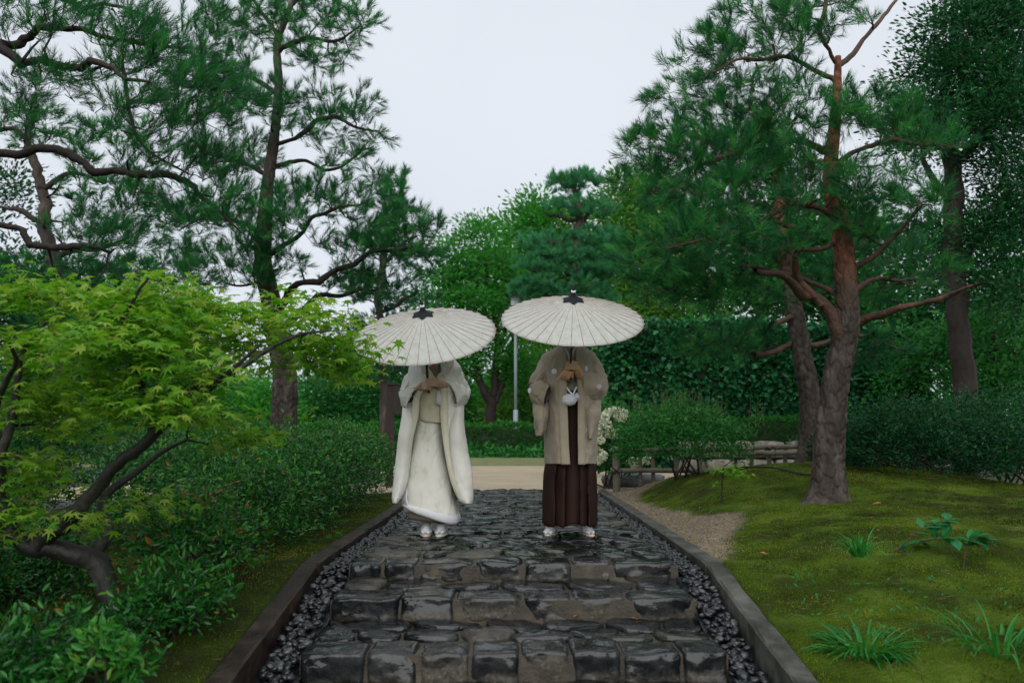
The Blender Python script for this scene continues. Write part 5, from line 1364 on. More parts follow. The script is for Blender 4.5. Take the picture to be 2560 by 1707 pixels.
# ------------------------------------------------------------------ small plants on the mound
def blade_strip(b, d, L, w, droop, n=7):
    """one arching grass blade, narrow and folded"""
    P, Wd = [], []
    d = np.array(d, float); h = unit(np.array([d[0], d[1], 0]) + 1e-6)
    p = np.array(b, float); el = math.asin(np.clip(d[2], -1, 1))
    for i in range(n):
        P.append(p.copy())
        p = p + (h * math.cos(el) + np.array([0, 0, math.sin(el)])) * L / (n - 1)
        el -= droop / (n - 1)
    s = np.array([-h[1], h[0], 0])
    V = []
    for i, q in enumerate(P):
        ww = w * (1 - (i / (n - 1)) ** 2.2) * 0.5 + 0.0004
        V += [q - s * ww + (0, 0, 0.25 * ww), q - (0, 0, 0.25 * ww), q + s * ww + (0, 0, 0.25 * ww)]
    F_ = []
    for i in range(n - 1):
        for k in (0, 1): F_.append((i * 3 + k, i * 3 + k + 1, i * 3 + 4 + k, i * 3 + 3 + k))
    return V, F_
def grass_clump(label, px, py, L, n, w, seed, z=None, rad=0.05):
    r_ = np.random.default_rng(seed)
    z0 = 0.0
    for _ in range(6):
        c = gnd(px, py, z0); z0 = float(mound(c[0], c[1]))
    root = empty('grass_clump', c, label, 'grass clump', 'grass clumps on the moss')
    for k in range(n):
        a = r_.random() * 6.3; el = r_.uniform(0.85, 1.5)
        b = c + np.array([math.cos(a), math.sin(a), 0]) * rad * r_.random() ** 0.5
        V, F_ = blade_strip(b - (0, 0, 0.01), (math.cos(a) * math.cos(el), math.sin(a) * math.cos(el), math.sin(el)), L * r_.uniform(0.55, 1.15), w * r_.uniform(0.7, 1.2), r_.uniform(1.0, 2.3))
        me = mesh_np('blade', V, F_, M['blade'], True, np.full(len(V), r_.random()))
        link('blade', me, root)
grass_clump('thick tussock of arching green grass near the bottom of the mound', 2160, 1655, 0.24, 260, 0.013, 1, rad=0.1)
grass_clump('thin sprawling grass clump in the bottom right corner', 2500, 1640, 0.3, 60, 0.012, 2, rad=0.14)
grass_clump('small grass tuft beside the leafy herb on the mound', 2150, 1385, 0.2, 55, 0.011, 3, rad=0.05)
# leafy herb
z0 = 0.0
for _ in range(6):
    c = gnd(2190, 1440, z0); z0 = float(mound(c[0], c[1]))
hb = empty('leafy_herb', c, 'broad leaved herb spreading its leaflets low over the moss', 'plant')
Yc_ = c[1]
HERB = [[(2185, 1440), (2205, 1400), (2240, 1375), (2300, 1350)], [(2240, 1375), (2290, 1330), (2330, 1310), (2370, 1300)], [(2300, 1350), (2360, 1345), (2420, 1350), (2460, 1345)], [(2240, 1375), (2280, 1390), (2300, 1410)], [(2400, 1440), (2390, 1400), (2370, 1360), (2330, 1320)], [(2410, 1450), (2410, 1400), (2420, 1360), (2440, 1340)]]
g = Geo(); ends = []
for k, pl in enumerate(HERB):
    P = np.array([at(x, y, Yc_ + 0.05 * i - 0.12 * (k % 3)) for i, (x, y) in enumerate(pl)])
    if k in (0, 4, 5): P[0, 2] = float(mound(P[0, 0], P[0, 1])) - 0.01
    P = catmull(P, 14); g.tube(P, np.linspace(0.0042, 0.0022, 14), 5)
    for t in ((4, 6, 8, 9, 10, 11, 12, 13) if k not in (4, 5) else (8, 10, 12, 13)): ends.append((P[t], unit(P[min(13, t)] - P[t - 1])))
link('stem', g.mesh('stem', M['limb_red']), hb)
HL = np.array([(0, 0, 0), (-.2, .25, .05), (-.27, .5, .04), (-.15, .8, -.02), (0, 1.05, -.1), (.15, .8, -.02), (.27, .5, .04), (.2, .25, .05), (0, .3, 0), (0, .6, -.01)])
HLF = [(0, 8, 1), (1, 8, 9, 2), (2, 9, 3), (3, 9, 4), (0, 7, 8), (8, 7, 6, 9), (9, 6, 5), (9, 5, 4)]
hme = [mesh_pd('leaflet', HL, HLF, M['herb'], False) for _ in range(2)]
for i, m_ in enumerate(hme):
    a = m_.attributes.new('var', 'FLOAT', 'POINT'); a.data.foreach_set('value', [0.35 + 0.4 * i] * len(HL))
r_ = np.random.default_rng(8)
for p, d in ends:
    for k in range(3):
        ax = unit(d * 0.7 + np.array([r_.normal(0, .7), r_.normal(0, .6) - 0.25, r_.normal(-0.15, .25)]))
        x = unit(np.cross(ax, (0, 0, 1))); zz = np.cross(x, ax); s = r_.uniform(0.07, 0.115)
        ob = link('leaflet', hme[k % 2]); ob.parent = hb; ob.matrix_parent_inverse = hb.matrix_world.inverted()
        ob.matrix_basis = Matrix([[x[i] * s, ax[i] * s, zz[i] * s, p[i]] for i in range(3)] + [[0, 0, 0, 1]])
# moss fronds and tiny weeds on the mound; short moss on the left bed
def moss(name, x0, x1, y0, y1, n, fn, mat, seed, h, avoid=None, label=''):
    r_ = np.random.default_rng(seed)
    y = y0 + (y1 - y0) * r_.random(n) ** 1.4; x = x0 + (x1 - x0) * r_.random(n) ** 1.1
    if avoid is not None:
        k = r_.random(n) > avoid(x, y) * 1.25; x, y = x[k], y[k]
    P = np.column_stack([x, y, fn(x, y) - 0.008])
    pat = np.array([mnoise.noise(Vector((a * 1.6, b * 1.6, 3.3))) + 0.5 * mnoise.noise(Vector((a * 6, b * 6, 1.3))) for a, b in zip(x, y)])
    T = np.array([(-.16, 0, 0), (.16, 0, 0), (0, 0, 1.0)]) @ np.array([[1, 0, 0], [0, 0, 1], [0, 1, 0]])
    D = r_.normal(0, 0.5, (len(P), 3)); D[:, 2] = 1
    V, Fq, va = scatter(T, np.array([(0, 1, 2)]), P, frames(D, r_.uniform(0, 6.3, len(P))), h * r_.uniform(0.5, 1.3, len(P)), np.clip(0.42 + 0.75 * pat + r_.normal(0, 0.13, len(P)), 0, 1))
    o = link(name, mesh_np(name, V, Fq, mat, False, va), None, 'stuff'); o['label'] = label
moss('moss', PATH_X + KERB_W + 0.02, 7.5, 2.6, 9.5, 260000, mound, M['mossblade'], 5, 0.014, dirt_amount, 'soft green moss covering the mound on the right')
moss('moss', -3.6, -(PATH_X + KERB_W + 0.02), 2.6, 10.5, 70000, bed, M['mossblade'], 6, 0.015, None, 'thin moss under the azaleas along the left kerb')
def weeds(label, spots, seed):
    pts = []
    for (px, py, n, s) in spots:
        z0 = 0
        for _ in range(5):
            c = gnd(px, py, z0); z0 = float(mound(c[0], c[1])) if c[0] > PATH_X else z0
        if c[0] < PATH_X + KERB_W + .1: continue
        pts.append(c + np.random.default_rng(seed + px).normal(0, 1, (n, 3)) * np.array([s, s, s * 0.3]) + (0, 0, 0.012))
    o = leaves_at('weeds', np.vstack(pts), M['herb'], None, 0.022, seed, 0.5, 'stuff'); o['label'] = label
weeds('tiny clover-like weeds scattered over the moss', [(1880 + 23 * k % 640, 1440 + 37 * k % 230, 4, 0.03) for k in range(60)] + [(1880, 1245, 20, 0.04), (2000, 1440, 20, 0.05), (1990, 1540, 20, 0.05)], 91)
def stepweeds(label, spots, seed):
    pts = [gnd(px, py, z) + np.random.default_rng(seed + px).normal(0, 1, (n, 3)) * np.array([s, s * .5, s * 0.35]) + (0, -0.01, 0.015) for (px, py, z, n, s) in spots]
    o = leaves_at('weeds', np.vstack(pts), M['herb'], None, 0.018, seed, 0.5, 'stuff'); o['label'] = label
stepweeds('small green weeds growing in the joints of the stone steps', [(960, 1447, -.11, 40, .03), (1105, 1440, -.11, 34, .025), (1010, 1700, -.38, 40, .04), (1510, 1692, -.38, 90, .05), (1455, 1690, -.38, 30, .02), (1780, 1680, -.38, 40, .04), (1180, 1700, -.38, 30, .03)], 92)
# brown pine needles and grit lying about
def litter(name, label, n, x0, x1, y0, y1, fn, mat, L, w, seed, keep=None):
    r_ = np.random.default_rng(seed)
    x, y = r_.uniform(x0, x1, n), r_.uniform(y0, y1, n)
    if keep is not None: k = r_.random(n) < keep(x, y); x, y = x[k], y[k]
    P = np.column_stack([x, y, fn(x, y) + 0.012]); a = r_.uniform(0, 6.3, len(x))
    D = np.column_stack([np.cos(a), np.sin(a), r_.normal(0, .15, len(x))])
    T = np.array([(-w, 0, 0), (w, 0, 0), (0, 1, 0), (0, .5, w * 1.5)]); TF_ = np.array([(0, 1, 3), (1, 2, 3), (2, 0, 3)])
    V, Fq, va = scatter(T, TF_, P, frames(D, r_.uniform(0, .5, len(x))), L * r_.uniform(.5, 1.3, len(x)), r_.random(len(x)))
    o = link(name, mesh_np(name, V, Fq, mat, False, va), None, 'stuff'); o['label'] = label
M['litter'] = surf('dry_needles', [(.3, (.1, .055, .025)), (.7, (.24, .15, .075))], 30, (.7, .9), 0)
litter('pine_needles', 'dry brown pine needles scattered over the moss mound', 1900, PATH_X + KERB_W + .05, 6.5, 3, 9.5, mound, M['litter'], .07, .018, 31)
litter('pine_needles', 'dry brown pine needles scattered under the azaleas', 500, -3, -(PATH_X + KERB_W + .03), 3, 9.5, bed, M['litter'], .07, .018, 32)
litter('grit', 'pale grit and small stones on the bare earth by the kerb', 2600, PATH_X + KERB_W + .02, 3.4, 5, 10.8, mound, M['rock'], .013, .5, 33, dirt_amount)
# fallen leaves, one by one
dl = mesh_pd('fallen_leaf', np.vstack([LEAF, (0, 0.5, -0.02)]), [(0, 4, 1), (1, 4, 2), (0, 3, 4), (4, 3, 2)], M['dead_leaf'])
for lab, px, py, kind_ in [('orange fallen leaf on the second step', 1433, 1552, -.235), ('brown fallen leaf on the moss near the kerb bend', 1900, 1388, None), ('curled brown fallen leaf below the herb', 2045, 1432, None), ('pale dry leaf beside the roots of the big pine', 2205, 1267, None), ('brown fallen leaf right of the grass tuft', 2190, 1330, None), ('pale curled leaf at the right side of the mound', 2518, 1478, None), ('rust red fallen leaf on the top landing stones', 1660, 1338, 0.0), ('small brown leaf right of the orange one on the stone steps', 1575, 1553, -.235)]:
    z0 = kind_ if kind_ is not None else 0.0
    for _ in range(6):
        c = gnd(px, py, z0)
        if kind_ is None: z0 = float(mound(c[0], c[1]))
    o = link('fallen_leaf', dl); o.location = c + np.array([0, 0, 0.022]); o.scale = (0.05, 0.05, 0.05); o.rotation_euler = (random.uniform(-.3, .3), random.uniform(-.3, .3), random.uniform(0, 6))
    tag(o, lab, 'leaf', 'fallen leaves')

# ------------------------------------------------------------------ cloth and body tools
def cloth_mat(name, stops, rough, scale=5, bump=0.25, bscale=240, sheen=0.15, stretch=(1, 1, 1), dist=0.002, spec=0.4):
    return surf(name, stops, scale, rough, bump, bscale, dist=dist, sheen=sheen, stretch=stretch, spec=spec)
M['silk'] = cloth_mat('white_silk_brocade', [(0.3, (0.7, 0.69, 0.62)), (0.55, (0.8, 0.79, 0.735)), (0.75, (0.84, 0.84, 0.81))], (0.28, 0.5), 6, 0.25, 36, dist=0.003, spec=0.5)
M['silk_skirt'] = cloth_mat('ivory_brocade', [(0.27, (0.5, 0.49, 0.38)), (0.45, (0.74, 0.73, 0.66)), (0.75, (0.82, 0.81, 0.76))], (0.32, 0.6), 9, 0.5, 30, stretch=(1, 1, 0.5), dist=0.004)
M['band'] = cloth_mat('cream_silk_band', [(0.3, (0.6, 0.56, 0.43)), (0.7, (0.72, 0.68, 0.55))], (0.4, 0.6), 8)
M['obi'] = cloth_mat('cream_obi', [(0.3, (0.52, 0.47, 0.33)), (0.7, (0.66, 0.61, 0.46))], (0.42, 0.65), 9)
M['padded'] = cloth_mat('white_padded_hem', [(0.3, (0.66, 0.67, 0.7)), (0.7, (0.76, 0.77, 0.8))], (0.5, 0.7), 6)
M['beige'] = cloth_mat('beige_silk', [(0.3, (0.36, 0.29, 0.2)), (0.7, (0.45, 0.37, 0.27))], (0.6, 0.8), 8)
M['underskirt'] = cloth_mat('taupe_underskirt', [(0.3, (0.24, 0.2, 0.15)), (0.7, (0.32, 0.27, 0.21))], (0.6, 0.8), 8)
M['lining'] = cloth_mat('dark_lining', [(0.3, (0.07, 0.055, 0.045)), (0.7, (0.11, 0.09, 0.075))], (0.6, 0.8), 8)
M['white'] = cloth_mat('white_cotton', [(0.3, (0.68, 0.7, 0.75)), (0.7, (0.78, 0.8, 0.84))], (0.7, 0.85), 8)
M['orange'] = cloth_mat('orange_red_piping', [(0.3, (0.7, 0.09, 0.02)), (0.7, (0.8, 0.13, 0.03))], (0.5, 0.7), 8)
M['haori'] = cloth_mat('beige_haori', [(0.3, (0.26, 0.22, 0.165)), (0.7, (0.35, 0.3, 0.23))], (0.65, 0.85), 9, 0.3, 300)
M['haori_band'] = cloth_mat('beige_haori_band', [(0.3, (0.27, 0.23, 0.17)), (0.7, (0.35, 0.3, 0.23))], (0.65, 0.85), 14, 0.3, 300)
M['hakama'] = cloth_mat('dark_brown_hakama', [(0.3, (0.019, 0.009, 0.007)), (0.7, (0.034, 0.017, 0.013))], (0.65, 0.85), 6, 0.2, 300, 0.0, spec=0.15)
M['black'] = cloth_mat('black_cloth', [(0.3, (0.006, 0.009, 0.012)), (0.7, (0.014, 0.019, 0.024))], (0.6, 0.8), 20, sheen=0.0, spec=0.2)
M['fan'] = cloth_mat('dark_green_pouch', [(0.3, (0.05, 0.06, 0.035)), (0.7, (0.09, 0.1, 0.06))], (0.4, 0.6), 20)
M['straw'] = surf('cream_sandal', [(0.3, (0.62, 0.57, 0.47)), (0.7, (0.74, 0.69, 0.6))], 20, (0.5, 0.7), 0.1)
M['sole'] = surf('pinkish_sandal_side', [(0.3, (0.5, 0.24, 0.17)), (0.7, (0.62, 0.33, 0.24))], 20, (0.5, 0.7), 0.1)
M['silver'] = surf('silver_ring', [(0.3, (0.8, 0.8, 0.78)), (0.7, (0.9, 0.9, 0.88))], 5, (0.15, 0.25), 0, metal=1.0)
M['hair'] = surf('black_hair', [(0.3, (0.008, 0.007, 0.006)), (0.7, (0.02, 0.017, 0.015))], 30, (0.35, 0.5), 0.3, 90, stretch=(1, 1, 0.2))
M['eye'] = surf('dark_eye', [(0.3, (0.02, 0.012, 0.01)), (0.7, (0.03, 0.02, 0.015))], 5, (0.1, 0.2), 0)
M['lips'] = surf('lips', [(0.3, (0.38, 0.13, 0.1)), (0.7, (0.45, 0.17, 0.13))], 20, (0.4, 0.5), 0)
def skin_mat(name, a, b):
    m = surf(name, [(0.3, a), (0.7, b)], 18, (0.42, 0.6), 0.12, 160, dist=0.002)
    q = [x for x in m.node_tree.nodes if x.type == 'BSDF_PRINCIPLED'][0]
    q.inputs['Subsurface Weight'].default_value = 0.08; q.inputs['Subsurface Radius'].default_value = (0.02, 0.008, 0.004)
    return m
M['skin_f'] = skin_mat('skin_light', (0.56, 0.35, 0.23), (0.66, 0.44, 0.31))
M['skin_m'] = skin_mat('skin_tan', (0.46, 0.25, 0.14), (0.56, 0.33, 0.2))

PY_ = 6.3                       # both people stand at this distance
def Wf(u, v, dy=0.0): return at(960 + u / 3.135, 860 + v / 3.135, PY_ + dy)
def Mf(u, v, dy=0.0): return at(1300 + u / 3.0154, 840 + v / 3.0154, PY_ + dy)

def folds(G, amp, freq, seed, axis=2, drape=0.24):
    """soft folds on a grid of points (m,n,3): long wavy creases mostly along the fall of the cloth"""
    m, n = G.shape[:2]
    du = np.gradient(G, axis=0); dv = np.gradient(G, axis=1)
    Nn = unit(np.cross(dv, du))
    out = G.copy()
    for i in range(m):
        for j in range(n):
            p = G[i, j]
            a = mnoise.noise(Vector((p[0] * freq + seed, p[1] * freq, p[2] * freq * drape)))
            b = mnoise.noise(Vector((p[0] * freq * 2.3, p[1] * freq * 2.3 + seed, p[2] * freq * drape * 2.6 + p[0] * freq)))
            c_ = 1 - abs(mnoise.noise(Vector((p[0] * freq * 1.2 + p[2] * freq * 0.5, p[1] * freq, p[2] * freq * 0.55 - seed)))) * 2
            k_ = 1 - abs(mnoise.noise(Vector((p[0] * freq * 1.9 - p[2] * freq * 0.9, p[1] * freq * 1.5 + 9, p[2] * freq * 0.8 + seed * 2.0)))) * 3
            out[i, j] = p + Nn[i, j] * amp * (0.6 * a + 0.3 * b + 0.6 * max(0, c_ - 0.35) + 0.45 * max(0, k_ - 0.3))
    return out
def solid(name, V, Fq, mat, thick, lining=None, offset=-1.0):
    """thin shell with real thickness (inner faces may take a lining)"""
    me = mesh_np(name, V, Fq, mat, True)
    bm = bmesh.new(); bm.from_mesh(me)
    bm.normal_update()
    nrm = [v.normal.copy() for v in bm.verts]
    bound = [e for e in bm.edges if e.is_boundary]
    vs = list(bm.verts); fs = list(bm.faces)
    cp = [bm.verts.new(v.co - nrm[i] * thick) for i, v in enumerate(vs)]
    bm.verts.index_update()
    for f in fs:
        nf = bm.faces.new([cp[v.index] for v in reversed(f.verts)]); nf.smooth = True
        if lining: nf.material_index = 1
    for e in bound:
        f = e.link_faces[0]
        ls = [l for l in f.loops if l.edge == e][0]
        a, b = ls.vert, ls.link_loop_next.vert
        nf = bm.faces.new([b, a, cp[a.index], cp[b.index]]); nf.smooth = False
    bm.to_mesh(me); bm.free()
    if lining: me.materials.append(lining)
    return me
def sheet(name, rows, m, n, mat, parent, thick=0.006, amp=0.0, freq=9, seed=0, lining=None, closed=False, flip=False, fn=None):
    """cloth through rows of control points; rows run down, points run across"""
    A = np.array(rows, float)
    B = np.stack([(catmull_closed(r, n) if closed else catmull(r, n)) for r in A])
    G = np.stack([catmull(B[:, j], m) for j in range(n)], axis=1)
    if amp: G = folds(G, amp, freq, seed)
    if fn is not None: G = fn(G)
    Fq = grid_faces(m, n, closed)
    if flip: Fq = Fq[:, ::-1]
    return link(name, solid(name, G.reshape(-1, 3), Fq, mat, thick, lining), parent)
def ring4(Wm, t, f, b, k, turn=False):
    """sleeve ring from its top, front, bottom and back points (u, v, dy); turned past the elbow, where the front of the upper arm becomes the inside"""
    return [Wm(*t), Wm(*k), Wm(*b), Wm(*f)] if turn else [Wm(*t), Wm(*f), Wm(*b), Wm(*k)]
def capsule(g, a, b, ra, rb, sides=14):
    a, b = np.array(a, float), np.array(b, float)
    d = b - a; L = np.linalg.norm(d); d = d / (L + 1e-9)
    P, rr = [], []
    for t in np.linspace(-math.pi / 2, 0, 5): P.append(a + d * ra * math.sin(t)); rr.append(max(1e-4, ra * math.cos(t)))
    for t in np.linspace(0, math.pi / 2, 5): P.append(b + d * rb * math.sin(t)); rr.append(max(1e-4, rb * math.cos(t)))
    P, rr = np.array(P), np.array(rr)
    h = np.array([0, 0, 1.0]) if abs(d[2]) < 0.9 else np.array([1.0, 0, 0])
    x = unit(np.cross(d, h)); y = np.cross(d, x); an = np.arange(sides) * 2 * math.pi / sides
    V = P[:, None, :] + rr[:, None, None] * (np.cos(an)[None, :, None] * x + np.sin(an)[None, :, None] * y)
    k = len(P)
    g.add(V.reshape(-1, 3), grid_faces(k, sides, True), [list(range(sides))[::-1], list(range((k - 1) * sides, k * sides))])
def ellipsoid(g, c, r, rot=None, nu=14, nv=9):
    t = np.linspace(0, math.pi, nv)[1:-1]; a = np.arange(nu) * 2 * math.pi / nu
    V = np.array([(math.sin(x) * math.cos(y), math.sin(x) * math.sin(y), math.cos(x)) for x in t for y in a] + [(0, 0, 1), (0, 0, -1)]) * np.array(r)
    if rot is not None: V = V @ np.array(rot).T
    V = V + np.array(c)
    m = len(t); Fq = [list(f[::-1]) for f in grid_faces(m, nu, True)]
    top, bot = m * nu, m * nu + 1
    Fq += [[top, k, (k + 1) % nu] for k in range(nu)] + [[bot, (m - 1) * nu + (k + 1) % nu, (m - 1) * nu + k] for k in range(nu)]
    g.V.append(V); g.F.extend([[i + g.n for i in f] for f in Fq]); g.n += len(V)
def fuse(name, g, voxel, mat, parent, smooth=3, dec=None):
    """fuse overlapping pieces into one continuous skin"""
    me = g.mesh(name + '_raw', None, True)
    o = bpy.data.objects.new(name, me); COL.objects.link(o)
    r_ = o.modifiers.new('r', 'REMESH'); r_.mode = 'VOXEL'; r_.voxel_size = voxel; r_.use_smooth_shade = True
    s = o.modifiers.new('s', 'SMOOTH'); s.iterations = smooth; s.factor = 0.5
    if dec: d = o.modifiers.new('d', 'DECIMATE'); d.ratio = dec
    bpy.context.view_layer.update()
    ev = o.evaluated_get(bpy.context.evaluated_depsgraph_get())
    me2 = bpy.data.meshes.new_from_object(ev)
    bpy.data.objects.remove(o); bpy.data.meshes.remove(me)
    me2.name = name
    me2.polygons.foreach_set('use_smooth', [True] * len(me2.polygons))
    me2.materials.clear(); me2.materials.append(mat)
    return link(name, me2, parent)
def head(g, c, s):
    """head centre c, scale s (face height / 0.22): skull, jaw, nose, ears, brows; faces -Y"""
    def E(dx, dy, dz, r): ellipsoid(g, c + np.array([dx, dy, dz]) * s, np.array(r) * s)
    E(0, 0.012, 0.03, (0.074, 0.092, 0.085)); E(0, -0.018, -0.045, (0.058, 0.064, 0.068)); E(0, -0.045, -0.088, (0.028, 0.028, 0.022))
    for x in (-1, 1):
        E(x * 0.04, -0.052, -0.02, (0.026, 0.026, 0.024)); E(x * 0.076, 0.012, -0.008, (0.011, 0.02, 0.031)); E(x * 0.034, -0.072, 0.022, (0.024, 0.012, 0.008))
    capsule(g, c + np.array([0, -0.08, 0.012]) * s, c + np.array([0, -0.099, -0.026]) * s, 0.008 * s, 0.0135 * s)
    for x in (-1, 1): E(x * 0.011, -0.09, -0.03, (0.009, 0.01, 0.008))
    E(0, -0.077, -0.052, (0.022, 0.011, 0.006)); E(0, -0.075, -0.062, (0.02, 0.012, 0.007))
def face_parts(body, c, s):
    for x in (-1, 1):
        g = Geo(); ellipsoid(g, c + np.array([x * 0.033, -0.0735, 0.003]) * s, np.array([0.013, 0.008, 0.0065]) * s)
        link('eye', g.mesh('eye', M['eye']), body)
    g = Geo(); ellipsoid(g, c + np.array([0, -0.083, -0.057]) * s, np.array([0.021, 0.006, 0.0075]) * s); link('lips', g.mesh('lips', M['lips']), body)

def foot(Wm, u, v, person, turn, edge):
    """split toed sock on a thonged sandal; (u, v) is the toe tip at the ground"""
    t = Wm(u, v, -0.16); t[2] = 0.012
    x0, y0 = t[0], t[1]
    c, s = math.cos(turn), math.sin(turn)
    def L(a, b, z): return np.array([x0 + a * c - b * s, y0 + a * s + b * c, z])     # a across, b backwards from the toe
    h = 0.021
    g = Geo()
    out = [(math.sin(k) * 0.046 * (1 if math.cos(k) < 0 else 0.92), 0.118 - math.cos(k) * 0.128) for k in np.linspace(0, 2 * math.pi, 28, endpoint=False)]
    rings = [(0.94, 0.004), (1.0, 0.007), (1.0, h - 0.003), (0.97, h)]
    V = [L(a * q, 0.118 + (b - 0.118) * q, z) for q, z in rings for a, b in out]
    g.add(V, grid_faces(4, 28, True), [list(range(28))[::-1], list(range(84, 112))])
    sd = link('sandal', g.mesh('sandal', M['straw'], False), person)
    g = Geo()
    V = [L(a * 1.015, 0.118 + (b - 0.118) * 1.015, z) for z in (0.006, 0.012) for a, b in out]
    g.add(V, grid_faces(2, 28, True), [list(range(28))[::-1], list(range(28, 56))])
    link('sole', g.mesh('sole', edge, False), sd)
    g = Geo()
    capsule(g, L(0.0, 0.2, h + 0.032), L(0, 0.19, 0.26), 0.034, 0.042); capsule(g, L(0, 0.2, h + 0.03), L(0, 0.1, h + 0.03), 0.033, 0.034); capsule(g, L(0, 0.175, h + 0.075), L(0, 0.075, h + 0.034), 0.037, 0.03)
    sg_ = 1 if turn >= 0 else -1
    capsule(g, L(-sg_ * 0.022, 0.09, h + 0.022), L(-sg_ * 0.021, 0.03, h + 0.015), 0.022, 0.014)
    capsule(g, L(sg_ * 0.015, 0.09, h + 0.02), L(sg_ * 0.019, 0.036, h + 0.013), 0.024, 0.013)
    capsule(g, L(sg_ * 0.03, 0.1, h + 0.018), L(sg_ * 0.033, 0.055, h + 0.012), 0.017, 0.011)
    fuse('tabi_sock', g, 0.005, M['white'], person, 3)
    g = Geo(); k = L(-sg_ * 0.004, 0.052, h + 0.026)
    g.tube([L(-sg_ * 0.004, 0.045, h), k], 0.005, 8)
    for q in (-1, 1): g.tube(catmull([k, L(q * 0.034, 0.09, h + 0.05), L(q * 0.046, 0.15, h + 0.01)], 9), 0.005, 8)
    link('strap', g.mesh('strap', M['straw']), sd)

def arm(g, sh, el, wr, rs=(0.05, 0.042, 0.027)):
    capsule(g, sh, el, rs[0], rs[1]); capsule(g, el, wr, rs[1] * 0.95, rs[2])
def fingers(g, roots, mids, tips, r=0.0085):
    for a, b, c in zip(roots, mids, tips):
        capsule(g, a, b, r * 1.05, r, 10); capsule(g, b, c, r, r * 0.82, 10)

# ------------------------------------------------------------------ woman in a white wedding kimono
xw = Wf(385, 600)[0]
wo_ = empty('person', (xw, PY_, 0), 'person in a white wedding kimono with long sleeves, face hidden behind the left umbrella', 'person')
WH = np.array([Wf(395, 40)[0], PY_ + 0.02, 1.535])
POLE_W = (342, -0.30)
g = Geo()
ellipsoid(g, (xw, PY_ + .02, 1.2), (0.15, 0.1, 0.2)); ellipsoid(g, (xw, PY_ + .02, 0.95), (0.15, 0.1, 0.16)); ellipsoid(g, (xw, PY_ + .03, 1.27), (0.14, 0.07, 0.07))
capsule(g, (WH[0], PY_ + .035, 1.32), (WH[0], PY_ + .025, 1.48), 0.052, 0.05)
head(g, WH, 0.95)
for s in (-1, 1):
    capsule(g, (xw + s * .08, PY_ + .02, .9), (xw + s * .06, PY_ + .02, .48), .075, .05); capsule(g, (xw + s * .06, PY_ + .02, .48), (xw + s * .05, PY_ + .04, .14), .048, .034)
shL, elL, wrL = np.array([xw - .13, PY_ + .03, 1.26]), Wf(165, 420, .0), Wf(272, 345, -.2)
shR, elR, wrR = np.array([xw + .13, PY_ + .03, 1.26]), Wf(590, 430, .0), Wf(468, 322, -.22)
arm(g, shL, elL, wrL, (.045, .038, .024)); arm(g, shR, elR, wrR, (.045, .038, .024))
# near hand (image left) closed round the handle
capsule(g, Wf(268, 346, -.205), Wf(300, 322, -.255), .023, .03); capsule(g, Wf(292, 345, -.235), Wf(312, 335, -.262), .022, .024)
vs = [303, 319, 335, 350]
fingers(g, [Wf(302, v, -.275) for v in vs], [Wf(338, v + 1, -.335) for v in vs], [Wf(368, v + 4, -.315) for v in vs], .0086)
capsule(g, Wf(300, 310, -.25), Wf(332, 297, -.265), .012, .0095)
# far hand (image right) laid over it, fingers to the left
capsule(g, Wf(466, 322, -.225), Wf(428, 300, -.29), .024, .027); capsule(g, Wf(445, 325, -.25), Wf(425, 318, -.29), .022, .021)
vs = [271, 288, 306, 322]
fingers(g, [Wf(412, v + 4, -.31) for v in vs], [Wf(368, v, -.352) for v in vs], [Wf(325 + 3 * i, v + 6 + i, -.345) for i, v in enumerate(vs)], .0086)
capsule(g, Wf(425, 290, -.28), Wf(380, 276, -.29), .012, .0095)
bw = fuse('body', g, 0.004, M['skin_f'], wo_, 4)
face_parts(bw, WH, 0.95)
g = Geo(); ellipsoid(g, WH + np.array([0, 0.035, 0.045]), (0.087, 0.085, 0.085)); ellipsoid(g, WH + np.array([0, 0.1, 0.03]), (0.06, 0.05, 0.055)); ellipsoid(g, WH + np.array([0, -0.02, 0.082]), (0.07, 0.07, 0.038))
link('hair', g.mesh('hair', M['hair']), wo_)
a = Wf(367, 306, -.352); t = np.linspace(0, 2 * math.pi, 20)
g = Geo(); g.tube(np.column_stack([np.full(20, a[0]), a[1] + .0105 * np.cos(t), a[2] + .0105 * np.sin(t)]), .0022, 6); ellipsoid(g, a + np.array([0, -.012, .001]), (.004, .003, .004)); link('ring', g.mesh('ring', M['silver']), wo_)

def oval(Wm, v, uL, uR, front, back, k=12, flat=0.75):
    """closed ring of control points; front first at the left side going across the front"""
    L, Rr = Wm(uL, v), Wm(uR, v); c = (L + Rr) / 2; hw = (Rr[0] - L[0]) / 2
    out = []
    for i in range(k):
        a = math.pi + 2 * math.pi * i / k
        ca, sa = math.cos(a), math.sin(a)
        x = math.copysign(abs(ca) ** flat, ca); y = math.copysign(abs(sa) ** flat, sa)
        out.append((c[0] + hw * x, PY_ + (-y * back if y < 0 else -y * front) * -1 if False else PY_ + (y * front if y < 0 else y * back), c[2]))
    return out
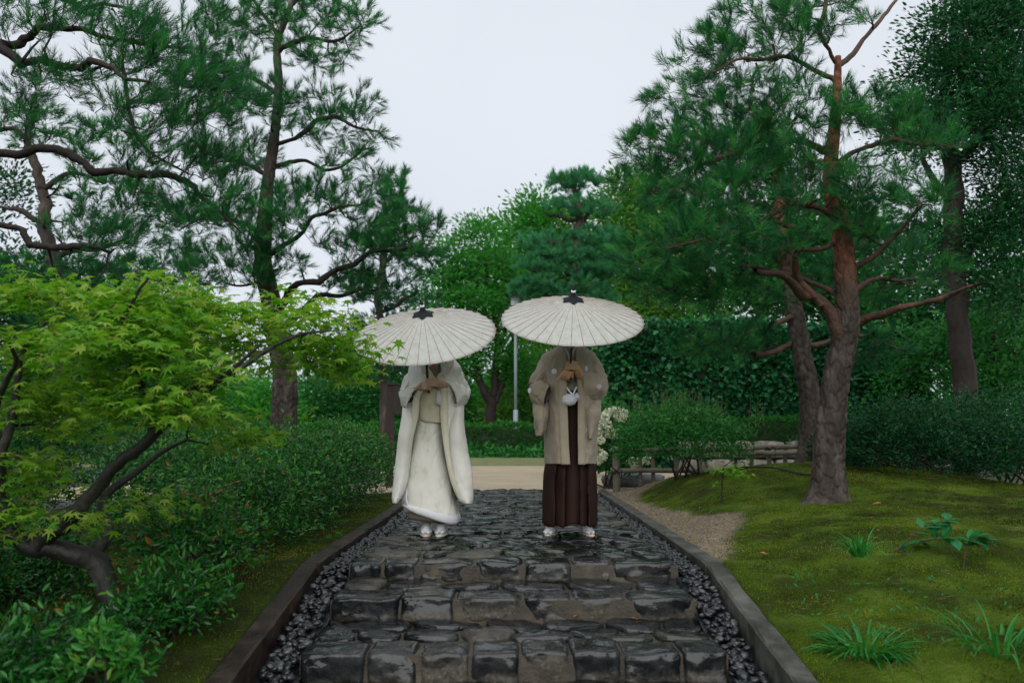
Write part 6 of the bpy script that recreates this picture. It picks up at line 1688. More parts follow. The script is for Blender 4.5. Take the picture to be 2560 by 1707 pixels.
# under layers at the chest
sheet('inner_kimono', [oval(Wf, v, a, b, f, k) for v, a, b, f, k in [(85, 330, 470, .06, .09), (130, 290, 505, .09, .11), (200, 250, 530, .12, .12), (300, 230, 560, .14, .12), (400, 225, 560, .145, .12)]], 30, 48, M['beige'], wo_, .006, .004, 10, 3, None, True)
sheet('white_collar', [[Wf(322, 110, -.10), Wf(340, 105, -.125), Wf(382, 112, -.13)], [Wf(325, 160, -.125), Wf(345, 155, -.15), Wf(392, 150, -.15)], [Wf(330, 210, -.15), Wf(340, 205, -.165), Wf(352, 192, -.165)]], 16, 12, M['white'], wo_, .005)
g = Geo(); g.tube(catmull([Wf(376, 100, -.14), Wf(386, 122, -.155), Wf(398, 146, -.165), Wf(386, 158, -.17), Wf(364, 178, -.177), Wf(344, 197, -.18), Wf(330, 212, -.18)], 30), .0042, 7); link('collar_piping', g.mesh('collar_piping', M['orange']), wo_)
# obi and skirt of the inner kimono
sheet('obi', [oval(Wf, v, a, b, f, k) for v, a, b, f, k in [(285, 270, 450, .14, .12), (340, 240, 480, .165, .14), (400, 228, 490, .17, .14), (480, 228, 490, .165, .14), (560, 232, 482, .165, .14), (606, 235, 480, .168, .14)]], 44, 64, M['obi'], wo_, .008, .008, 11, 8, None, True)
sheet('obi_fold', [[Wf(395, 250, -.175), Wf(420, 262, -.18), Wf(455, 262, -.17)], [Wf(300, 345, -.18), Wf(360, 380, -.195), Wf(440, 400, -.185)], [Wf(262, 420, -.16), Wf(330, 520, -.19), Wf(440, 540, -.18)], [Wf(262, 570, -.155), Wf(320, 606, -.185), Wf(448, 618, -.175)]], 30, 26, M['obi'], wo_, .008, .007, 11, 4)
def hem_v(u):
    return float(np.interp(u, [150, 172, 215, 300, 450, 585], [1252, 1245, 1247, 1262, 1300, 1332]))
def skirt_ring(t, inset=0.0, extra=0.0):
    vv = [590, 640, 720, 850, 1000, 1130, 1240]
    q = t * 6; i = min(5, int(q)); f = q - i
    uL = np.interp(q, range(7), [246, 240, 228, 200, 186, 176, 165]) + inset; uR = np.interp(q, range(7), [470, 466, 478, 506, 532, 556, 588]) - inset
    fr = np.interp(q, range(7), [.16, .165, .175, .19, .2, .21, .22]) - inset * .0006; bk = np.interp(q, range(7), [.14, .15, .16, .18, .2, .21, .22])
    base = oval(Wf, 900, uL, uR, fr, bk, 16)
    out = []
    for p in base:
        u = (p[0] - Wf(0, 900)[0]) / (Wf(1, 900)[0] - Wf(0, 900)[0])
        v = 590 + (hem_v(u) + extra - 590) * t
        out.append((p[0], p[1], Wf(u, v, 0)[2]))
    return out
sheet('kimono_skirt', [skirt_ring(t) for t in np.linspace(0, 1, 9)], 90, 140, M['silk_skirt'], wo_, .008, .011, 6, 5, None, True)
def roll_ring(a):
    """padded hem: a small round section carried round the bottom of the skirt"""
    base = skirt_ring(1.0); c = np.mean(base, axis=0); out = []
    for p in base:
        u = (p[0] - Wf(0, 900)[0]) / (Wf(1, 900)[0] - Wf(0, 900)[0])
        w = np.interp(u, [165, 200, 260, 400, 560, 590], [.004, .012, .02, .028, .034, .03])
        d = unit(np.array([p[0] - c[0], p[1] - c[1], 0]))
        out.append(np.array(p) + d * (0.014 * math.cos(a) - 0.004) + np.array([0, 0, -w * 0.9 + w * math.sin(a)]))
    return out
sheet('padded_hem', [roll_ring(a) for a in np.linspace(math.pi * .62, -math.pi * .62, 8)], 16, 110, M['padded'], wo_, .006, .003, 10, 6, None, True)
sheet('hem_flap', [[Wf(180, 1085, -.12), Wf(165, 1085, -.06), Wf(170, 1090, .02)], [Wf(175, 1170, -.17), Wf(135, 1178, -.08), Wf(150, 1180, .03)], [Wf(180, 1250, -.19), Wf(135, 1205, -.1), Wf(150, 1210, .03)], [Wf(205, 1295, -.18), Wf(158, 1298, -.1), Wf(170, 1290, .03)], [Wf(214, 1312, -.16), Wf(175, 1318, -.1), Wf(180, 1312, .03)]], 26, 20, M['padded'], wo_, .008, .005, 12, 2)
def under_ring(v0, v1, a, b, f):
    base = oval(Wf, 1300, a, b, f, f, 14)
    return [(p[0], p[1], Wf(0, np.interp(p[0], [Wf(a, 1300)[0], Wf(b, 1300)[0]], [v0, v1]))[2]) for p in base]
sheet('underskirt', [under_ring(1180, 1230, 185, 545, .17), under_ring(1270, 1320, 190, 520, .165), under_ring(1345, 1388, 195, 490, .15)], 30, 64, M['underskirt'], wo_, .006, .005, 10, 7, None, True)
sheet('underskirt_hem', [under_ring(1338, 1380, 192, 493, .155), under_ring(1353, 1397, 196, 488, .152)], 6, 64, M['lining'], wo_, .006, .003, 10, 7, None, True)
# outer robe: open in front, sides carried up over the arms
RB = [(96, [(318, -.05), (295, -.02), (268, .02), (330, .12), (400, .15), (455, .12), (512, .02), (508, -.02), (506, -.05)]),
      (130, [(330, -.11), (285, -.1), (228, .0), (280, .16), (390, .19), (500, .16), (560, .0), (530, -.1), (500, -.11)]),
      (190, [(345, -.16), (285, -.16), (196, .0), (270, .19), (390, .22), (520, .19), (606, .0), (540, -.16), (480, -.16)]),
      (262, [(392, -.19), (290, -.19), (192, .0), (270, .2), (390, .23), (520, .2), (608, .0), (520, -.19), (412, -.19)]),
      (340, [(330, -.2), (270, -.19), (186, .0), (270, .2), (390, .23), (520, .2), (610, .0), (530, -.19), (440, -.2)]),
      (420, [(278, -.19), (240, -.18), (178, .0), (270, .2), (390, .23), (520, .2), (612, .0), (540, -.18), (446, -.19)]),
      (570, [(262, -.185), (225, -.17), (165, .0), (265, .2), (390, .23), (525, .2), (618, .0), (560, -.17), (446, -.19)]),
      (720, [(226, -.18), (200, -.17), (148, .0), (255, .21), (390, .24), (535, .21), (632, .0), (580, -.17), (462, -.2)]),
      (860, [(200, -.17), (180, -.16), (128, .0), (245, .22), (390, .25), (545, .22), (648, .0), (600, -.16), (484, -.21)]),
      (1010, [(186, -.16), (165, -.14), (112, .0), (240, .23), (390, .26), (550, .23), (668, .0), (620, -.15), (515, -.21)]),
      (1120, [(172, -.12), (150, -.1), (100, .0), (235, .24), (390, .27), (555, .24), (680, .0), (640, -.14), (545, -.2)]),
      (1215, [(140, -.07), (125, -.06), (92, .0), (230, .25), (390, .28), (560, .25), (684, .0), (650, -.1), (590, -.16)])]
sheet('outer_robe', [[Wf(u, v, d) for u, d in r] for v, r in RB], 110, 120, M['silk'], wo_, .01, .009, 6, 1, M['lining'], False)
def band(path, w, name, mat, person, Wm, m=60, thick=.012, side=1, amp=.003, lift=.012):
    """collar band laid along an edge: path of (u, v, dy), width w in the same units"""
    rows = [[Wm(u, v, d - lift), Wm(u + side * ww * 0.5, v, d - lift - .006), Wm(u + side * ww, v, d - lift + .004)] for (u, v, d), ww in zip(path, w)]
    return sheet(name, rows, m, 9, mat, person, thick, amp, 12, 2, flip=(side < 0))
band([(330, 112, -.1), (345, 190, -.16), (384, 250, -.19), (352, 320, -.205), (300, 380, -.2), (278, 430, -.192), (268, 560, -.19), (235, 700, -.185), (203, 850, -.178), (188, 1000, -.166), (172, 1110, -.13), (138, 1205, -.075)], [52, 52, 46, 40, 42, 44, 50, 44, 36, 30, 26, 20], 'collar_band', M['band'], wo_, Wf, side=-1)
band([(504, 110, -.1), (482, 190, -.165), (428, 255, -.192), (440, 330, -.2), (446, 430, -.195), (446, 570, -.195), (462, 720, -.205), (482, 860, -.215), (512, 1010, -.216), (545, 1120, -.205), (588, 1210, -.166)], [50, 52, 50, 50, 50, 50, 40, 32, 28, 24, 20], 'collar_band', M['band'], wo_, Wf, side=1)
# sleeves
SLL = [ring4(Wf, (250, 108, .03), (255, 220, -.1), (270, 380, .02), (262, 230, .14)), ring4(Wf, (185, 215, .03), (185, 310, -.07), (215, 440, 0), (190, 310, .12)), ring4(Wf, (118, 345, -.03), (111, 390, -.03), (140, 485, -.06), (160, 400, -.08), True),
       ring4(Wf, (182, 330, -.15), (140, 405, -.19), (150, 492, -.13), (195, 415, -.1), True), ring4(Wf, (256, 336, -.225), (196, 405, -.25), (167, 498, -.205), (262, 425, -.15), True)]
sheet('sleeve', SLL, 60, 80, M['silk'], wo_, .01, .022, 10, 11, M['lining'], True, flip=True)
SLR = [ring4(Wf, (500, 96, .03), (498, 210, -.1), (485, 370, .02), (490, 220, .14)), ring4(Wf, (602, 190, .03), (598, 300, -.07), (570, 430, 0), (585, 300, .12)), ring4(Wf, (667, 348, -.03), (665, 385, -.03), (640, 455, -.06), (615, 400, -.08), True),
       ring4(Wf, (594, 316, -.15), (640, 395, -.19), (608, 480, -.13), (575, 410, -.1), True), ring4(Wf, (492, 308, -.22), (560, 395, -.25), (567, 480, -.205), (488, 425, -.15), True)]
sheet('sleeve', SLR, 60, 80, M['silk'], wo_, .01, .022, 10, 13, M['lining'], True)
for path, sd in (([(430, 158, 205), (500, 150, 250), (640, 131, 236), (850, 100, 206), (1040, 84, 184), (1140, 76, 156), (1205, 68, 126), (1246, 74, 98)], 3), ([(430, 560, 632), (480, 545, 624), (640, 512, 628), (850, 503, 656), (1030, 524, 688), (1140, 556, 697), (1210, 588, 696), (1248, 628, 684)], 9)):
    rows = []
    for v, a, b in path:
        c0 = -.2 if v > 500 else (-.06 if v < 440 else -.13)
        rows.append([Wf(a, v, c0 + .03), Wf(a * .7 + b * .3, v, c0 - .02), Wf(a * .3 + b * .7, v, c0 - .02), Wf(b, v, c0 + .03), Wf(a * .3 + b * .7, v, c0 + .07), Wf(a * .7 + b * .3, v, c0 + .07)])
    sheet('sleeve_drop', rows, 80, 40, M['silk'], wo_, .008, .008, 6, sd, None, True)
# pouch, fan case, cord and tassel tucked into the collar
g = Geo(); lo, hi = Wf(446, 228, -.2), Wf(487, 148, -.17)
lumpy((min(lo[0], hi[0]), PY_ - .205, lo[2]), (hi[0], PY_ - .175, hi[2]), 4, M['white'], 'dagger_pouch', wo_, 4, 6, .03)
lo, hi = Wf(422, 240, -.2), Wf(441, 162, -.17)
lumpy((lo[0], PY_ - .21, lo[2]), (hi[0], PY_ - .185, hi[2]), 6, M['fan'], 'fan_case', wo_, 3, 8, .01)
g = Geo()
for k in range(3): g.tube(catmull([Wf(424, 232 + 3 * k, -.222), Wf(450, 236 + 2 * k, -.225), Wf(470, 230 + 4 * k, -.222), Wf(490, 238, -.215)], 12), .003, 6)
for k in (-1, 1): g.tube(catmull([Wf(452, 236, -.225), Wf(456 + 8 * k, 226, -.232), Wf(462 + 14 * k, 234, -.23), Wf(455, 240, -.227)], 12), .0028, 6)
g.tube(catmull([Wf(453, 240, -.22), Wf(452, 300, -.23), Wf(436, 345, -.25), Wf(430, 372, -.225)], 20), .0024, 6); g.tube(catmull([Wf(460, 240, -.22), Wf(460, 290, -.225), Wf(440, 345, -.245), Wf(432, 372, -.225)], 20), .0024, 6)
link('cord', g.mesh('cord', M['white']), wo_)
g = Geo(); c0, c1 = Wf(428, 376, -.225), Wf(427, 474, -.225)
capsule(g, c0, c0 * .85 + c1 * .15, .009, .013, 12)
for k in range(26):
    a = k * 2.4; rr = .013 * math.sqrt((k + .5) / 26); g.tube([c0 * .85 + c1 * .15 + np.array([rr * math.cos(a), rr * math.sin(a), 0]), c1 + np.array([rr * 1.25 * math.cos(a), rr * 1.25 * math.sin(a), rng.uniform(-.004, .004)])], .0028, 5)
link('tassel', g.mesh('tassel', M['white']), wo_)
foot(Wf, 326, 1487, wo_, 0.08, M['straw']); foot(Wf, 428, 1487, wo_, -0.08, M['straw'])

# ------------------------------------------------------------------ man in haori and hakama
xm = Mf(380, 600)[0]
mo_ = empty('person', (xm, PY_, 0), 'person in a beige haori coat and dark brown hakama, face hidden behind the right umbrella', 'person')
MH = np.array([Mf(378, 0)[0], PY_ + 0.02, 1.63])
g = Geo()
ellipsoid(g, (xm, PY_ + .03, 1.27), (0.17, 0.115, 0.22)); ellipsoid(g, (xm, PY_ + .03, 0.98), (0.165, 0.115, 0.18)); ellipsoid(g, (xm, PY_ + .04, 1.36), (0.165, 0.08, 0.07))
capsule(g, (MH[0], PY_ + .04, 1.40), (MH[0], PY_ + .03, 1.57), 0.064, 0.06)
head(g, MH, 1.05)
for s in (-1, 1):
    capsule(g, (xm + s * .09, PY_ + .02, .95), (xm + s * .12, PY_ + .02, .5), .085, .058); capsule(g, (xm + s * .12, PY_ + .02, .5), (xm + s * .16, PY_ + .04, .14), .055, .036)
shL, elL, wrL = np.array([xm - .15, PY_ + .03, 1.35]), Mf(165, 470, -.02), Mf(308, 318, -.22)
shR, elR, wrR = np.array([xm + .15, PY_ + .03, 1.35]), Mf(575, 430, -.02), Mf(462, 312, -.23)
arm(g, shL, elL, wrL, (.052, .046, .03)); arm(g, shR, elR, wrR, (.052, .046, .03))
# lower hand (image left): back of the hand to us, fingers round the far side
capsule(g, Mf(306, 320, -.222), Mf(350, 286, -.275), .029, .035); capsule(g, Mf(340, 312, -.25), Mf(372, 300, -.285), .028, .03); capsule(g, Mf(352, 272, -.28), Mf(380, 285, -.3), .026, .024)
vs = [262, 279, 296, 312]
fingers(g, [Mf(368, v, -.305) for v in vs], [Mf(399, v + 1, -.275) for v in vs], [Mf(393, v + 2, -.225) for v in vs], .0098)
capsule(g, Mf(345, 262, -.25), Mf(376, 246, -.255), .014, .0105)
# upper hand (image right): fingers across the front of the handle
capsule(g, Mf(461, 314, -.232), Mf(434, 258, -.285), .029, .032); capsule(g, Mf(440, 290, -.26), Mf(425, 232, -.29), .027, .025)
vs = [194, 212, 229, 246]
fingers(g, [Mf(430 + 2 * i, v + 6, -.305) for i, v in enumerate(vs)], [Mf(392, v, -.335) for v in vs], [Mf(352 - 3 * i, v + 4, -.315) for i, v in enumerate(vs)], .0098)
capsule(g, Mf(425, 225, -.28), Mf(392, 205, -.26), .013, .0105)
bm_ = fuse('body', g, 0.004, M['skin_m'], mo_, 4)
face_parts(bm_, MH, 1.05)
g = Geo(); ellipsoid(g, MH + np.array([0, 0.03, 0.05]), (0.086, 0.092, 0.088)); ellipsoid(g, MH + np.array([0, -0.02, 0.092]), (0.07, 0.07, 0.036)); link('hair', g.mesh('hair', M['hair']), mo_)
a = Mf(392, 229, -.335); g = Geo(); g.tube(np.column_stack([np.full(20, a[0]), a[1] + .0115 * np.cos(t), a[2] + .0115 * np.sin(t)]), .0022, 6); link('ring', g.mesh('ring', M['silver']), mo_)
# kimono under the coat, white under collar
sheet('kimono', [oval(Mf, v, a, b, f, k) for v, a, b, f, k in [(62, 318, 438, .06, .1), (110, 270, 490, .1, .13), (200, 240, 530, .13, .15), (320, 235, 540, .15, .15), (440, 240, 530, .155, .15)]], 34, 56, M['haori_band'], mo_, .006, .003, 9, 2, None, True)
sheet('white_collar', [[Mf(316, 66, -.06), Mf(330, 64, -.09)], [Mf(335, 100, -.115), Mf(350, 96, -.125)], [Mf(352, 140, -.15), Mf(370, 132, -.155)], [Mf(368, 185, -.17), Mf(376, 180, -.172)]], 20, 6, M['white'], mo_, .006)
sheet('white_collar', [[Mf(428, 64, -.09), Mf(440, 66, -.06)], [Mf(408, 96, -.125), Mf(422, 100, -.11)], [Mf(388, 132, -.155), Mf(402, 138, -.15)], [Mf(378, 180, -.172), Mf(386, 184, -.17)]], 20, 6, M['white'], mo_, .006)
sheet('kimono_collar', [[Mf(298, 68, -.03), Mf(320, 64, -.075)], [Mf(302, 110, -.1), Mf(340, 104, -.132)], [Mf(318, 160, -.15), Mf(360, 150, -.172)], [Mf(340, 230, -.17), Mf(378, 210, -.19)], [Mf(360, 330, -.18), Mf(400, 330, -.19)]], 30, 9, M['haori_band'], mo_, .01, .002, 9, 4)
sheet('kimono_collar', [[Mf(436, 64, -.075), Mf(458, 68, -.03)], [Mf(414, 104, -.135), Mf(452, 110, -.1)], [Mf(396, 150, -.178), Mf(440, 160, -.155)], [Mf(378, 212, -.2), Mf(420, 230, -.18)], [Mf(352, 340, -.2), Mf(395, 350, -.19)]], 30, 9, M['haori_band'], mo_, .01, .002, 9, 6)
sheet('obi', [oval(Mf, v, a, b, f, k) for v, a, b, f, k in [(418, 225, 540, .16, .15), (520, 222, 540, .165, .155)]], 10, 48, M['black'], mo_, .008, .002, 9, 2, None, True)
# hakama with knife pleats
def hak_ring(v, uL, uR, fr, bk, depth):
    n = 240; out = []
    L, Rr = Mf(uL, v), Mf(uR, v); c = (L[0] + Rr[0]) / 2; hw = (Rr[0] - L[0]) / 2
    edges = [-1.0, -0.62, -0.28, 0.06, 0.34, 0.62, 1.0]
    for i in range(n):
        a = math.pi + 2 * math.pi * i / n
        ca, sa = math.cos(a), math.sin(a)
        x = math.copysign(abs(ca) ** .55, ca); y = math.copysign(abs(sa) ** .6, sa)
        p = fr if y < 0 else bk
        if y < 0:
            k = max(j for j in range(6) if x >= edges[j] - 1e-6); f = (x - edges[k]) / (edges[k + 1] - edges[k])
            st_ = f if k < 3 else 1 - f
            y = y * (1 + depth * (st_ ** .7 - .6))
        out.append((c + hw * x, PY_ + y * p, L[2]))
    return out
HK = [(515, 240, 520, .15, .145, .02), (620, 236, 524, .155, .15, .1), (760, 226, 534, .165, .16, .15), (930, 212, 546, .175, .18, .22), (1000, 190, 564, .195, .2, .3), (1180, 178, 570, .21, .22, .36), (1412, 174, 572, .215, .23, .4)]
A = np.array([hak_ring(*h) for h in HK])
def hemwave(G): 
    return G
n_ = A.shape[1]; G = np.stack([catmull(A[:, j], 70) for j in range(n_)], axis=1)
G = folds(G, .006, 7, 4, drape=.15)
mid = Mf(386, 0)[0]
bt = np.linspace(0, 1, 70)[:, None]
G[:, :, 2] += np.where(bt > .9, (bt - .9) * 10, 0) * (0.022 * np.exp(-((G[:, :, 0] - mid) / .05) ** 2) + 0.004 * np.sin(G[:, :, 0] * 60))
link('hakama', solid('hakama', G.reshape(-1, 3), grid_faces(70, n_, True), M['hakama'], .008, None), mo_)
# haori: open front
HB = [(66, [(322, -.055), (300, -.02), (296, .03), (340, .13), (380, .155), (420, .13), (462, .03), (458, -.02), (440, -.055)]),
      (100, [(330, -.13), (280, -.1), (245, .02), (310, .17), (380, .195), (450, .17), (505, .02), (470, -.1), (430, -.13)]),
      (160, [(340, -.185), (260, -.17), (172, .0), (280, .21), (380, .24), (480, .21), (575, .0), (500, -.17), (425, -.185)]),
      (260, [(346, -.215), (260, -.2), (178, .0), (275, .22), (380, .25), (485, .22), (590, .0), (510, -.2), (428, -.215)]),
      (360, [(350, -.22), (265, -.21), (190, .0), (275, .22), (380, .25), (490, .22), (592, .0), (515, -.21), (434, -.22)]),
      (450, [(351, -.22), (270, -.21), (200, .0), (275, .22), (380, .25), (490, .22), (592, .0), (515, -.21), (438, -.22)]),
      (600, [(356, -.225), (270, -.215), (194, .0), (272, .23), (380, .26), (490, .23), (588, .0), (515, -.215), (438, -.225)]),
      (760, [(362, -.235), (270, -.225), (184, .0), (270, .24), (380, .27), (490, .24), (580, .0), (510, -.225), (438, -.235)]),
      (880, [(368, -.24), (275, -.23), (184, .0), (270, .25), (380, .28), (490, .25), (575, .0), (510, -.23), (440, -.24)]),
      (962, [(374, -.245), (280, -.235), (189, .0), (270, .25), (380, .285), (490, .25), (572, .0), (508, -.235), (440, -.245)])]
sheet('haori', [[Mf(u, v, d) for u, d in r] for v, r in HB], 110, 130, M['haori'], mo_, .009, .016, 8, 21, M['lining'], False)
band([(330, 68, -.06), (338, 100, -.13), (345, 160, -.19), (349, 260, -.22), (350, 360, -.225), (352, 450, -.225), (357, 600, -.23), (363, 760, -.24), (369, 880, -.245), (375, 968, -.25)], [44, 52, 56, 58, 58, 58, 58, 58, 58, 58], 'collar_band', M['haori_band'], mo_, Mf, side=-1)
band([(434, 68, -.06), (428, 100, -.13), (424, 160, -.19), (428, 260, -.22), (434, 360, -.225), (438, 450, -.225), (438, 600, -.23), (438, 760, -.24), (440, 880, -.245), (440, 968, -.25)], [44, 52, 54, 52, 50, 48, 48, 48, 48, 48], 'collar_band', M['haori_band'], mo_, Mf, side=1)
# sleeves with their hanging bags
SL = [ring4(Mf, (215, 112, .03), (215, 230, -.12), (225, 420, .02), (225, 230, .16)), ring4(Mf, (120, 225, .03), (125, 330, -.08), (160, 500, 0), (130, 330, .13)), ring4(Mf, (66, 340, -.03), (63, 420, -.03), (112, 545, -.06), (112, 420, -.085), True),
      ring4(Mf, (140, 340, -.15), (95, 440, -.19), (130, 550, -.12), (150, 440, -.1), True), ring4(Mf, (226, 352, -.225), (188, 440, -.235), (166, 548, -.18), (232, 440, -.13), True)]
sheet('sleeve', SL, 60, 80, M['haori'], mo_, .008, .024, 9, 31, M['lining'], True, flip=True)
SR = [ring4(Mf, (530, 108, .03), (530, 230, -.12), (520, 420, .02), (520, 230, .16)), ring4(Mf, (605, 205, .03), (600, 310, -.08), (580, 480, 0), (590, 310, .13)), ring4(Mf, (646, 330, -.03), (648, 400, -.03), (610, 470, -.06), (600, 410, -.085), True),
      ring4(Mf, (575, 292, -.17), (620, 400, -.22), (570, 470, -.14), (560, 400, -.11), True), ring4(Mf, (462, 276, -.245), (478, 370, -.265), (474, 465, -.215), (440, 370, -.14), True)]
sheet('sleeve', SR, 60, 80, M['haori'], mo_, .008, .024, 9, 33, M['lining'], True)
for path, sd in (([(470, 108, 205), (540, 102, 212), (610, 104, 206), (660, 108, 200), (710, 118, 192), (752, 128, 160)], 5), ([(400, 452, 628), (470, 462, 615), (560, 472, 606), (640, 486, 598), (700, 500, 572), (745, 518, 545), (772, 528, 534)], 7)):
    rows = []
    for v, a, b in path:
        c0 = (-.2 if sd == 5 else -.235) + (.13 if v in (470, 400) else .05 if v in (540, 470, 462) else 0)
        rows.append([Mf(a, v, c0 + .03), Mf(a * .7 + b * .3, v, c0 - .03), Mf(a * .3 + b * .7, v, c0 - .03), Mf(b, v, c0 + .04), Mf(a * .3 + b * .7, v, c0 + .09), Mf(a * .7 + b * .3, v, c0 + .09)])
    sheet('sleeve_bag', rows, 56, 40, M['haori'], mo_, .008, .014, 8, sd, None, True)
# family crests, flat white discs with a ring of petals
def crest(u, v, dy, nrm, rad=.019, sq=1.0):
    c = Mf(u, v, dy); nrm = unit(np.array(nrm, float)); x = unit(np.cross((0, 0, 1), nrm)); y = np.cross(nrm, x)
    g = Geo()
    def disc(cx, cy, r, lift):
        n = 14; V = [c + nrm * (lift + h) + x * (cx + r * math.cos(k * 2 * math.pi / n)) * sq + y * (cy + r * math.sin(k * 2 * math.pi / n)) for h in (0, .0015) for k in range(n)]
        g.add(V, grid_faces(2, n, True), [list(range(n))[::-1], list(range(n, 2 * n))])
    for k in range(6): disc(rad * .66 * math.cos(k * math.pi / 3), rad * .66 * math.sin(k * math.pi / 3), rad * .33, 0)
    disc(0, 0, rad * .3, 0.0004)
    t_ = np.linspace(0, 2 * math.pi, 30); g.tube([c + nrm * .001 + x * rad * 1.05 * math.cos(q) * sq + y * rad * 1.05 * math.sin(q) for q in t_], .0016, 5)
    link('family_crest', g.mesh('family_crest', M['white'], False), mo_)
crest(258, 266, -.222, (-.15, -1, 0)); crest(499, 245, -.222, (.35, -1, 0), sq=.5); crest(72, 409, -.165, (-.7, -.7, 0), sq=.8); crest(597, 381, -.262, (.2, -.7, -.5), .017)
# fluffy white cord at the coat opening
g = Geo(); c = Mf(372, 478, -.275)
for k in range(1500):
    d = unit(rng.normal(size=3)); p = c + d * np.array([.052, .036, .042]) * rng.uniform(.75, 1)
    q = p + unit(d + rng.normal(0, .8, 3)) * .014
    s_ = unit(np.cross(d, rng.normal(size=3))) * .0016
    g.V.append(np.array([p + s_, p - s_, q])); g.F.append([g.n, g.n + 1, g.n + 2]); g.n += 3
ellipsoid(g, c, (.05, .034, .04)); ellipsoid(g, Mf(426, 455, -.265), (.018, .018, .022))
for k in range(300):
    d = unit(rng.normal(size=3)); p = Mf(426, 458, -.265) + d * np.array([.018, .018, .024]); q = p + unit(d + rng.normal(0, .7, 3)) * .012; s_ = unit(np.cross(d, rng.normal(size=3))) * .0016
    g.V.append(np.array([p + s_, p - s_, q])); g.F.append([g.n, g.n + 1, g.n + 2]); g.n += 3
pom = link('fluffy_pompom', g.mesh('fluffy_pompom', M['white'], False), mo_)
g = Geo(); g.tube(catmull([Mf(354, 388, -.245), Mf(372, 415, -.27), Mf(398, 442, -.29)], 10), .006, 8); g.tube(catmull([Mf(427, 384, -.25), Mf(412, 412, -.275), Mf(398, 445, -.29)], 10), .006, 8); link('cord', g.mesh('cord', M['white']), mo_)
foot(Mf, 205, 1500, mo_, -0.28, M['sole']); foot(Mf, 545, 1510, mo_, 0.28, M['sole'])

# ------------------------------------------------------------------ paper umbrellas
def paper_mat():
    m, n, out = new_mat('oiled_washi_paper'); L = n.links.new
    tc = n.nodes.new('ShaderNodeTexCoord'); t = n.nodes.new('ShaderNodeTexNoise'); t.inputs['Scale'].default_value = 26; t.inputs['Detail'].default_value = 9; t.inputs['Roughness'].default_value = .75
    mp = n.nodes.new('ShaderNodeMapping'); mp.inputs['Scale'].default_value = (1, 1, .4); L(tc.outputs['Object'], mp.inputs[0]); L(mp.outputs[0], t.inputs['Vector'])
    r = ramp(n, [(.3, (.53, .545, .5)), (.5, (.64, .655, .615)), (.7, (.73, .745, .71))]); L(t.outputs['Fac'], r.inputs['Fac'])
    b = n.nodes.new('ShaderNodeBsdfPrincipled'); b.inputs['Roughness'].default_value = .6; L(r.outputs[0], b.inputs['Base Color'])
    bp = n.nodes.new('ShaderNodeBump'); bp.inputs['Strength'].default_value = .25; bp.inputs['Distance'].default_value = .004; L(t.outputs['Fac'], bp.inputs['Height']); L(bp.outputs[0], b.inputs['Normal'])
    tr_ = n.nodes.new('ShaderNodeBsdfTranslucent'); L(r.outputs[0], tr_.inputs['Color'])
    mx = n.nodes.new('ShaderNodeMixShader'); mx.inputs[0].default_value = .42; L(b.outputs[0], mx.inputs[1]); L(tr_.outputs[0], mx.inputs[2]); L(mx.outputs[0], out.inputs[0])
    return m
M['paper'] = paper_mat()
M['rib'] = surf('reddish_bamboo_rib', [(.3, (.2, .085, .05)), (.7, (.34, .16, .1))], 30, (.45, .65), .1)
M['pole'] = surf('dark_bamboo_pole', [(.3, (.02, .014, .01)), (.7, (.045, .03, .022))], 20, (.35, .5), .1, stretch=(1, 1, .2))
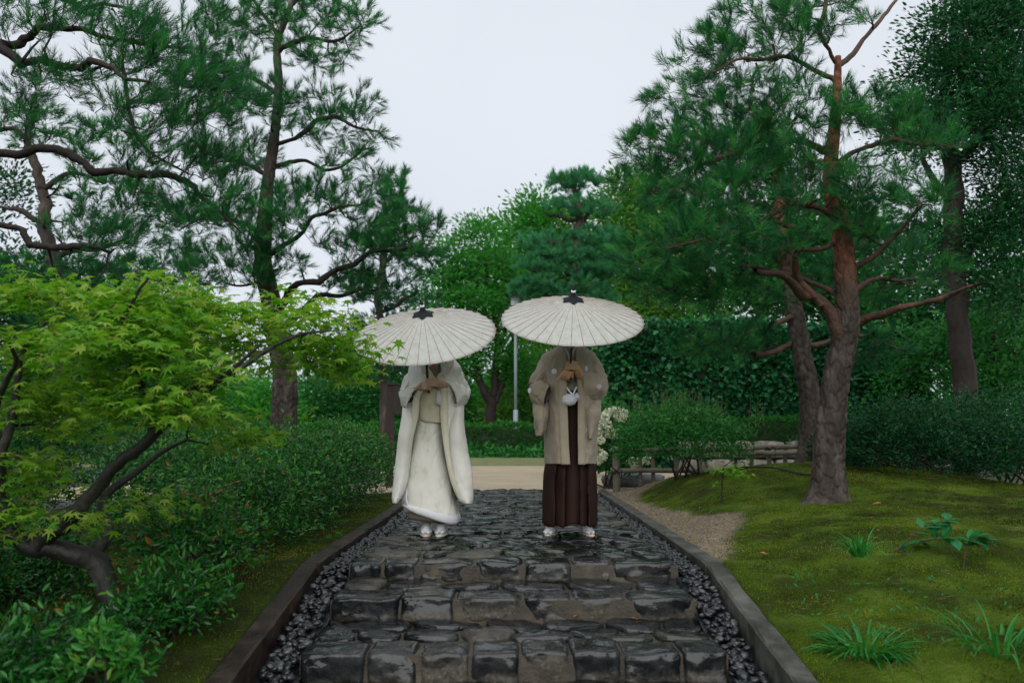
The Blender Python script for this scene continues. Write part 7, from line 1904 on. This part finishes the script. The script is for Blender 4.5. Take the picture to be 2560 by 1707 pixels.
def umbrella(label, rim_c, Yc, Rr, tilt, roll, h, hand, low, n=38, spin=0.0):
    """rim_c: picture point of the rim's centre; tilt towards the camera; hand: point the pole passes through"""
    C = at(rim_c[0], rim_c[1], Yc)
    ax = np.array([math.sin(roll), -math.sin(tilt) * math.cos(roll), math.cos(tilt) * math.cos(roll)]); ax = unit(ax)
    x = unit(np.cross((0, 1, 0), ax)); y = np.cross(ax, x)
    apex = C + ax * h
    hand = np.array(hand, float)
    root = empty('paper_umbrella', low, label, 'umbrella', 'paper umbrellas')
    def P(r, a, lift=0.0): return C + x * r * math.cos(a) + y * r * math.sin(a) + ax * (h * (1 - (r / Rr) ** 1.12) + lift)
    sub, m = 4, 16
    N = n * sub; V = []
    for i in range(m):
        r = Rr * (0.03 + 0.97 * i / (m - 1))
        for k in range(N):
            a = spin + 2 * math.pi * k / N; f = (k % sub) / sub
            sag = 4 * f * (1 - f) * (r / Rr)
            V.append(P(r * (1 - 0.012 * sag * (i == m - 1)), a, -0.0075 * sag + 0.0022 * mnoise.noise(Vector((r * 20, a * 9, spin)))))
    Fq = grid_faces(m, N, True)
    link('canopy', solid('canopy', np.array(V), Fq[:, ::-1], M['paper'], .0012), root)
    for k in range(n):
        a = spin + 2 * math.pi * k / n
        pts = [P(Rr * q, a, .0006) for q in (.05, .3, .55, .8, 1.0, 1.03)]
        g = Geo(); g.tube(pts, [.0008, .001, .0014, .0017, .0018, .0018], 5); link('rib', g.mesh('rib', M['rib']), root)
    # stretchers under the canopy
    for k in range(0, n, 2):
        a = spin + 2 * math.pi * k / n
        g = Geo(); g.tube([apex - ax * (h + .02) + x * .02 * math.cos(a) + y * .02 * math.sin(a), P(Rr * .5, a, -.012)], .0022, 5); link('stretcher', g.mesh('stretcher', M['rib']), root)
    d = unit(hand - apex)
    lowp = np.array(low, float)
    g = Geo(); g.tube(np.array([apex + ax * .012, apex - ax * .1, hand, lowp]), .0098, 12); link('pole', g.mesh('pole', M['pole']), root)
    g = Geo(); g.tube([apex - ax * (h + .035), apex - ax * (h + .0)], .024, 14); link('runner', g.mesh('runner', M['pole']), root)
    # black cap: folded cloth with hanging points
    g = Geo(); V = []; kk = 60
    for i, (rr, hh) in enumerate([(.012, .05), (.014, .03), (.03, .016), (.055, .004), (1, 0)]):
        for k in range(kk):
            a = 2 * math.pi * k / kk; f = (k % 10) / 10; pk = 1 - abs(2 * f - 1)
            if i == 4: r = .058 + .03 * pk; lift = .005 + .004 * (1 - pk); V.append(P(r, a, lift))
            else: V.append(apex + (x * math.cos(a) + y * math.sin(a)) * rr * (1 + .12 * pk) + ax * (hh - h * (rr / Rr) * (i > 1)))
    me = solid('cap', np.array(V), grid_faces(5, kk, True)[:, ::-1], M['black'], .002); link('cap', me, root)
    g = Geo(); g.tube([apex + ax * .045, apex + ax * .058], .017, 14); link('cap_collar', g.mesh('cap_collar', M['white']), root)
    g = Geo(); g.tube([apex + ax * .02, apex + ax * .06, apex + ax * .085], [.011, .011, .009], 12); t_ = np.linspace(0, 2 * math.pi, 16)
    g.tube([apex + ax * (.088 + .012 * math.sin(q)) + x * .011 * math.cos(q) for q in t_], .003, 6); link('finial', g.mesh('finial', M['black']), root)
    return root
hw_, lw_ = Wf(343, 300, -.31), Wf(350, 382, -.302)
umbrella('white paper umbrella held by the person in the white kimono', (1063, 835), PY_ - 0.5, 0.525, R(30.5), R(-3.2), 0.17, hw_, lw_, spin=.05)
hm_, lm_ = Mf(381, 250, -.305), Mf(383, 330, -.3)
umbrella('white paper umbrella held by the person in the beige coat', (1431, 797), PY_ - 0.5, 0.527, R(28.5), R(0.5), 0.16, hm_, lm_, spin=.0)
